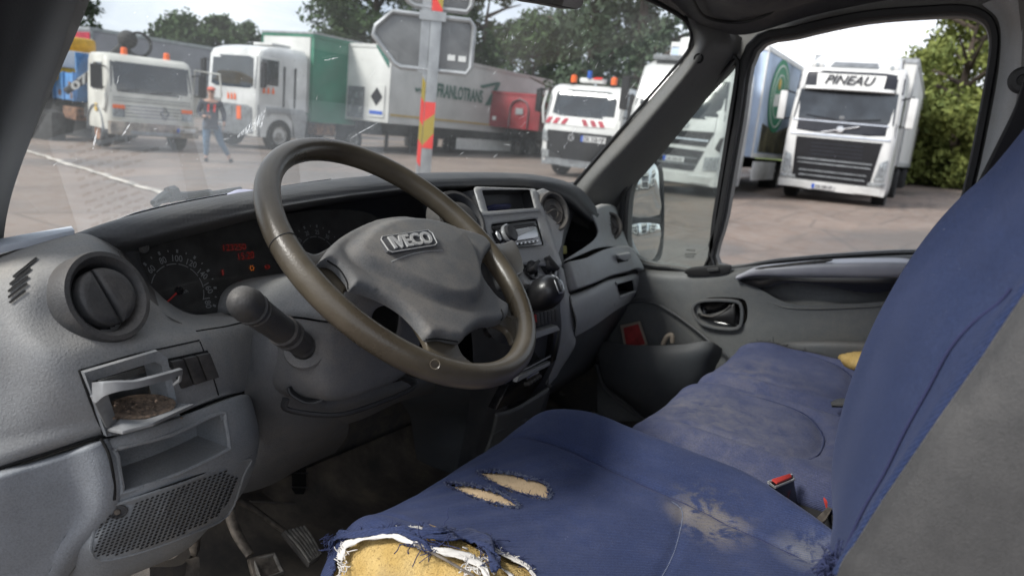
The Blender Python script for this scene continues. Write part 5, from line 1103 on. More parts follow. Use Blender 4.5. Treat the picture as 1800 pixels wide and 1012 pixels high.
# door pocket: bulging bin with open mouth
PK = [
 [(1052, 598, 1.985), (1100, 606, 1.965), (1150, 608, 1.955), (1200, 606, 1.965), (1245, 600, 1.985), (1268, 612, 2.03)],
 [(1050, 612, 1.975), (1100, 622, 1.95), (1150, 626, 1.94), (1200, 622, 1.95), (1243, 616, 1.975), (1264, 628, 2.03)],
 [(1052, 640, 1.975), (1100, 650, 1.945), (1150, 655, 1.935), (1200, 650, 1.95), (1238, 640, 1.98), (1255, 645, 2.03)],
 [(1062, 670, 1.99), (1100, 685, 1.96), (1150, 692, 1.95), (1200, 685, 1.96), (1232, 672, 1.99), (1250, 670, 2.03)],
 [(1085, 690, 2.02), (1120, 710, 1.99), (1160, 722, 1.98), (1200, 715, 1.99), (1228, 700, 2.02), (1248, 690, 2.05)],
 [(1110, 710, 2.06), (1140, 735, 2.04), (1170, 745, 2.03), (1200, 740, 2.04), (1228, 720, 2.06), (1250, 700, 2.08)]]
m = MB(); m.loft([[atX(*p) for p in r] for r in PK], 7, 6); m.build('door_pocket', 'door_dark', card, ang=70, solid=.005)
m = MB(); m.tube(catmull([atX(1082, 545, 2.05), atX(1110, 531, 2.052), atX(1140, 530, 2.05), (atX(1180, 548, 2.045)), atX(1225, 580, 2.035), atX(1248, 600, 2.03), atX(1268, 614, 2.03)], 6), .0045, 8); m.tube(catmull([atX(1048, 640, 1.96), atX(1062, 680, 1.98), atX(1100, 715, 2.0), atX(1130, 735, 2.03)], 6), .006, 8); m.build('pocket_edge', 'door_dark', card)
m = MB(); m.loft([[atX(*p) for p in r] for r in [[(1370, 606, 2.03), (1400, 602, 2.0), (1460, 601, 1.99), (1540, 604, 1.99)], [(1372, 612, 2.02), (1402, 610, 1.985), (1460, 609, 1.975), (1540, 611, 1.975)], [(1372, 650, 2.03), (1402, 650, 1.995), (1460, 650, 1.985), (1540, 650, 1.985)], [(1372, 700, 2.06), (1402, 700, 2.03), (1460, 700, 2.02), (1540, 700, 2.02)]]], 6, 6); m.build('rear_pocket', 'door_dark', card, ang=70, solid=.005)
m = MB(); m.tube([atX(1629, 452, 2.02), atX(1630, 436, 2.02)], .010, 10); m.sphere(atX(1630, 435, 2.02), .010, 6); m.build('lock_pin', 'black', door)
m = MB(); q = [atX(a, b, 2.02) for a, b in ((1090, 572), (1124, 564), (1138, 606), (1098, 614))]; m.prism(q, (.006, 0, 0), .0008); o = m.build('booklet', 'card_beige', None, smooth=False); tag(o, 'small red and beige booklet standing in the passenger door pocket', 'booklet')
m = MB(); m.prism([p-V(.001, 0, 0) for p in [atX(a, b, 2.02) for a, b in ((1096, 576), (1122, 569), (1134, 604), (1102, 612))]], (.001, 0, 0)); m.build('booklet_cover', 'red_card', o, smooth=False)
textquad('BB', [atX(1101, 583, 2.0175), atX(1120, 579, 2.0175), atX(1123, 587, 2.0175), atX(1104, 591, 2.0175)], .0005, 'cover_print', 'card_beige', o) if 0 else None
m = MB(); m.tube(catmull([atX(1165, 606, 2.0), atX(1172, 592, 2.0), atX(1181, 589, 2.0), atX(1182, 602, 2.0)], 4), .007, 8); o = m.build('glove', 'card_beige', None); tag(o, 'small tan scrap poking out of the passenger door pocket behind the booklet', 'scrap')
# exterior door mirror -----------------------------------------------------------
mx_ = 2.36
MO = [(1104, 300), (1112, 284), (1128, 276), (1145, 277), (1158, 286), (1166, 305), (1168, 380), (1165, 440), (1156, 460), (1140, 466), (1115, 462), (1102, 450), (1100, 380)]
mn = unit(V(-.42, -1, .03)); mo = atY(1134, 370, .93)
def MP(a, b, h=0): return atP(a, b, mo+mn*h, mn)
P = catmull([MP(a, b) for a, b in MO], 4, True); cc = np.mean(P, axis=0)
m = MB(); m.grid([P, [p-mn*.03 for p in P], [cc+(p-cc)*.9-mn*.06 for p in P], [cc+(p-cc)*.6-mn*.09 for p in P], [cc+(p-cc)*.01-mn*.10 for p in P]], closeu=True); m.grid([P, [cc+(p-cc)*.93 for p in P], [cc+(p-cc)*.92-mn*.008 for p in P], [cc+(p-cc)*.01-mn*.008 for p in P]], closeu=True)
mh = m.build('door_mirror', 'black', van, ang=45)
m = MB(); m.prism(catmull([MP(a, b, -.005) for a, b in ((1106, 304), (1114, 290), (1130, 283), (1146, 285), (1156, 300), (1158, 340), (1159, 377), (1104, 379))], 2, True), mn*.003, .001); m.build('mirror_glass', 'mirror_glass', mh)
m = MB(); m.prism(catmull([MP(a, b, -.005) for a, b in ((1104, 396), (1158, 394), (1158, 430), (1150, 452), (1138, 458), (1112, 453), (1104, 440))], 2, True), mn*.003, .001); m.build('wide_angle_glass', 'mirror_glass', mh)
m = MB(); m.prism([MP(1101, 384, .002), MP(1162, 382, .002), MP(1162, 391, .002), MP(1101, 393, .002)], -mn*.02, .002); m.build('mirror_bar', 'black', mh)
m = MB(); m.tube([cc-mn*.07-V(0, 0, .06), V(2.14, 1.10, cc[2]-.06)], .018, 8); m.tube([cc-mn*.07+V(0, 0, .1), V(2.14, 1.10, cc[2]+.06)], .015, 8); m.build('mirror_arm', 'black', mh)
# ------------------------------------------------------------------ driver's seat
def gridmesh(ctrl, nu, nv):
    rr = [catmull(r, nu) for r in ctrl]; cols = [catmull([rr[i][j] for i in range(len(rr))], nv) for j in range(len(rr[0]))]
    return np.array([[cols[j][i] for j in range(len(cols))] for i in range(len(cols[0]))])
def segd(P, A, B):
    AB = B-A; t = np.clip(((P-A)@AB)/(AB@AB), 0, 1); return np.linalg.norm(P-(A+t[..., None]*AB), axis=-1)
def groove(G, lines, depth, w):
    """press seams into the cushion top"""
    for L in lines:
        L = [np.array(p[:2], float) for p in catmull([V(p[0], p[1], 0) for p in L], 6)]; d = np.min([segd(G[..., :2], L[i], L[i+1]) for i in range(len(L)-1)], axis=0)
        G[..., 2] -= depth*np.exp(-(d/w)**2)
    return G
ys = [(-.10, 1.115, 0), (.04, 1.122, 0), (.18, 1.126, 0), (.32, 1.132, 0), (.455, 1.140, 0), (.530, 1.122, .02), (.560, 1.068, .05), (.552, .985, .09), (.53, .90, .1)]
def right_x(y): return 1.095 if y > .2 else 1.095-.125*((.2-y)/.16)**1.1*.75
rowsC = []
for y, z, fl in ys:
    rx = right_x(y); lx = .548+.012*(y > .5)
    cols = [(lx+.004, -.20), (lx-.004, -.10), (lx+.004, -.035), (lx+.045, .010), (.66, -.004), (.74, -.010), (.83, -.008), (min(.945, rx-.07), -.001), (rx-.045, .017), (rx-.008, -.012), (rx, -.07), (rx-.005, -.18)]
    rowsC.append([V(x, y-(.045*(abs(i-5.5)/5.5)**3 if y > .43 else 0), max(.86, z+dz*(1 if y < .48 else .8))) for i, (x, dz) in enumerate(cols)])
G = gridmesh(rowsC, 20, 24)
seams = [[(.950, .52), (.954, .498), (.946, .37), (.938, .248), (.925, .15), (.91, .059), (.90, -.02)], [(.93, .252), (.915, .232), (.865, .218), (.80, .207), (.735, .205), (.67, .212), (.63, .24)], [(.63, .52), (.63, .37), (.63, .24), (.64, .05)]]
G = groove(G, seams[:1], .006, .006); G = groove(G, seams[1:], .004, .006)
for i in range(G.shape[0]):
    for j in range(G.shape[1]):
        p = G[i, j]; top = 1 if p[2] > 1.09 else .3
        G[i, j, 2] += top*(.0030*noise.noise(Vector(p*9))+.0012*noise.noise(Vector(p*28)))
        # puckers radiating from the rips
        for c in (atZ(870, 850, 1.14), ):
            dx, dy = p[0]-c[0], p[1]-c[1]; rr_ = math.hypot(dx, dy); G[i, j, 2] += .0022*math.exp(-(rr_/.10)**2)*math.sin((dx*.5+dy*1.0)*160)
nr, nc = G.shape[:2]
verts = [Vector(p) for r in G for p in r]; faces = [(i*nc+j, i*nc+j+1, (i+1)*nc+j+1, (i+1)*nc+j) for i in range(nr-1) for j in range(nc-1)]
bvh = BVHTree.FromPolygons(verts, faces)
def SPt(px, py, h=0.):
    d = Vector(ray(px, py)).normalized(); hit, n, _, _ = bvh.ray_cast(Vector(C0), d)
    if hit is None: q = atZ(px, py, 1.10); return q+V(0, 0, h)
    if n.z < 0 and abs(n.z) > .2 or n.dot(d) > 0: n = -n
    return V(*hit)+V(*n)*h
RIP1 = [(837, 830), (865, 828), (899, 833), (935, 842), (960, 851), (966, 866), (963, 878), (945, 874), (920, 869), (895, 861), (868, 850), (848, 838)]
RIP2 = [(782, 850), (800, 850), (820, 852), (860, 860), (890, 872), (912, 890), (900, 892), (875, 887), (850, 881), (825, 872), (800, 860)]
TEAR = [(440, 1200), (520, 1080), (585, 1012), (596, 965), (618, 942), (660, 936), (686, 931), (740, 929), (775, 936), (809, 944), (830, 949), (869, 966), (899, 979), (925, 995), (940, 1012), (985, 1060), (1050, 1200)]
def ragg(x, y, k=4.): return (x+k*noise.noise(Vector((x*.22, y*.22, 1.)))+2*noise.noise(Vector((x*.7, y*.7, 3.))), y+k*noise.noise(Vector((x*.22, y*.22, 7.)))+2*noise.noise(Vector((x*.7, y*.7, 9.))))
kf = []
for f in faces:
    c = (G.reshape(-1, 3)[list(f)]).mean(axis=0); px, py = proj(c); qx, qy = ragg(px, py)
    if inpoly(qx, qy, RIP1) or inpoly(qx, qy, RIP2) or (inpoly(qx, qy, TEAR) and c[1] > .05 and c[0] < .9): continue
    kf.append(f)
m = MB(); m.add([p for p in G.reshape(-1, 3)], kf); seat = m.build('seat_cushion', 'seat_cloth', van, ang=180); seat['label'] = 'torn blue driver seat cushion with yellow foam showing'
s_ = seat.modifiers.new('s', 'SOLIDIFY'); s_.thickness = .0022; s_.offset = 0
# foam core, a skin 5 mm inside
Gf = G.copy(); nrm = np.zeros_like(G); a = np.gradient(G, axis=0); b = np.gradient(G, axis=1); nn = np.cross(a, b); nn /= np.linalg.norm(nn, axis=-1, keepdims=True)+1e-9; cen_ = V(.82, .2, 1.0)
sgn = np.sign(((G-cen_)*nn).sum(-1, keepdims=True)); nn = nn*np.where(sgn == 0, 1, sgn)
Gf = G-nn*.0065
for i in range(nr):
    for j in range(nc):
        p = Gf[i, j]; Gf[i, j] += nn[i, j]*(.0012*noise.noise(Vector(p*120))+.004*noise.noise(Vector(p*22))-.001)
m = MB(); Gf2 = Gf[int(nr*.35)::2, :int(nc*.62):2]; m.grid([[p for p in r] for r in Gf2]); fo = m.build('foam_core', 'foam', seat, ang=180)
# seams and stitched piping
def onseat(x, y, h):
    hit, n, _, _ = bvh.ray_cast(Vector((x, y, 1.4)), Vector((0, 0, -1))); return V(*hit)+V(0, 0, h) if hit else V(x, y, 1.12)
m = MB(); m.tube([onseat(p[0], p[1], .0002) for p in catmull([V(a, b, 0) for a, b in seams[0]], 14)], .0012, 6); m.build('cushion_seam', 'thread_dark', seat)
m = MB(); U = [onseat(p[0], p[1], .0006) for p in catmull([V(a, b, 0) for a, b in seams[1]], 40)]
for i in range(0, len(U)-2, 2): m.tube([U[i], (U[i]+U[i+1])/2+V(0, 0, .0006), U[i+1]], .0007, 5)
m.build('stitching', 'thread_blue', seat)
# frayed edges
def thread(m, p, d, L, r, sag=.3, n=5):
    d = unit(d); q = [p]; v = d.copy()
    for i in range(n):
        v = unit(v+V(random.gauss(0, .35), random.gauss(0, .35), random.gauss(-.05, .25))); q.append(q[-1]+v*L/n)
    m.tube(catmull(q, 2), r, 4)
mN, mW, mD = MB(), MB(), MB()
def fringe(L, mm, n, Lm, r, hm=.002, out=(0, 0)):
    P = catmull([(a, b, 0) for a, b in L], 8)
    for _ in range(n):
        i = random.randrange(len(P)-1); a = P[i]+(P[i+1]-P[i])*random.random(); t = P[i+1]-P[i]; nrm_ = np.array([-t[1], t[0], 0])/(np.linalg.norm(t)+1e-9)*random.choice((-1, 1))
        p = SPt(a[0]+random.gauss(0, .7), a[1]+random.gauss(0, .7), .0015); q = SPt(a[0]+(nrm_[0]*.6+t[0]/np.linalg.norm(t)*random.choice((-1, 1)))*10, a[1]+(nrm_[1]*.6)*10, .004)
        thread(mm, p, q-p, random.uniform(.3, 1)*Lm, r)
for RP in (RIP1, RIP2):
    RC = RP+[RP[0]]; fringe(RC, mD, 240, .005, .0003); fringe(RC, mN, 260, .008, .0004); fringe(RC[1:8], mD, 200, .007, .0003)
    P = catmull([(a, b, 0) for a, b in RP], 6, True); mN.tube([SPt(p[0]+random.gauss(0, .5), p[1]+random.gauss(0, .5), .0008) for p in P], [random.uniform(.0009, .0018) for _ in P], 5, closed=True)
ED = TEAR[2:15]
fringe(ED, mN, 160, .012, .0005); fringe([(686, 931), (740, 929), (809, 944)], mW, 60, .006, .0005); fringe([(869, 966), (899, 979), (937, 1006)], mW, 60, .006, .0006)
def strip(L, w, mm, h=.004, wav=.002, th=.0016, n=10, ph=0):
    P = catmull([(a, b, 0) for a, b, *_ in L], n); out = []
    hs_ = catmull([(p[2] if len(p) > 2 else h, 0, 0) for p in L], n); ws_ = catmull([(p[3] if len(p) > 3 else w, 0, 0) for p in L], n)
    for i, p in enumerate(P):
        t = P[min(i+1, len(P)-1)]-P[max(i-1, 0)]; nv = np.array([-t[1], t[0]])/(np.linalg.norm(t)+1e-9); row = []
        for k_ in range(6):
            u = (k_/5-.5)*ws_[i][0]*2+random.gauss(0, .25); row.append(SPt(p[0]+nv[0]*u, p[1]+nv[1]*u, hs_[i][0]+wav*math.sin(k_*1.7+i*.45+ph)))
        out.append(row)
    mm.grid(out)
st_ = MB(); strip([(578, 968, .004, 1.5), (590, 952, .006, 5), (612, 944, .008, 6), (650, 942, .007, 6), (690, 938, .007, 5), (725, 945, .009, 7), (770, 953, .010, 7), (810, 952, .009, 9), (835, 955, .010, 11), (850, 970, .012, 11), (860, 990, .012, 9), (872, 1015, .010, 8)], 6, st_, wav=.0016)
strip([(690, 936, .004, 3), (715, 945, .008, 4), (742, 960, .009, 3), (760, 975, .006, 2)], 3, st_, ph=2); strip([(742, 940, .009, 3), (770, 948, .012, 5), (800, 945, .008, 5), (822, 948, .004, 3)], 3, st_, ph=1)
st_.build('torn_cloth', 'seat_cloth', seat, ang=180, solid=.0018)
sw_ = MB(); strip([(602, 985, .003, 4), (608, 965, .004, 6), (625, 955, .005, 5), (655, 947, .005, 4), (690, 946, .005, 4), (715, 953, .005, 5), (745, 965, .006, 5), (775, 975, .006, 5), (800, 980, .006, 6), (830, 992, .006, 6), (850, 1008, .006, 5), (862, 1030, .005, 4)], 5, sw_, wav=.0012)
strip([(688, 932, .0015, 2), (715, 930, .002, 3), (745, 931, .002, 3), (780, 938, .002, 2.5), (808, 945, .0015, 1)], 3, sw_, wav=.0004); strip([(869, 968, .002, 2), (885, 976, .0025, 3.5), (905, 985, .0025, 4), (925, 997, .0025, 3.5), (938, 1012, .002, 3), (945, 1030, .002, 2)], 3, sw_, wav=.0005)
strip([(812, 962, .002, 2), (840, 970, .002, 3), (860, 985, .002, 3), (885, 1000, .002, 3), (905, 1020, .002, 3)], 3, sw_, wav=.0005)
sw_.build('torn_lining', 'thread_white', seat, ang=180, solid=.001)
for _ in range(46):
    a = (random.uniform(725, 780), random.uniform(938, 975)); p = SPt(*a, .008); thread(mN, p, V(random.gauss(0, 1), random.gauss(0, 1), random.uniform(-.4, .3)), random.uniform(.012, .03), .0006)
for _ in range(30):
    a = (random.uniform(835, 880), random.uniform(955, 1010)); p = SPt(*a, .010); thread(mN, p, V(random.gauss(0, 1), random.gauss(0, 1), random.uniform(-.4, .3)), random.uniform(.01, .022), .0006)
for _ in range(30): p = SPt(random.uniform(577, 597), random.uniform(942, 965), .004); thread(mN, p, V(-1, .2, -.3), random.uniform(.008, .02), .0006)
for _ in range(40): p = SPt(random.uniform(598, 615), random.uniform(955, 1010), .003); thread(mW, p, V(random.gauss(0, 1), random.gauss(0, 1), 0), random.uniform(.005, .014), .0007)
for _ in range(40): p = SPt(random.uniform(815, 855), random.uniform(985, 1010), .005); thread(mW, p, V(random.gauss(0, 1), random.gauss(0, 1), 0), random.uniform(.006, .014), .0008)
mN.build('frayed_threads', 'thread_navy', seat, ang=180); mW.build('lining_threads', 'thread_white', seat, ang=180); mD.build('rip_fuzz', 'thread_blue', seat, ang=180)
m = MB(); m.tube([SPt(733, 964, .008), SPt(780, 988, .008), SPt(835, 1018, .006)], .0016, 8); m.build('seat_wire', 'steel_worn', seat)
m = MB(); m.loft([[SPt(848, 840, -.003)+V(0, 0, 0) for _ in range(1)]*3, [SPt(900, 850, -.003)]*3], 1, 1) if 0 else None
# cream foam just under the two rips
for RP, nm in ((RIP1, 'rip_foam'), (RIP2, 'rip_foam')):
    P = catmull([(a, b, 0) for a, b in RP], 4, True); c = np.mean(P, axis=0); m = MB()
    m.grid([[SPt(c[0]+(p[0]-c[0])*k_, c[1]+(p[1]-c[1])*k_, -.0042) for p in P] for k_ in (1.12, .9, .6, .3, .02)], closeu=True); m.build(nm, 'foam_pale', seat, ang=180)
# ------------------------------------------------------------------ driver's backrest
BR = [[(1860, 150), (1880, 200), (1905, 260), (1930, 300), (1950, 320)], [(1748, 290), (1780, 335), (1815, 390), (1840, 430), (1858, 430)], [(1690, 345), (1728, 385), (1765, 440), (1795, 478), (1812, 480)], [(1640, 400), (1680, 437), (1724, 490), (1757, 525), (1782, 520)],
 [(1590, 470), (1628, 492), (1672, 530), (1710, 562), (1745, 575)], [(1540, 560), (1578, 573), (1625, 590), (1668, 610), (1714, 622)], [(1506, 640), (1542, 652), (1585, 667), (1630, 680), (1672, 682)], [(1480, 720), (1512, 732), (1550, 745), (1590, 752), (1628, 745)],
 [(1464, 800), (1492, 812), (1522, 822), (1554, 826), (1587, 805)], [(1463, 865), (1480, 872), (1500, 880), (1520, 885), (1541, 873)], [(1472, 915), (1480, 922), (1488, 932), (1496, 936), (1504, 932)], [(1486, 955), (1482, 962), (1478, 975), (1476, 985), (1464, 1002)]]
xs = [.82, .76, .68, .605, .572]; rowsB = []
for r in BR:
    w = [atX(p[0], p[1], x) for p, x in zip(r, xs)]; B = w[0]
    w[1] = w[1]+V(0, .008, 0); w[2] = w[2]+V(0, .010, 0); w[3] = w[3]+V(0, -.002, 0)
    bk_ = lambda s_, dy, dz: C0+(B-C0)*s_+V(0, dy, dz)
    rowsB.append([bk_(1.38, -.09, -.03), bk_(1.22, -.06, -.02), bk_(1.09, -.012, -.008)]+w+[w[-1]+V(.001, -.012, 0), w[-1]+V(.002, -.04, 0)])
m = MB(); m.loft(rowsB, 8, 7); br = m.build('seat_backrest', 'back_cloth', van, ang=180)
E_ = [r[7] for r in rowsB]; EC = catmull(E_, 8)
m = MB(); m.tube([p+V(-.003, -.003, 0) for p in EC], .0032, 8); m.build('backrest_piping', 'back_cloth', br)
m = MB(); FC = catmull([r[6]*.999+V(-.001, .0015, 0) for r in rowsB], 8); m.tube(FC[20:], .0012, 6); SC = catmull([atX(a, b, .66)+V(-.002, .0105, 0) for a, b in ((1752, 318), (1748, 370), (1745, 430), (1738, 500), (1727, 548))], 8); m.build('backrest_seam', 'thread_dark', br)
G = []
for p in E_: G.append([p+V(-.001, -.002, 0), p+V(-.007, -.004, 0), p+V(-.016, -.018, 0), p+V(-.024, -.06, 0), p+V(-.026, -.17, 0), p+V(-.01, -.26, 0), p+V(.05, -.30, 0), p+V(.45, -.30, 0)])
last = G[-1]; G.append([q+V(0, -.01, -.06) for q in last]); G.append([q+V(.0, -.02, -.18) for q in last])
m = MB(); m.loft([g[:2] for g in G], 6, 6); m.build('shell_edge', 'seat_worn', br, ang=180)
m = MB(); m.loft([[g[1]+V(.0005, 0, 0)]+g[2:] for g in G], 6, 6); shl = m.build('backrest_shell', 'seat_plastic', br, ang=180)
mN2 = MB()
for _ in range(70):
    p = atX(random.uniform(1444, 1474), random.uniform(972, 1012), .585+random.uniform(-.01, .01)); thread(mN2, p, V(random.gauss(0, 1), random.gauss(0, 1), random.gauss(0, 1)), random.uniform(.008, .02), .0006)
mN2.sphere(atX(1458, 1004, .60), .010, 8, (1, 1, 1.3)); mN2.build('frayed_corner', 'thread_navy', br, ang=180)
m = MB(); m.rbox(atX(1796, 250, .80)+V(0, -.02, 0), (.05, .03, .045), .008); m.build('headrest_guide', 'seat_plastic', br)
# ------------------------------------------------------------------ passenger bench
def bench(x0, x1, yf, z, nm, zl=.0, yb=-.1, seam=None):
    R = []
    for y, dz in ((yb, -.01), (.05, -.006), (.16, 0), (.28, .004), (yf-.07, .004), (yf-.02, -.012), (yf+.002, -.05), (yf-.01, -.12), (yf-.03, -.2)):
        nar = .02*max(0, (.12-y)/.2)
        R.append([V(x, y-(.03*(abs(i-4.5)/4.5)**4 if y > yf-.1 else 0), z+dz+d) for i, (x, d) in enumerate([(x0+.01+nar, -.055), (x0+nar, -.035), (x0+.008+nar, -.018), (x0+.045, .006), (x0+.10, .000), ((x0+x1)/2, -.002), (x1-.10, .001), (x1-.045, .008), (x1-.010, -.030), (x1, -.10)])])
    G = gridmesh(R, 10, 10)
    sm = seam(x0, x1, yf); G = groove(G, sm, .010, .011)
    for i in range(G.shape[0]):
        for j in range(G.shape[1]): p = G[i, j]; G[i, j, 2] += .004*noise.noise(Vector(p*8))+.0015*noise.noise(Vector(p*25))
    m = MB(); m.grid([[p for p in r] for r in G]); o = m.build(nm, 'bench_cloth', van, ang=180)
    nr, nc = G.shape[:2]; bv_ = BVHTree.FromPolygons([Vector(p) for r in G for p in r], [(i*nc+j, i*nc+j+1, (i+1)*nc+j+1, (i+1)*nc+j) for i in range(nr-1) for j in range(nc-1)])
    def on(x, y, h): hit, n, _, _ = bv_.ray_cast(Vector((x, y, 1.5)), Vector((0, 0, -1))); return V(*hit)+V(0, 0, h) if hit else V(x, y, z)
    m = MB()
    for L in sm: m.tube([on(p[0], p[1], .0000) for p in catmull([V(a, b, 0) for a, b in L], 10)], .0014, 6)
    m.build('cushion_seam', 'thread_navy', o); return o, on
useam = lambda x0, x1, yf: [[(x0+.075, yf-.02), (x0+.075, yf-.12), (x0+.07, .22), (x0+.085, .16), (x0+.13, .125), (x0+.20, .118), (x1-.12, .13), (x1-.07, .17), (x1-.055, .25), (x1-.05, yf-.12), (x1-.05, yf-.02)]]
b1, on1 = bench(1.165, 1.545, .425, 1.112, 'middle_seat_cushion', seam=useam); b2, on2 = bench(1.545, 1.985, .415, 1.112, 'outer_seat_cushion', seam=useam)
m = MB(); m.loft([[V(1.165, y, z) for y in (-.1, .1, .3, .39)] for z in (1.07, .9, .75)], 3, 3); m.loft([[V(x, .36, z) for x in (1.13, 1.4, 1.7, 1.97)] for z in (1.03, .9, .75)], 3, 3); m.build('bench_base', 'black_soft', van)
m = MB(); m.rbox((.82, .2, .93), (.46, .55, .14), .02); m.rbox((.82, .18, .80), (.36, .45, .15), .02); m.build('seat_base', 'black_soft', van)
m = MB(); m.loft([[V(x, y, z) for x in (1.16, 1.3, 1.5, 1.75, 1.97)] for y, z in ((-.10, 1.06), (-.03, 1.12), (-.035, 1.3), (-.09, 1.5), (-.13, 1.68), (-.18, 1.72), (-.24, 1.6))], 6, 6); m.build('bench_backrest', 'bench_cloth', van, ang=180)
mt = MB()
for i in range(90):
    t = random.random(); y = .38-.30*t; x = 1.965+random.gauss(0, .006); thread(mt, on2(min(1.97, x), y, .003), V(random.gauss(0, 1), random.gauss(0, 1), .2), random.uniform(.008, .022), .0009)
mt.tube(catmull([on2(1.955, y, .002)+V(random.gauss(0, .003), 0, 0) for y in np.linspace(.39, .06, 12)], 3), .004, 6); mt.build('torn_edge', 'black_soft', b2, ang=180)
m = MB(); m.sphere(on2(1.93, .10, .012), .05, 10, (1.0, 1.3, .5)); m.sphere(on2(1.90, .05, .012), .045, 10, (1.2, 1.2, .6)); m.sphere(on2(1.955, .14, .008), .028, 8, (.9, 1.3, .6))
for i, v in enumerate(m.v): n_ = noise.noise(Vector(v)*30); m.v[i] = (v[0]+.008*n_, v[1]+.008*noise.noise(Vector(v)*33+Vector((5, 0, 0))), v[2]+.008*n_)
m.build('exposed_foam', 'foam', b2, ang=180)
m = MB(); m.loft([[atZ(1460, 706, 1.13), atZ(1475, 700, 1.135), atZ(1500, 700, 1.14)], [atZ(1462, 712, 1.13), atZ(1478, 713, 1.135), atZ(1500, 712, 1.14)], [atZ(1464, 714, 1.12), atZ(1480, 716, 1.12), atZ(1500, 716, 1.12)]], 5, 5); m.build('recline_lever', 'seat_plastic', b1, solid=.006)
# buckles
def q3(L, z): return [atZ(a, b, z_) for (a, b, z_) in L]
m = MB(); P = q3([(1352, 848, 1.115), (1392, 836, 1.115), (1398, 841, 1.11), (1358, 854, 1.11)], 0); m.prism(P, (.0, .0, -.004), .001); bk = m.build('belt_buckle', 'gloss_black', van)
T = [atZ(1350, 847, 1.12), atZ(1392, 834, 1.12), atZ(1396, 842, 1.115), atZ(1362, 856, 1.115)]; m = MB(); m.prism(T, V(.035, -.035, -.13), .003, 2); m.build('buckle_body', 'gloss_black', bk)
m = MB(); t0 = (T[0]+T[1]+T[2]+T[3])/4; m.prism([t0+(p-t0)*.78+V(0, 0, .002) for p in T], (0, 0, .003), .001); m.build('release_button', 'buckle_red', bk)
m = MB(); m.tube(T, .002, 6, closed=True); m.build('buckle_rim', 'silver', bk)
P = [atZ(1446, 872, 1.09), atZ(1462, 868, 1.09), atZ(1464, 880, 1.085), atZ(1448, 882, 1.085)]; m = MB(); m.prism(P, (0, -.01, -.02), .003); b2k = m.build('belt_buckle', 'buckle_red', van)
m = MB(); m.prism([p+V(.004, -.004, -.012) for p in P], (0, -.02, -.08), .003); m.build('buckle_body', 'black', b2k)
m = MB(); m.prism([atZ(a, b, z) for a, b, z in ((1432, 912, 1.075), (1460, 884, 1.08), (1466, 888, 1.08), (1452, 912, 1.07), (1440, 922, 1.065))], (0, 0, -.006), .0015); m.build('seat_bracket', 'steel_worn', van)
# ------------------------------------------------------------------ seat belt of the passenger side
m = MB(); L_ = [(1799, 140), (1782, 190), (1752, 252), (1722, 312), (1694, 372), (1672, 425), (1660, 470)]; Rr = [(1816, 158), (1806, 215), (1786, 275), (1752, 345), (1730, 400), (1716, 450), (1704, 500)]
m.loft([[atX(a[0], a[1], 1.90), atX((a[0]+b[0])/2, (a[1]+b[1])/2, 1.905), atX(b[0], b[1], 1.91)] for a, b in zip(L_, Rr)], 3, 6); bl = m.build('seat_belt', 'belt_black', van, solid=.002)
m = MB(); P = catmull([atX(a+1, b, 1.897) for a, b in L_], 30)
for i in range(0, len(P)-2, 2): m.tube([P[i], P[i+1]], .0007, 4)
m.build('belt_edge_stitch', 'cup_grey', bl)
m = MB(); m.lathe(atX(1798, 142, 1.92), (-1, 0, 0), [(.028, 0), (.028, .008), (.022, .014), (.012, .014), (.011, .004), (.0001, .004)], 24); m.build('belt_anchor', 'seat_plastic', van)
# ================================================================== outside
k = NB('gravel'); f = k.noise(.35, 6, .6); g = k.noise(5, 6, .65); h = k.noise(60, 3, .6); w = k.noise(.12, 4, .55, sc=(1, 2.2, 1))
co = k.mix(k.ramp(f, .35, .65), (.14, .102, .082), (.22, .165, .132)); co = k.mix(k.ramp(g, .4, .7, 0, .5), co, (.25, .23, .21)); co = k.mix(k.ramp(h, .62, .75, 0, .5), co, (.42, .39, .36))
vo_ = k.n('ShaderNodeTexVoronoi', feature='DISTANCE_TO_EDGE'); vo_.inputs['Scale'].default_value = .45; k.l(k.tc.outputs['Object'], vo_.inputs['Vector']); co = k.mix(k.ramp(vo_.outputs['Distance'], .0, .02, .5, 0), co, (.07, .06, .055)); tm_ = k.noise(1.1, 4, .6, sc=(.25, 3.5, 1), dist=.4); co = k.mix(k.ramp(tm_, .55, .68, 0, .45), co, (.10, .085, .075)); wet = k.ramp(w, .48, .58); co = k.mix(k.math('MULTIPLY', wet, .55), co, (.07, .065, .06)); k.col(co); k.set(k.ramp(wet, 0, 1, .9, .45), 0, .4); k.bump(h, .5, .02)
k = NB('grass'); f = k.noise(3, 5); k.col(k.mix(k.ramp(f, .3, .7), (.08, .12, .03), (.16, .19, .05))); k.set(.9, 0, .2)
plain('truck_white', (.60, .60, .585), .3, var=.10, nscale=1.5, coat=.3)
plain('truck_cream', (.54, .53, .48), .45, var=.12, nscale=1.5)
plain('box_white', (.58, .58, .56), .5, var=.08, nscale=.8)
plain('truck_black', (.012, .012, .014), .6, spec=.2, var=.1)
plain('truck_navy', (.018, .02, .028), .5, spec=.3, var=.1)
plain('truck_grey', (.16, .17, .18), .6, var=.2)
plain('chassis', (.03, .03, .03), .8, var=.3)
plain('tyre', (.02, .02, .02), .85, var=.2)
plain('rim_steel', (.33, .32, .30), .5, .4, var=.2, nscale=12)
plain('rim_rust', (.22, .11, .06), .8, var=.4, nscale=12)
plain('curtain_green', (.025, .16, .10), .55, var=.15, nscale=1)
plain('curtain_grey', (.22, .22, .24), .6, var=.1, nscale=1)
plain('curtain_red', (.38, .025, .05), .55, var=.15, nscale=1)
plain('container_red', (.24, .022, .03), .55, var=.15, nscale=1)
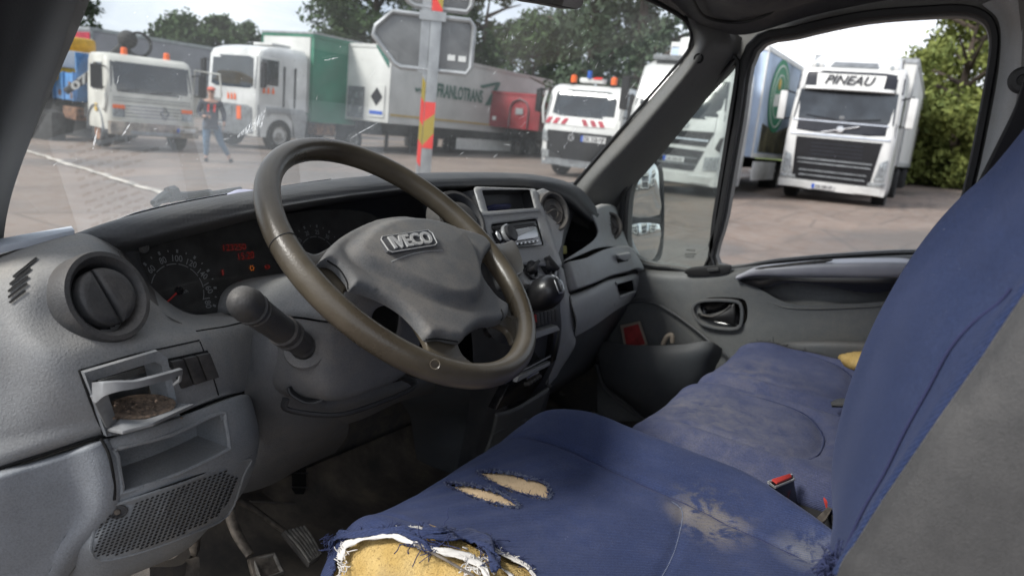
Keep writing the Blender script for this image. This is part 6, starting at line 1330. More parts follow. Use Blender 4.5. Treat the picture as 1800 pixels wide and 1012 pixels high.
plain('bed_blue', (.07, .20, .42), .6, var=.25, nscale=3)
plain('rust', (.16, .08, .045), .85, var=.4, nscale=8)
plain('machine_yellow', (.55, .33, .03), .5, var=.15)
plain('letters_green', (.02, .12, .09), .5)
plain('letters_black', (.015, .015, .02), .5)
plain('letters_white', (.72, .72, .7), .5)
plain('stripe_ochre', (.55, .36, .06), .5)
plain('reflective_red', (.80, .03, .02), .4)
plain('reflective_yellow', (.38, .28, .02), .5)
plain('alu', (.36, .37, .38), .4, .5, var=.1)
plain('alu_dark', (.17, .175, .18), .5, .3, var=.1)
plain('lamp_glass', (.30, .32, .33), .1, .3, var=.3, nscale=20)
plain('orange_lamp', (.85, .14, .02), .25)
plain('blue_lamp', (.02, .10, .45), .2)
plain('plate_white', (.6, .6, .6), .5)
plain('plate_blue', (.03, .10, .45), .5)
plain('cab_glass', (.02, .025, .03), .06, 0, .7, var=.3, nscale=2, coat=.5)
plain('sky_print', (.36, .44, .56), .5, var=.3, nscale=.5)
plain('field_print', (.10, .09, .05), .6, var=.5, nscale=2.5)
plain('circle_green', (.02, .22, .11), .5)
plain('mud', (.19, .16, .13), .9, var=.4, nscale=5)
gm = MB(); N = 50; xs_ = np.linspace(-200, 320, N); ys_ = np.linspace(-220, 300, N)
gm.grid([[V(x, y, gz(x, y)) for x in xs_] for y in ys_]); o = gm.build('ground', 'gravel', None, smooth=False); tag(o, kind='structure')
def gpt(x, y, h=0): return V(x, y, gz(x, y)+h)
# edge line of pale stone across the yard
m = MB(); a, b = atG(20, 258), atG(352, 362); P = [a+(b-a)*t+V(0, 0, .02)+V(random.gauss(0, .03), random.gauss(0, .03), 0) for t in np.linspace(-.1, 1.15, 30)]; m.tube(P, [random.uniform(.05, .075) for _ in P], 6, flat=.4); plain('pale_stone', (.36, .33, .29), .9, var=.25, nscale=2); o = m.build('kerb', 'pale_stone', None); tag(o, kind='structure')
m = MB(); P = [(30, -14), (34, -4), (36, 3), (46, 14), (60, 30), (75, 34), (80, -30), (50, -34)]; c = V(50, 0, 0); m.add([gpt(x, y, .015) for x, y in P], [tuple(range(len(P)))]); o = m.build('grass_verge', 'grass', None, smooth=False); tag(o, kind='structure')
# ---- generic truck kit, local frame: front at y = 0 facing -Y, x across, z up
def wheel(root, x, y, r, w, rim='rim_steel', name='wheel'):
    s = 1 if x > 0 else -1; m = MB(); m.lathe((x, y, r), (s, 0, 0), [(r*.55, -w/2), (r*.93, -w/2), (r, -w*.38), (r, w*.38), (r*.93, w/2), (r*.62, w/2), (r*.58, w*.45)], 24); o = m.build(name, 'tyre', root, ang=40)
    m = MB(); m.lathe((x, y, r), (s, 0, 0), [(r*.6, w*.45), (r*.5, w*.40), (r*.42, w*.15), (r*.25, w*.15), (r*.22, w*.40), (r*.001, w*.42)], 20); m.build('rim', rim, o, ang=40)
    m = MB()
    for i in range(8): a = i*math.pi/4; m.lathe((x, y+math.cos(a)*r*.34, r+math.sin(a)*r*.34), (s, 0, 0), [(r*.035, w*.15), (r*.035, w*.24), (.0001, w*.25)], 6)
    return o
class Truck:
    def __init__(s, name, label, cat, prof, w, mat, back, group=None, roofbev=.10):
        s.root = thing(name, label, cat, group=group); s.prof = prof; s.w = w
        # cab shell: sections over height, rounded plan corners
        m = MB(); G = []
        for z, y, inset in prof:
            hw = w/2-inset; rc = .16; sec = []
            for cx, cy, a0 in ((hw-rc, back-.08, 0), (-hw+rc, back-.08, 90), (-hw+rc, y+rc, 180), (hw-rc, y+rc, 270)):
                r_ = rc if cy < back-.1 else .08
                for i in range(6): a = R_(a0+90*i/5); sec.append(V((cx+math.copysign(rc-r_, cx))+r_*math.cos(a), cy+r_*math.sin(a), z))
            G.append(sec)
        m.grid(G, closeu=True); n = len(G[0]); k_ = len(G); m.f.append(tuple(range(n))[::-1]); m.f.append(tuple(range((k_-1)*n, k_*n))); s.cab = m.build('cab', mat, s.root, ang=35)
    def y(s, z): return float(np.interp(z, [p[0] for p in s.prof], [p[1] for p in s.prof]))
    def P(s, x, z, off=.01):
        e = max(0, abs(x)-(s.w/2-.16-float(np.interp(z, [p[0] for p in s.prof], [p[2] for p in s.prof])))); return V(x, s.y(z)-off+(.16-math.sqrt(max(0, .16**2-min(e, .155)**2))), z)
    def front(s, L, mat, name, off=.012, th=.02, parent=None, n=0, sub=4):
        """panel on the front following its lean; outline (x,z)"""
        L = [p for i in range(len(L)) for p in [tuple(np.array(L[i])+(np.array(L[(i+1) % len(L)])-np.array(L[i]))*t/sub) for t in range(sub)]]
        m = MB(); A = [s.P(x, z, off) for x, z in L]; B = [p+V(0, th, 0) for p in A]; c = np.mean([[x, z] for x, z in L], axis=0); m.grid([[s.P(c[0]+(x-c[0])*k, c[1]+(z-c[1])*k, off) for x, z in L] for k in (.01, .5, .8)]+[A, B], closeu=True)
        return m.build(name, mat, parent or s.root, ang=40)
    def side(s, L, mat, name, sgn=1, off=.012, parent=None, x=None):
        xx = (s.w/2 if x is None else x)*sgn; m = MB(); m.prism([V(xx+sgn*off, y, z) for y, z in L], V(-sgn*.02, 0, 0), .003); return m.build(name, mat, parent or s.root)
    def box(s, c, d, mat, name, parent=None, bev=.02): m = MB(); m.rbox(c, d, bev); return m.build(name, mat, parent or s.root, ang=40)
    def text(s, body, x0, x1, z0, z1, mat, name='lettering', off=.03, parent=None, bold=.02, shear=0): return textquad(body, [s.P(x0, z1, off), s.P(x1, z1, off), s.P(x1, z0, off), s.P(x0, z0, off)], .004, name, mat, parent or s.root, bold, shear)
    def place(s, x, y, rz, h=0): s.root.location = (x, y, gz(x, y)+h); s.root.rotation_euler = (0, 0, R_(rz))
def mirror_arm(T, sgn, y, z0, z1, mat='truck_white', w=.18):
    x = sgn*(T.w/2+.22); m = MB(); m.rbox((x, y, (z0+z1)/2), (w, .12, z1-z0), .04); o = m.build('door_mirror', mat, T.root, ang=50)
    m = MB(); m.tube([V(sgn*(T.w/2-.05), y+.1, z1-.05), V(x, y, z1+.02)], .02, 6); m.tube([V(sgn*(T.w/2-.05), y+.1, z0+.05), V(x, y, z0)], .02, 6); m.build('mirror_arm', 'truck_black', o); return o
def number_plate(T, x, z, w=.52, h=.11, off=.02):
    o = T.front([(x-w/2, z), (x+w/2, z), (x+w/2, z+h), (x-w/2, z+h)], 'plate_white', 'number_plate', off=off, sub=1); T.front([(x-w/2, z), (x-w/2+.07, z), (x-w/2+.07, z+h), (x-w/2, z+h)], 'plate_blue', 'plate_band', off=off+.004, sub=1, parent=o)
    T.text('DK 528 NF', x-w/2+.1, x+w/2-.04, z+.02, z+h-.02, 'letters_black', 'plate_number', off=off+.006, parent=o)
def boxbody(root, x0, x1, y0, y1, z0, z1, mat, name='box_body', bev=.04, frame='alu', front=None):
    m = MB(); m.rbox(((x0+x1)/2, (y0+y1)/2, (z0+z1)/2), (x1-x0, y1-y0, z1-z0), bev); b = m.build(name, mat, root, ang=40)
    m = MB(); e = .012
    for x in (x0-e, x1+e):
        m.box((x, (y0+y1)/2, z0+.06), (.03, y1-y0, .12)); m.box((x, (y0+y1)/2, z1-.06), (.03, y1-y0, .12)); m.box((x, y0+.05, (z0+z1)/2), (.03, .10, z1-z0-.24)); m.box((x, y1-.05, (z0+z1)/2), (.03, .10, z1-z0-.24))
    m.box(((x0+x1)/2, y0-e, z1-.06), (x1-x0, .03, .12)); m.build('body_frame', frame, b, smooth=False)
    return b
def chassis(root, y0, y1, z=.85, w=.9): m = MB(); m.box((-w/2+.05, (y0+y1)/2, z), (.1, y1-y0, .28)); m.box((w/2-.05, (y0+y1)/2, z), (.1, y1-y0, .28)); [m.box((0, y, z), (w, .12, .2)) for y in np.arange(y0+.5, y1, 1.6)]; return m.build('chassis_rail', 'chassis', root, smooth=False)
# ---------------------------------------------------------------- white tractor with name board PINEAU
T = Truck('articulated_lorry', 'white articulated lorry with PINEAU name board over its windscreen, facing the van', 'lorry',
          [(.32, .02, .02), (.55, -.02, .0), (1.0, -.03, 0), (1.62, 0, 0), (1.98, .05, 0), (2.75, .26, .02), (2.80, .26, .03), (3.14, .30, .04), (3.26, .36, .06), (3.34, .55, .10)], 2.5, 'truck_white', 2.2)
w = T.w/2
T.front([(-w+.10, 1.98), (w-.10, 1.98), (w-.14, 2.74), (-w+.14, 2.74)], 'cab_glass', 'windscreen', off=.006)
T.front([(-w+.02, 1.70), (w-.02, 1.70), (w-.05, 2.04), (-w+.05, 2.04)], 'truck_navy', 'dark_belt', off=.012)
bp = T.front([(-w+.12, 1.62), (w-.12, 1.62), (w-.10, 1.67), (-w+.10, 1.67)], 'chrome', 'chrome_strip', off=.03)
T.front([(-w+.10, 1.96), (w-.2, 1.95), (w-.2, 1.98), (-w+.10, 1.99)], 'chrome', 'chrome_strip', off=.03)
m = MB(); m.tube([T.P(-.42, 1.70, .04), T.P(.42, 1.90, .04)], .014, 6); m.lathe(T.P(0, 1.80, .03), (0, -1, 0), [(.085, 0), (.085, .03), (.06, .035), (.055, .01), (.0001, .01)], 24); m.build('maker_emblem', 'chrome', T.root)
T.front([(-w+.04, 2.72), (w-.04, 2.72), (w-.06, 3.20), (-w+.06, 3.20)], 'truck_navy', 'roof_panel', off=.03)
sg = T.front([(-.76, 2.83), (.76, 2.83), (.78, 3.13), (-.78, 3.13)], 'letters_white', 'name_board', off=.06); T.text('PINEAU', -.58, .56, 2.88, 3.10, 'letters_black', 'name_letters', off=.085, parent=sg, bold=.02, shear=.35)
m = MB(); m.loft([[V(-1.02, .22, 2.82), V(-.5, .16, 2.83), V(.5, .16, 2.83), V(1.02, .22, 2.82)], [V(-1.02, .14, 2.75), V(-.5, .08, 2.75), V(.5, .08, 2.75), V(1.02, .14, 2.75)], [V(-1.05, .24, 2.72), V(-.5, .2, 2.72), V(.5, .2, 2.72), V(1.05, .24, 2.72)]], 4, 3); m.build('sun_visor', 'truck_white', T.root, solid=.02)
# roof fairing with raised wings
m = MB(); m.loft([[V(x, .50, 3.22) for x in (-1.05, -.5, .5, 1.05)], [V(x*.98, .8, 3.42) for x in (-1.05, -.5, .5, 1.05)], [V(x*.95, 1.3, 3.62) for x in (-1.05, -.5, .5, 1.05)], [V(x*.95, 2.1, 3.74) for x in (-1.05, -.5, .5, 1.05)], [V(x*.95, 2.2, 3.2) for x in (-1.05, -.5, .5, 1.05)]], 4, 4)
fa = m.build('roof_fairing', 'truck_white', T.root, solid=.03)
m = MB(); m.prism([V(-.55, .52, 3.30), V(.55, .52, 3.30), V(.50, .76, 3.44), V(-.50, .76, 3.44)], V(0, -.05, .03), .01); m.build('roof_hatch', 'truck_grey', fa)
for sx in (-1, 1): m = MB(); m.rbox((sx*.85, .50, 3.34), (.30, .2, .14), .05); m.build('roof_pod', 'truck_white', T.root); m = MB(); m.lathe((sx*.85, .40, 3.34), (0, -1, 0), [(.05, 0), (.04, .02), (.0001, .02)], 12); m.build('roof_lamp', 'lamp_glass', T.root)
gr = T.front([(-.92, .52), (.92-.04, .52), (.98, 1.50), (1.0, 1.56), (-.98, 1.56), (-.96, 1.2)], 'truck_black', 'grille', off=.02)
for z, ww in ((.62, .78), (.74, .80), (.92, .86), (1.02, .88)):
    T.front([(-ww, z), (ww, z), (ww-.04, z+.035), (-ww+.04, z+.035)], 'truck_grey', 'grille_bar', off=.05, parent=gr)
for z in (1.15, 1.24, 1.33, 1.42): T.front([(-.6, z), (.6, z), (.6, z+.02), (-.6, z+.02)], 'truck_navy', 'grille_slat', off=.03, parent=gr)
T.front([(-w+.01, .30), (w-.01, .30), (w+.0, .50), (-w-.0, .50)], 'truck_white', 'bumper', off=.05)
for sx in (-1, 1):
    hl = T.front([(sx*(w-.06), .66), (sx*(w-.30), .66), (sx*(w-.22), 1.10), (sx*(w-.06), 1.18)], 'lamp_glass', 'headlight', off=.035); T.front([(sx*(w-.14), .80), (sx*(w-.24), .80), (sx*(w-.2), .98), (sx*(w-.12), 1.0)], 'truck_grey', 'lamp_core', off=.045, parent=hl)
    T.front([(sx*(w-.03), .53), (sx*(w-.42), .53), (sx*(w-.40), .62), (sx*(w-.03), .62)], 'lamp_glass', 'fog_light', off=.035)
    mirror_arm(T, sx, .12, 1.95, 2.65)
number_plate(T, -.15, .33, off=.085)
m = MB(); m.rbox((-.75, .38, 2.62), (.25, .1, .12), .03); m.build('screen_toy', 'truck_black', T.root)
m = MB(); m.lathe(T.P(-.02, 2.09, .01), (0, -1, 0), [(.07, 0), (.06, .02), (.0001, .02)], 10, sy=.6); m.build('screen_badge', 'cup_grey', T.root)
for sx in (-1, 1): m = MB(); m.tube([T.P(sx*.1, 2.02, .02), T.P(sx*.85, 2.10, .02)], .012, 5); m.build('wiper', 'truck_black', T.root)
T.side([(.4, 1.95), (1.15, 1.95), (1.1, 2.7), (.5, 2.7)], 'cab_glass', 'side_window', 1); T.side([(.4, 1.95), (1.15, 1.95), (1.1, 2.7), (.5, 2.7)], 'cab_glass', 'side_window', -1)
for sx in (-1, 1): wheel(T.root, sx*1.08, 1.35, .5, .32); wheel(T.root, sx*1.02, 5.0, .5, .5, name='wheel'); wheel(T.root, sx*1.08, 11.5, .5, .35); wheel(T.root, sx*1.08, 12.8, .5, .35)
chassis(T.root, 2.2, 14)
boxbody(T.root, -1.27, 1.27, 2.7, 15.2, 1.05, 3.86, 'box_white', 'trailer_body')
q_ = atX(1456, 358, 20.0); T.place(20.0, 2.76, -90); T.root.rotation_euler[2] = R_(-90+1.5); LORRY = T.root
# ---------------------------------------------------------------- white lorry with refrigerated box (left of it)
T = Truck('box_lorry', 'white box lorry with refrigerated body, green oval emblem and sky print, behind the quarter window', 'lorry',
          [(.30, .06, .02), (.55, 0, 0), (1.1, -.02, 0), (1.7, .04, 0), (2.0, .10, 0), (2.85, .38, .04), (3.0, .45, .05), (3.15, .7, .15)], 2.45, 'truck_white', 2.1)
w = T.w/2
T.front([(-w+.08, 1.82), (w-.08, 1.82), (w-.16, 2.72), (-w+.16, 2.72)], 'cab_glass', 'windscreen', off=.006)
g1 = T.front([(-w+.2, 1.22), (w-.40, 1.20), (w-.25, 1.55), (-w+.2, 1.50)], 'truck_black', 'grille', off=.02); T.front([(-w+.2, 1.34), (w-.36, 1.32), (w-.34, 1.36), (-w+.2, 1.38)], 'chrome', 'grille_bar', off=.04, parent=g1)
g2 = T.front([(-w+.3, .62), (w-.62, .62), (w-.42, 1.10), (-w+.3, 1.14)], 'truck_black', 'lower_grille', off=.02)
for z in (.75, .9): T.front([(-w+.3, z), (w-.56, z), (w-.56, z+.03), (-w+.3, z+.03)], 'truck_grey', 'grille_slat', off=.03, parent=g2)
T.text('IVECO', -.36, .34, 1.60, 1.74, 'alu', 'front_letters', off=.02, bold=.04)
for sx in (-1, 1):
    hl = T.front([(sx*(w-.06), .68), (sx*(w-.40), .66), (sx*(w-.38), .96), (sx*(w-.05), 1.0)], 'lamp_glass', 'headlight', off=.03)
    T.front([(sx*(w-.12), .74), (sx*(w-.22), .74), (sx*(w-.22), .90), (sx*(w-.12), .92)], 'truck_grey', 'lamp_core', off=.045, parent=hl); T.front([(sx*(w-.25), .73), (sx*(w-.36), .73), (sx*(w-.35), .88), (sx*(w-.25), .90)], 'truck_grey', 'lamp_core', off=.045, parent=hl)
    T.front([(sx*(w-.06), 1.10), (sx*(w-.18), 1.18), (sx*(w-.10), 1.42), (sx*(w-.03), 1.45)], 'truck_black', 'air_duct', off=.02)
    mirror_arm(T, sx, .16, 1.9, 2.7, 'truck_black', .2)
number_plate(T, .1, .80, off=.04)
T.front([(-w+.02, .32), (w-.02, .32), (w-.02, .54), (-w+.02, .54)], 'truck_white', 'bumper', off=.04)
T.box((0, .75, 3.22), (1.9, .6, .12), 'truck_grey', 'roof_plinth'); 
m = MB(); m.rbox((0, 2.45, 3.45), (1.9, .7, 1.0), .14); fu_ = m.build('cooling_unit', 'truck_white', T.root, ang=50)
m = MB(); m.rbox((.55, 2.09, 3.72), (.5, .03, .22), .08); m.build('unit_vent', 'truck_grey', fu_)
m = MB(); [m.lathe((x, 2.10, 3.30), (0, -1, 0), [(.30, 0), (.30, .03), (.27, .03), (.26, .01), (.001, .012)], 28) for x in (-.45, .45)]; m.build('fan_ring', 'box_white', fu_)
for sx in (-1, 1): T.side([(.45, 1.85), (1.1, 1.85), (1.0, 2.6), (.55, 2.6)], 'cab_glass', 'side_window', sx); wheel(T.root, sx*1.06, 1.3, .5, .32); wheel(T.root, sx*1.0, 6.6, .5, .5); wheel(T.root, sx*1.0, 7.9, .5, .5)
chassis(T.root, 2.1, 10)
b = boxbody(T.root, -1.27, 1.27, 2.55, 11.5, 1.05, 3.85, 'sky_print', 'box_body', frame='letters_white')
m = MB(); m.prism([V(1.272, 3.2, 1.2), V(1.272, 11.3, 1.2), V(1.272, 11.3, 2.0), V(1.272, 9, 1.85), V(1.272, 7, 2.1), V(1.272, 5, 1.8), V(1.272, 3.2, 1.95)], (.01, 0, 0)); m.build('field_panel', 'field_print', b, smooth=False)
m = MB(); c = V(1.285, 4.55, 2.75)
ov = lambda k, h: [c+V(h, math.cos(t)*1.12*k, math.sin(t)*.98*k) for t in np.linspace(0, 2*math.pi, 49)[:-1]]
m.grid([ov(1, 0), ov(1, .01), ov(.01, .01)], closeu=True); em = m.build('oval_emblem', 'circle_green', b)
m = MB(); m.grid([ov(.86, .010), ov(.86, .016), ov(.82, .016), ov(.82, .010)], closeu=True); m.grid([ov(.60, .010), ov(.60, .016), ov(.57, .016), ov(.57, .010)], closeu=True); m.build('emblem_ring', 'letters_white', em)
m = MB(); m.prism([c+V(.012, a, b_) for a, b_ in ((-.55, -.30), (.55, -.22), (.55, .12), (-.55, .02))], (.006, 0, 0)); m.build('emblem_band', 'letters_white', em, smooth=False)
m = MB(); m.lathe(c+V(.012, -.15, .32), (1, 0, 0), [(.16, 0), (.14, .012), (.001, .014)], 14); m.build('emblem_sun', 'stripe_ochre', em)
m = MB(); m.prism([V(1.26, y, z) for y, z in ((2.9, .45), (5.6, .45), (5.6, .95), (2.9, .95))], (.04, 0, 0), .01); m.box((1.25, 4.3, .7), (.08, 2.9, .06)); m.build('side_guard', 'letters_white', T.root)
T.place(17.4, 6.05, -90); BOXL = T.root
# ---------------------------------------------------------------- white gritter lorry with red and white chevrons
T = Truck('council_lorry', 'white lorry with orange beacons and red and white chevron band below its windscreen', 'lorry',
          [(.40, .05, .03), (.7, 0, 0), (1.25, -.02, 0), (1.6, .02, 0), (2.38, .20, .03), (2.50, .30, .06), (2.60, .50, .12)], 2.4, 'truck_white', 2.0)
w = T.w/2
T.front([(-w+.07, 1.70), (w-.07, 1.70), (w-.12, 2.44), (-w+.12, 2.44)], 'cab_glass', 'windscreen', off=.006)
bd = T.front([(-w+.05, 1.44), (w-.05, 1.44), (w-.05, 1.66), (-w+.05, 1.66)], 'letters_white', 'chevron_band', off=.02)
for i, x in enumerate((-1.0, -.76, -.5, .12, .38, .62)):
    d = .10 if i < 3 else -.10
    T.front([(x-.07-d/2, 1.47), (x+.07-d/2, 1.47), (x+.07+d/2, 1.64), (x-.07+d/2, 1.64)], 'curtain_red', 'chevron', off=.035, parent=bd)
T.front([(-w+.22, .45), (w-.22, .45), (w-.20, 1.28), (-w+.20, 1.28)], 'truck_black', 'grille', off=.02)
T.front([(-w+.02, .30), (w-.02, .30), (w-.02, .50), (-w+.02, .50)], 'truck_grey', 'bumper', off=.04)
m = MB(); m.lathe(T.P(-.22, 1.12, .04), (0, -1, 0), [(.09, 0), (.09, .02), (.075, .02), (.075, 0)], 20); [m.tube([T.P(-.22, 1.12, .05), T.P(-.22+.08*math.sin(a), 1.12+.08*math.cos(a), .05)], .01, 4) for a in (0, 2.09, 4.19)]; m.build('maker_ring', 'chrome', T.root)
for sx in (-1, 1):
    T.front([(sx*(w-.02), .98), (sx*(w-.26), .96), (sx*(w-.20), 1.24), (sx*(w-.02), 1.30)], 'lamp_glass', 'headlight', off=.05)
    T.front([(sx*(w-.02), .50), (sx*(w-.30), .50), (sx*(w-.30), .72), (sx*(w-.02), .72)], 'lamp_glass', 'fog_light', off=.05)
    mirror_arm(T, sx, .05, 1.75, 2.4, 'truck_black', .18)
    bx = -.62 if sx < 0 else .62
    m = MB(); m.lathe((bx, .55, 2.60), (0, 0, 1), [(.10, 0), (.10, .05), (.085, .06)], 14); bb = m.build('beacon_base', 'truck_black', T.root); m = MB(); m.lathe((bx, .55, 2.66), (0, 0, 1), [(.085, 0), (.085, .18), (.05, .21), (.0001, .215)], 16); m.build('beacon', 'orange_lamp', bb)
m = MB(); m.rbox((-.05, .62, 2.74), (.75, .25, .14), .05); lb = m.build('light_board', 'truck_white', T.root); m = MB(); m.lathe((-.12, .5, 2.80), (0, 0, 1), [(.07, 0), (.065, .20), (.0001, .21)], 14); m.build('blue_beacon', 'blue_lamp', lb)
m = MB(); m.prism([V(-.02, .48, 2.78), V(.28, .48, 2.78), V(.28, .48, 2.84), V(.05, .48, 2.82)], (0, -.012, 0)); m.build('light_stripe', 'reflective_red', lb)
m = MB(); m.tube([V(-1.16, .02, 2.35), V(-1.2, -.08, 1.9), V(-1.17, .0, 1.45)], .035, 8); m.build('grab_rail', 'truck_white', T.root)
number_plate(T, .45, 1.04, .75, .16, off=.04)
for sx in (-1, 1): T.side([(.35, 1.65), (1.05, 1.65), (.98, 2.3), (.45, 2.3)], 'cab_glass', 'side_window', sx); wheel(T.root, sx*1.02, 1.2, .5, .32); wheel(T.root, sx*1.0, 5, .5, .5)
chassis(T.root, 1.9, 6.5); T.box((0, 4.4, 1.5), (2.4, 4.2, .9), 'truck_grey', 'hopper')
T.place(19.2, 9.4, -90+2)
# ---------------------------------------------------------------- crane lorry
T = Truck('crane_lorry', 'old white lorry with folded black crane, orange beacons and blue tipper bed', 'lorry',
          [(.52, .04, .02), (.75, -.02, 0), (1.20, 0, 0), (1.55, .04, 0), (2.30, .22, .03), (2.42, .32, .05), (2.48, .45, .12)], 2.3, 'truck_cream', 1.65)
w = T.w/2
T.front([(-w+.10, 1.50), (w-.10, 1.50), (w-.14, 2.28), (-w+.14, 2.28)], 'cab_glass', 'windscreen', off=.006)
m = MB(); [m.tube([T.P(x, 1.53, .02), T.P(x+.55, 1.60, .02)], .012, 5) for x in (-.9, -.05)]; m.build('wiper', 'truck_black', T.root)
gr = T.front([(-w+.14, .82), (w-.14, .82), (w-.14, 1.20), (-w+.14, 1.20)], 'truck_cream', 'grille', off=.015)
for z in (.88, .97, 1.06, 1.15): T.front([(-.72, z), (.72, z), (.72, z+.025), (-.72, z+.025)], 'truck_grey', 'grille_slat', off=.025, parent=gr)
for z in (1.28, 1.36): T.front([(-1.0, z), (1.0, z), (1.0, z+.015), (-1.0, z+.015)], 'truck_grey', 'press_line', off=.018, parent=gr)
m = MB(); dd = [(0, .16), (.10, 0), (0, -.16), (-.10, 0)]; m.tube([T.P(.28+a, 1.03+b_, .05) for a, b_ in dd], .022, 6, closed=True); m.build('maker_emblem', 'truck_grey', T.root)
for sx in (-1, 1):
    hl = T.front([(sx*(w-.12), .86), (sx*(w-.42), .86), (sx*(w-.42), 1.18), (sx*(w-.12), 1.18)], 'lamp_glass', 'headlight', off=.03); T.front([(sx*(w-.12), 1.08), (sx*(w-.42), 1.08), (sx*(w-.42), 1.18), (sx*(w-.12), 1.18)], 'orange_lamp', 'indicator', off=.04, parent=hl)
    m = MB(); m.lathe((sx*.55, .55, 2.46), (0, 0, 1), [(.09, 0), (.09, .05), (.08, .06), (.08, .17), (.05, .2), (.0001, .2)], 16); m.build('beacon', 'orange_lamp', T.root)
    T.side([(.30, 1.52), (1.15, 1.52), (1.08, 2.22), (.42, 2.22)], 'cab_glass', 'side_window', sx)
    wheel(T.root, sx*.98, .95, .47, .28, 'rim_rust'); wheel(T.root, sx*.95, 5.0, .47, .5, 'rim_rust')
    m = MB(); m.loft([[V(sx*(w+.04), .95+.66*math.cos(a), .50+.62*math.sin(a)), V(sx*(w-.25), .95+.66*math.cos(a), .50+.62*math.sin(a))] for a in np.linspace(-.1, math.pi+.1, 9)], 2, 3); m.build('wheel_arch', 'truck_grey', T.root, solid=.03)
bmp = T.box((0, -.10, .58), (2.28, .22, .34), 'mud', 'bumper'); T.box((0, -.16, .48), (1.3, .14, .10), 'truck_grey', 'bumper_step', bmp)
number_plate(T, .80, .56, off=.25); mirror_arm(T, -1, .12, 1.55, 2.15, 'truck_black', .26); mirror_arm(T, 1, .12, 1.55, 2.15, 'truck_black', .2)
m = MB(); m.loft([[V(-w-.06, .1, 1.0), V(-w-.06, .25, 1.0)], [V(-w-.03, .06, 1.25), V(-w-.03, .25, 1.25)], [V(-w-.02, .1, 1.45), V(-w-.02, .25, 1.45)]], 3, 3); m.build('wind_deflector', 'truck_cream', T.root, solid=.05)
m = MB(); m.prism([V(-w-.02, y, z) for y, z in ((.75, .95), (.95, .95), (.95, 1.15), (.75, 1.15))], (-.01, 0, 0)); m.build('warning_sticker', 'stripe_ochre', T.root)
# door standing open on the right
m = MB(); dq = [V(w+.05, .35, 1.0), V(w+.75, .05, 1.0), V(w+.75, .05, 1.62), V(w+.70, .1, 2.25), V(w+.10, .35, 2.28), V(w+.05, .35, 1.62)]; m.prism(dq[:3]+[dq[5]], (0, .06, 0), .01); dr = m.build('open_door', 'truck_cream', T.root); m = MB(); m.tube([dq[5], dq[4], dq[3], dq[2]], .03, 6); m.build('door_frame', 'truck_cream', dr)
chassis(T.root, 1.5, 7)
m = MB(); m.rbox((0, 2.0, 1.35), (.9, .5, 1.5), .08); m.rbox((-.7, 2.0, .9), (.8, .4, .4), .06); cr = m.build('crane_column', 'chassis', T.root)
m = MB(); m.tube([V(-.1, 2.0, 2.75), V(-.9, 2.1, 1.9), V(-1.55, 2.15, 1.35)], [.13, .12, .09], 8); m.build('crane_boom', 'chassis', cr); m = MB(); m.tube([V(.1, 1.95, 1.6), V(-.1, 2.0, 2.9)], .14, 8); m.sphere((0, 1.95, 2.95), .26, 8); m.lathe((.25, 1.8, 2.85), (0, -1, 0), [(.34, 0), (.36, .05), (.30, .05), (.28, 0)], 22); m.build('crane_head', 'chassis', cr)
textquad('0714', [V(-1.5, 1.98, 1.55), V(-.75, 1.92, 2.25), V(-.62, 1.92, 2.08), V(-1.38, 1.98, 1.38)], .004, 'crane_number', 'letters_white', cr, bold=.03)
m = MB(); 
for a, b_ in (((-1.15, 2.6), (1.15, 2.6)), ((-1.15, 6.8), (1.15, 6.8))): m.box(((a[0]+b_[0])/2, a[1], 1.75), (2.3, .06, 1.1))
for x in (-1.15, 1.15): m.box((x, 4.7, 1.75 if x > 0 else 1.50), (.06, 4.2, 1.1 if x > 0 else .75)); [m.box((x*1.03, y, 1.5), (.08, .10, .8)) for y in (2.7, 3.7, 4.7, 5.7, 6.7)]
m.box((0, 4.7, 1.15), (2.3, 4.2, .08)); m.box((-.9, 2.66, 2.2), (.5, .05, .5)); bed = m.build('tipper_bed', 'bed_blue', T.root, smooth=False)
m = MB(); [m.box((-1.20, y, z), (.012, .22, .16)) for y, z in ((3.1, 1.55), (4.1, 1.3), (5.2, 1.6), (2.9, 1.25))]; m.build('rust_patch', 'rust', bed, smooth=False)
m = MB(); m.rbox((-1.0, 3.3, .75), (.35, 1.3, .35), .04); m.build('tool_locker', 'rust', T.root)
q = atY(270, 262, 19.0); T.place(q[0], 19.0, -14)
# ---------------------------------------------------------------- tall white tractor with green curtain trailer
T = Truck('articulated_lorry', 'tall white tractor unit with dark lower front pulling a green curtain-sided trailer', 'lorry',
          [(.45, .05, .03), (.9, 0, .01), (1.45, -.02, 0), (1.50, -.02, 0), (2.0, .0, 0), (2.95, .06, .02), (3.15, .16, .05), (3.28, .45, .14), (3.36, .9, .22)], 2.5, 'truck_white', 2.15)
w = T.w/2
T.front([(-w+.06, 1.95), (w-.10, 1.95), (w-.10, 2.95), (-w+.06, 2.95)], 'cab_glass', 'windscreen', off=.008)
T.front([(-w-.0, .45), (w, .45), (w, 1.42), (-w, 1.42)], 'truck_grey', 'lower_front', off=.03)
T.front([(-.3, 1.02), (.1, 1.02), (.1, 1.36), (-.3, 1.36)], 'lamp_glass', 'headlight', off=.05); T.front([(.35, .95), (.55, .95), (.55, 1.36), (.35, 1.36)], 'orange_lamp', 'side_lamps', off=.05)
number_plate(T, -.5, .66, off=.06)
T.side([(.15, 2.1), (.85, 2.1), (.85, 2.9), (.15, 2.9)], 'cab_glass', 'side_window', 1)
T.side([(.06, 1.5), (.98, 1.5), (.98, 2.98), (.06, 2.98)], 'box_white', 'door', 1, off=.006); T.side([(.15, 2.1), (.85, 2.1), (.85, 2.9), (.15, 2.9)], 'cab_glass', 'side_window', -1)
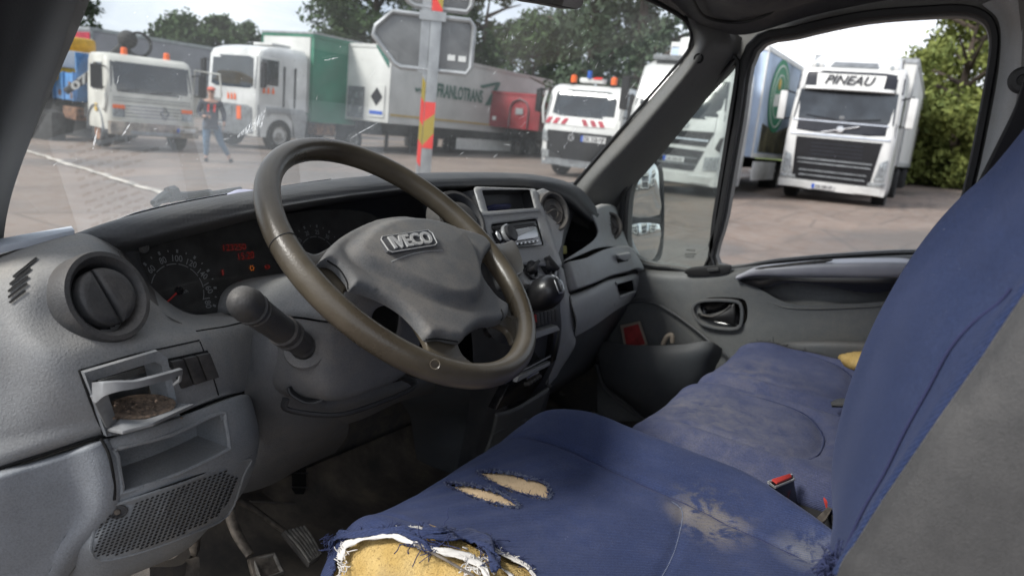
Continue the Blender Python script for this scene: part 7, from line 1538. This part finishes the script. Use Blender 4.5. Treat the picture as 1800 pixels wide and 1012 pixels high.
m = MB(); [m.box((w+.02, y, 2.1), (.03, .05, 1.3)) for y in (1.08, 1.55)]; m.build('air_duct', 'truck_black', T.root, smooth=False)
m = MB(); [m.prism([V(w+.025, y, 1.84), V(w+.025, y+.12, 1.84), V(w+.025, y+.10, 2.0), V(w+.025, y+.04, 2.05)], (.006, 0, 0)) for y in (.18, .36, .56)]; m.build('door_stickers', 'orange_lamp', T.root, smooth=False)
m = MB(); [m.prism([T.P(x, 1.56, .02), T.P(x+.1, 1.56, .02), T.P(x+.08, 1.72, .02), T.P(x+.02, 1.78, .02)], (0, -.006, 0)) for x in (-.15, .02, .18)]; m.build('front_stickers', 'orange_lamp', T.root, smooth=False)
T.side([(.35, 1.42), (.42, 1.10), (.62, 1.22), (1.25, 1.22), (1.50, 1.0), (1.55, .5), (2.05, .5), (2.15, 1.25), (2.0, 1.42)], 'alu', 'side_skirt', 1, off=.02)
T.box((.5, 1.2, 3.42), (.9, .8, .08), 'truck_white', 'roof_spoiler')
for sx in (-1, 1): mirror_arm(T, sx, .05, 2.0, 2.8, 'truck_black', .2); wheel(T.root, sx*1.14, .95, .52, .3); wheel(T.root, sx*1.0, 4.5, .5, .5); wheel(T.root, sx*1.08, 11, .5, .35); wheel(T.root, sx*1.08, 12.2, .5, .35)
chassis(T.root, 2, 14); b = boxbody(T.root, -1.27, 1.27, 2.3, 14.5, 1.05, 3.98, 'curtain_green', 'trailer_body', frame='curtain_green')
m = MB(); m.box((0, 2.28, 2.6), (2.3, .03, 2.5)); m.build('trailer_headboard', 'box_white', b, smooth=False); m = MB(); m.box((0, 8.4, 4.0), (2.6, 12.3, .06)); m.build('trailer_roof', 'alu', b, smooth=False)
m = MB(); m.rbox((.9, 3.2, .8), (.5, .9, .4), .05); m.build('side_locker', 'rust', T.root)
T.place(16.6, 20.9, -90)
# ---------------------------------------------------------------- trailers
def trailer(label, mat, w, L, z0, z1, loc, rz=-90, frame='alu', cat='trailer', name='semi_trailer', group=None, fr=None, legs=True):
    r = thing(name, label, cat); b = boxbody(r, -w/2, w/2, 0, L, z0, z1, mat, 'trailer_body', frame=frame)
    if fr: m = MB(); m.box((0, -.02, (z0+z1)/2-.05), (w-.05, .03, z1-z0-.3)); m.build('headboard', fr, b, smooth=False)
    chassis(r, .2, L-.2, z0-.16)
    if legs:
        m = MB(); [m.tube([V(x, 2.2, z0), V(x, 2.2, .05)], .07, 8) for x in (-.6, .6)]; [m.box((x, 2.2, .04), (.3, .3, .06)) for x in (-.6, .6)]; m.build('landing_leg', 'chassis', r)
    for y in (L-4.2, L-2.9, L-1.6):
        for sx in (-1, 1): wheel(r, sx*(w/2-.2), y, .5, .36)
    r.location = (loc[0], loc[1], gz(loc[0], loc[1])); r.rotation_euler = (0, 0, R_(rz)); return r, b
r, b = trailer('long white semi-trailer lettered FRANLOTRANS in dark green with an ochre line', 'box_white', 2.5, 13.4, 1.12, 3.78, (20.6, 18.9), frame='box_white')
sx_ = 1.25+.03
def sq_(y0, y1, z0, z1): return [V(sx_, y0, z1), V(sx_, y1, z1), V(sx_, y1, z0), V(sx_, y0, z0)]
textquad('FRANLOTRANS', sq_(2.75, 5.9, 2.25, 2.78), .004, 'side_letters', 'letters_green', b, bold=.03); textquad('www.', sq_(1.4, 2.3, 2.32, 2.48), .004, 'side_letters', 'letters_green', b, bold=.02)
m = MB(); m.prism([V(sx_, y, z) for y, z in ((5.6, 2.95), (6.9, 3.22), (6.9, 3.10), (5.8, 2.85))], (.006, 0, 0)); m.prism([V(sx_, y, z) for y, z in ((6.9, 3.22), (7.2, 3.22), (6.5, 2.2), (6.1, 2.2), (6.8, 3.05))], (.006, 0, 0)); m.build('arrow_mark', 'letters_green', b, smooth=False)
m = MB(); m.box((sx_, 6.7, 1.42), (.012, 13.2, .06)); m.build('ochre_line', 'stripe_ochre', b, smooth=False)
m = MB(); m.prism([V(-1.2, -.02, 3.6), V(-1.2, -.02, 3.74), V(1.2, -.02, 3.74), V(1.2, -.02, 3.2), V(.75, -.02, 3.7)][::-1], (0, -.012, 0)) if 0 else m.prism([V(.55, -.02, 3.74), V(1.2, -.02, 3.74), V(1.2, -.02, 3.0)], (0, -.012, 0)); m.build('green_corner', 'letters_green', b, smooth=False)
m = MB(); m.box((-.25, -.03, 1.75), (.75, .05, 1.1)); m.build('equipment_bay', 'truck_grey', b, smooth=False); m = MB(); [m.box((-.5+i*.17, -.06, 1.5+.25*(i % 3)), (.12, .06, .2)) for i in range(4)]; m.build('bay_fittings', 'alu', b, smooth=False)
m = MB(); m.box((.75, -.03, 1.85), (.7, .03, 1.1)); pn = m.build('panel', 'box_white', b, smooth=False); m = MB(); m.prism([V(.75, -.05, 2.32), V(1.02, -.05, 2.0), V(.75, -.05, 1.68), V(.48, -.05, 2.0)], (0, -.01, 0)); m.build('diamond_mark', 'letters_black', pn, smooth=False); m = MB(); m.box((.75, -.05, 1.45), (.6, .02, .12)); m.build('panel_strip', 'plate_blue', pn, smooth=False)
m = MB(); m.box((1.2, 6.5, .55), (.05, 4.2, .45)); m.build('side_guard', 'letters_white', r, smooth=False)
trailer('grey curtain-sided semi-trailer with a red front, behind the crane lorry', 'curtain_grey', 2.55, 13.6, 1.1, 3.95, (17.2, 31.2), frame='alu', fr='curtain_red')
r, b = trailer('low red container trailer with a grey arch printed on its end', 'container_red', 2.5, 9.5, 1.15, 2.62, (27.2, 16.5), frame='container_red', cat='trailer', legs=False)
m = MB(); m.tube([V(a, -.03, z) for a, z in [(-.15, 1.2), (-.15, 2.0), (-.02, 2.25), (.3, 2.38), (.62, 2.25), (.75, 2.0), (.75, 1.2)]], .075, 6, flat=.3); m.prism([V(a, -.03, z) for a, z in ((.12, 1.75), (.48, 1.75), (.48, 2.0), (.12, 2.0))], (0, -.01, 0)); m.build('arch_print', 'alu', b); m = MB(); m.box((-.9, -.03, 1.5), (.18, .012, .16)); m.build('front_plate', 'letters_white', b, smooth=False)
# yellow machine behind the blue bed
r = thing('excavator', 'yellow digger partly hidden behind the blue tipper bed', 'digger'); m = MB(); m.rbox((0, 0, 2.4), (2.6, 2.2, .9), .15); m.rbox((0, .3, 3.05), (1.6, 1.6, .5), .12); b = m.build('body', 'machine_yellow', r); m = MB(); m.loft([[V(-1.31, -.9, 2.2), V(-1.31, -.2, 2.5), V(-1.31, .9, 2.7)], [V(-1.31, -.9, 2.3), V(-1.31, -.2, 2.6), V(-1.31, .9, 2.8)]], 4, 2); m.rbox((0, -1.12, 2.6), (2.0, .04, .5), .01); m.build('body_stripe', 'letters_white', b)
m = MB(); m.rbox((-1.0, 0, .6), (.5, 3.2, 1.0), .3); m.rbox((1.0, 0, .6), (.5, 3.2, 1.0), .3); m.rbox((0, 0, 1.5), (1.2, 1.2, 1.0), .1); m.build('tracks', 'chassis', r)
q = atY(110, 100, 24.5); r.location = (q[0], 24.5, gz(q[0], 24.5)-.2)

def copy_tree(o, parent=None):
    c = o.copy(); COL.objects.link(c)
    if parent: c.parent = parent; c.matrix_parent_inverse = Matrix.Identity(4)
    for ch in list(o.children): copy_tree(ch, c)
    return c
for src, (x, y, a), lb in ((LORRY, (10.5, -17.5, 203), 'white articulated lorry behind the van, seen only in the upper glass of the door mirror'), (BOXL, (15.0, -17.5, 206), 'white refrigerated lorry behind the van, seen only in the door mirror beside another lorry'), (BOXL, (6.5, -18.5, 200), 'white box lorry behind the van, nearest its side in the door mirror')):
    c = copy_tree(src); c.location = (x, y, gz(x, y)); c.rotation_euler = (0, 0, R_(a)); c['label'] = lb; c['group'] = 'lorries parked behind the van'
# ---------------------------------------------------------------- direction sign seen from behind
pb = FW*0; base = D_ = C0+ray(745, 300)*7.0; px_, py_ = float(base[0]), float(base[1]); base = gpt(px_, py_)
r = thing('direction_sign', 'grey backs of two pointed direction signs on a post striped red and yellow', 'road sign', base)
to = unit(V(C0[0]-px_, C0[1]-py_, 0)); su = V(-to[1], to[0], 0)   # su: to the right as seen from the van
def SL(u, z, d=0): return su*(-u)+V(0, 0, z)+to*d
if float(np.dot(su, RT)) > 0: SL = lambda u, z, d=0: su*u+V(0, 0, z)+to*d
m = MB(); hw = .062
def postbox(u0, u1, z0, z1, d0, d1, mat, nm, par=r):
    m = MB(); P = [SL(u0, z0, d1), SL(u1, z0, d1), SL(u1, z1, d1), SL(u0, z1, d1)]; m.prism(P, to*(d0-d1), .004); return m.build(nm, mat, par)
lean = .0
postbox(-.035, .065, 0, 3.3, -.06, .03, 'alu', 'post'); 
postbox(-.075, -.037, .0, 3.3, -.03, .015, 'alu', 'post_flange')
zs = [(.90, 1.06, 'reflective_red'), (1.06, 1.30, 'reflective_yellow'), (1.30, 1.50, 'reflective_red'), ]
def stripe(L, mat): m = MB(); m.prism([SL(u, z, .032) for u, z in L], to*.004); return m.build('reflective_stripe', mat, r, smooth=False)
a, b_ = -.034, .064
stripe([(a, 1.42), (b_, 1.50), (b_, 1.60), (a, 1.60)], 'reflective_red'); stripe([(a, 1.20), (b_, 1.32), (b_, 1.50), (a, 1.42)], 'reflective_yellow'); stripe([(a, 1.18), (b_, 1.18), (b_, 1.32), (a, 1.20)], 'reflective_red')
stripe([(a, 2.40), (b_, 2.40), (b_, 2.42), (a, 2.56)], 'reflective_red'); stripe([(a, 2.56), (b_, 2.42), (b_, 2.9), (a, 2.9)], 'reflective_yellow'); stripe([(a, 2.9), (b_, 2.9), (b_, 3.3), (a, 3.3)], 'reflective_red')
def stripe2(z0, z1, mat): m = MB(); m.prism([SL(u, z, .017) for u, z in ((-.074, z0), (-.039, z0-.05), (-.039, z1-.05), (-.074, z1))], to*.004); m.build('reflective_stripe', mat, r, smooth=False)
stripe2(1.05, 1.26, 'reflective_red'); stripe2(1.26, 1.43, 'reflective_yellow'); stripe2(1.43, 1.64, 'reflective_red'); stripe2(1.64, 1.82, 'reflective_yellow')
for zc, zn, u0, u1 in ((2.12, 'x', -.54, .36), (2.66, 'x', -.44, .32)):
    h = .235; O = [(u0, zc+.02), (u0+.02, zc+.10), (u0+.16, zc+h), (u1-.04, zc+h), (u1, zc+h-.05), (u1, zc-h+.06), (u1-.04, zc-h), (u0+.26, zc-h), (u0+.20, zc-h+.03)]
    P = [SL(u, z, -.02) for u, z in O]; m = MB(); m.prism(P, to*.012, .003); pl = m.build('sign_back', 'alu_dark', r)
    m = MB(); m.tube([p+to*.02 for p in P], .024, 8, closed=True); m.build('sign_rim', 'alu', pl)
    m = MB(); [m.prism([SL(u, zc-.13, -.006), SL(u+.07, zc-.13, -.006), SL(u+.07, zc-.08, -.006), SL(u, zc-.08, -.006)], to*.004) for u in (u1-.22, u1-.12)]; m.build('maker_sticker', 'letters_white', pl, smooth=False)
    m = MB(); m.prism([SL(-.12, zc-.26, .0), SL(-.04, zc-.26, .0), SL(-.04, zc+.26, .0), SL(-.12, zc+.26, .0)], to*.02); m.prism([SL(-.14, zc+h-.04, .03), SL(.10, zc+h-.04, .03), SL(.10, zc+h+.04, .03), SL(-.14, zc+h+.04, .03)], to*.015); m.build('clamp', 'alu', pl)
# ---------------------------------------------------------------- walking man
def skin_person(name, label, loc, rz):
    r = thing(name, label, 'person', loc, rz)
    def body(nm, J, E, mat, parent, sub=2):
        me = bpy.data.meshes.new(nm); me.from_pydata([j[:3] for j in J], E, []); o = bpy.data.objects.new(nm, me); COL.objects.link(o)
        o.modifiers.new('s', 'SKIN'); 
        for i, j in enumerate(J): me.skin_vertices[0].data[i].radius = (j[3], j[4] if len(j) > 4 else j[3])
        me.skin_vertices[0].data[0].use_root = True
        q = o.modifiers.new('u', 'SUBSURF'); q.levels = sub; q.render_levels = sub; bake(o); o.data.materials.clear(); o.data.materials.append(MATS[mat]); o.data.polygons.foreach_set('use_smooth', [True]*len(o.data.polygons)); o.parent = parent; return o
    # faces -Y; one leg trailing
    J = [(0, 0, .95, .15, .11), (0, .0, 1.12, .15, .10), (0, .01, 1.30, .17, .11), (0, .01, 1.43, .14, .09), (0, 0, 1.50, .06), (0, -.01, 1.58, .07, .08), (0, -.01, 1.68, .082, .10), (0, -.005, 1.755, .055, .06),
         (-.10, 0, .88, .10), (-.10, -.05, .50, .065), (-.10, .0, .12, .042), (-.10, -.02, .05, .04), (-.10, -.16, .035, .035), (.11, 0, .88, .10), (.22, .02, .50, .065), (.42, .08, .16, .042), (.44, .08, .07, .04), (.50, -.04, .04, .035),
         (-.20, .01, 1.41, .065), (-.29, .02, 1.17, .05), (-.17, -.16, 1.08, .035), (-.10, -.19, 1.09, .03), (.20, .01, 1.41, .065), (.30, .06, 1.16, .05), (.30, -.02, .96, .035), (.29, -.05, .88, .03)]
    E = [(0, 1), (1, 2), (2, 3), (3, 4), (4, 5), (5, 6), (6, 7), (0, 8), (8, 9), (9, 10), (10, 11), (11, 12), (0, 13), (13, 14), (14, 15), (15, 16), (16, 17), (3, 18), (18, 19), (19, 20), (20, 21), (3, 22), (22, 23), (23, 24), (24, 25)]
    b = body('body', J, E, 'skin', r)
    k_ = 1.12
    sh = lambda ids: {i: n for n, i in enumerate(ids)}
    def part(nm, ids, mat, k_=1.14, dz=0):
        mp_ = sh(ids); JJ = [tuple(J[i][:3])+tuple(x*k_+.006 for x in (J[i][3:] if len(J[i]) > 4 else (J[i][3], J[i][3]))) for i in ids]; EE = [(mp_[a], mp_[b_]) for a, b_ in E if a in mp_ and b_ in mp_]; return body(nm, JJ, EE, mat, b)
    J.append((0, 0, .84, .14, .115)); E.append((0, 26)); part('jacket', [0, 26, 1, 2, 3, 18, 19, 20, 22, 23, 24], 'jacket', 1.2); E.remove((0, 26)); J.append((0, 0, 1.06, .14, .10)); E.append((0, 27)); part('jeans', [0, 27, 8, 9, 10, 13, 14, 15], 'jeans', 1.2)
    
    m = MB(); m.rbox((-.10, -.09, .045), (.10, .28, .09), .035); m.rbox((.47, .02, .055), (.10, .27, .09), .035); m.build('shoes', 'truck_black', b)
    m = MB(); m.sphere((0, -.005, 1.735), .098, 8, (1, 1.12, .62)); m.prism([V(-.07, -.09, 1.73), V(.07, -.09, 1.73), V(.05, -.19, 1.715), V(-.05, -.19, 1.715)], (0, 0, .015), .006); m.build('cap', 'cap_orange', b)
    m = MB(); [m.prism([V(x, -.135, 1.20), V(x+.035, -.135, 1.20), V(x+.05, -.125, 1.38), V(x+.01, -.125, 1.38)], (0, .01, 0)) for x in (-.09, .05)]; m.build('jacket_stripe', 'reflective_red', b, smooth=False)
    m = MB()
    for hx, hy, hz_, s in ((-.07, -.20, 1.09, 1), (.285, -.06, .84, -1)):
        for i in range(4):
            if s > 0: m.tube([V(hx, hy-.005, hz_+.02-i*.018), V(hx+.04, hy-.012, hz_+.018-i*.018), V(hx+.065-.005*i, hy+.005, hz_+.012-i*.018)], .0085, 6)
            else: m.tube([V(hx, hy+.027-i*.018, hz_), V(hx-.003, hy+.025-i*.018, hz_-.04), V(hx-.014, hy+.022-i*.018, hz_-.07+.004*i)], .0085, 6)
        m.tube([V(hx-.01, hy-.02, hz_+.02), V(hx+.02, hy-.04, hz_+.03)] if s > 0 else [V(hx, hy-.03, hz_+.02), V(hx-.01, hy-.05, hz_-.02)], .010, 6)
    m.build('fingers', 'skin', b)
    m = MB(); m.lathe((0, -.112, 1.655), (0, -1, 0), [(.014, 0), (.010, .02), (.0001, .024)], 8); [m.sphere((x, -.098, 1.675), .011, 5) for x in (-.032, .032)]; [m.sphere((x, 0, 1.66), .02, 5, (.5, 1, 1.5)) for x in (-.088, .088)]; m.build('face', 'skin', b)
    m = MB(); m.prism([V(-.055, -.112, 1.668), V(.055, -.112, 1.668), V(.055, -.112, 1.69), V(-.055, -.112, 1.69)], (0, .01, 0), .003); m.build('glasses', 'truck_black', b)
    return r
plain('skin', (.40, .24, .18), .6); plain('jacket', (.025, .03, .045), .8); plain('jeans', (.06, .11, .17), .85, var=.15); plain('cap_orange', (.55, .12, .08), .7)
c = C0+ray(370, 283)*18.3; skin_person('person', 'man in orange cap, dark jacket with red stripes and jeans walking across the yard', gpt(c[0], c[1]), R_(-52+16))
# ---------------------------------------------------------------- trees
def leafmat(n, a, b_):
    k = NB(n); oi = k.noise(.9, 4, .7); f = k.noise(9, 2); c = k.mix(k.ramp(oi, .35, .65), a, b_); c = k.mix(k.ramp(f, .4, .7, 0, .5), c, tuple(x*1.7 for x in b_)); k.col(c); k.set(.75, 0, .25)
    try: k.b.inputs['Subsurface Weight'].default_value = 0
    except Exception: pass
leafmat('leaf_olive', (.07, .10, .028), (.17, .19, .05)); leafmat('leaf_dark', (.022, .04, .016), (.05, .085, .03)); leafmat('leaf_grey', (.03, .05, .03), (.07, .10, .06)); plain('bark', (.06, .045, .035), .9, var=.3, nscale=4)
def tree(x, y, h, cw, label, mat='leaf_dark', n=5200, z0=.25, leaf=.20, group='trees round the lorry park', cat='tree', seed=1, gap=.35):
    rnd = random.Random(seed); r = thing('tree' if z0 > .12 else 'bush', label, cat, gpt(x, y, -.05), group=group)
    m = MB(); tips = []
    m.tube(catmull([V(0, 0, 0), V(.1, 0, h*.3), V(-.1, .1, h*.6), V(.05, 0, h*.85)], 4), [h*.030*(1-.85*i/12) for i in range(13)], 8)
    for i in range(11):
        a = rnd.uniform(0, 6.28); z = h*rnd.uniform(z0*.9, .75); L = cw*rnd.uniform(.35, .5); p = [V(0, 0, z), V(math.cos(a)*L*.5, math.sin(a)*L*.5, z+h*.07), V(math.cos(a)*L, math.sin(a)*L, z+h*.12)]; m.tube(p, [h*.013, h*.008, h*.003], 6)
    m.build('trunk', 'bark', r)
    # clumps in an uneven crown
    cl = []
    for i in range(int(34*(1+cw/h))):
        t = rnd.uniform(0, 1); zz = h*(z0+(1-z0)*t); rad = cw*.5*math.sin(math.pi*min(1, .18+.80*t))**.7*rnd.uniform(.25, 1); a = rnd.uniform(0, 6.28); cl.append((math.cos(a)*rad, math.sin(a)*rad, zz, cw*rnd.uniform(.09, .17)))
    m = MB(); vs, fs = [], []
    for i in range(n):
        cx, cy, cz, cr_ = rnd.choice(cl); u = np.array([rnd.gauss(0, 1) for _ in range(3)]); u = u/np.linalg.norm(u)*cr_*rnd.uniform(gap, 1.05); u[2] *= .75; p = V(cx, cy, cz)+u
        if p[2] < .05: continue
        a = np.array([rnd.gauss(0, 1) for _ in range(3)]); a /= np.linalg.norm(a); b_ = np.cross(a, [rnd.gauss(0, 1) for _ in range(3)]); b_ /= np.linalg.norm(b_); s = leaf*rnd.uniform(.5, 1.1)
        o_ = len(vs); vs += [tuple(p-a*s), tuple(p+b_*s*.45), tuple(p+a*s), tuple(p-b_*s*.45)]; fs.append((o_, o_+1, o_+2, o_+3))
    m.v, m.f = vs, fs; m.build('crown', mat, r, smooth=False, weld=False); return r
def at_dist(px, py, d): p = C0+ray(px, py)*d; return float(p[0]), float(p[1])
TR = [
 (1675, 250, 30, 8.3, 6.0, 'leaf_olive', 11500, .05, .17, 'tall olive green tree filling the right end of the passenger window', 3),
 (1610, 250, 33, 6.2, 4.2, 'leaf_olive', 7000, .04, .16, 'lower olive tree just right of the PINEAU lorry', 4),
 (1745, 250, 33, 8.4, 6, 'leaf_olive', 7000, .04, .18, 'olive tree at the extreme right behind the window frame', 5),
 (1120, 150, 27, 10.5, 7.5, 'leaf_grey', 13000, .15, .17, 'big grey-green tree above the box lorry by the windscreen pillar', 6),
 (1035, 150, 31, 9.4, 5.6, 'leaf_grey', 9000, .15, .18, 'tall tree right above the chevron lorry', 7),
 (940, 150, 42, 7.2, 6.0, 'leaf_dark', 5000, .1, .22, 'small dark tree between the white trailer and the chevron lorry', 8),
 (985, 160, 44, 7.6, 7.0, 'leaf_dark', 5000, .1, .22, 'dark tree behind the beacons of the chevron lorry', 9),
 (850, 120, 52, 11.5, 8.0, 'leaf_dark', 6500, .25, .28, 'dark tree to the right of the road sign above the white trailer', 10),
 (800, 120, 55, 10.5, 7.0, 'leaf_dark', 4500, .25, .28, 'dark tree directly behind the road sign', 11),
 (660, 100, 46, 13.0, 9.5, 'leaf_dark', 8000, .3, .27, 'tall dark tree to the left of the road sign', 12),
 (600, 100, 55, 8.4, 6.0, 'leaf_dark', 4500, .3, .27, 'rounded tree above the green trailer', 13),
 (385, 100, 62, 8.2, 6.0, 'leaf_dark', 3800, .4, .30, 'distant tree above the tall white tractor', 14),
 (325, 100, 62, 7.9, 8.0, 'leaf_dark', 4500, .4, .30, 'distant tree above the grey trailer', 15),
 (435, 100, 66, 8.2, 4.6, 'leaf_dark', 2600, .4, .30, 'small distant tree left of the green trailer', 16),
 (120, 100, 55, 9.0, 6.0, 'leaf_dark', 3800, .3, .30, 'dark tree top at the left pillar behind the yellow digger', 17)]
for px, py, d, h, cw, mt_, n, z0, lf, lb, sd_ in TR:
    x, y = at_dist(px, py, d); tree(x, y, h, cw, lb, mt_, n, z0, lf, seed=sd_)
for i, (px, d, h, cw, lb) in enumerate(((1560, 40, 3.2, 5, 'low dark hedge bush behind the PINEAU lorry'), (1625, 31, 2.2, 4.2, 'low brown-green bush at the foot of the olive trees'), (1690, 30, 2.4, 4.5, 'low bush at the right foot of the olive trees'), (1010, 46, 3.5, 9, 'low bush behind the red container trailer'), (880, 50, 3.5, 9, 'low bush behind the white trailer'))):
    x, y = at_dist(px, 250, d); tree(x, y, h, cw, lb, 'leaf_olive' if i in (1, 2) else 'leaf_dark', 4500, .02, .16, group='bushes along the edge', cat='bush', seed=30+i, gap=.2)
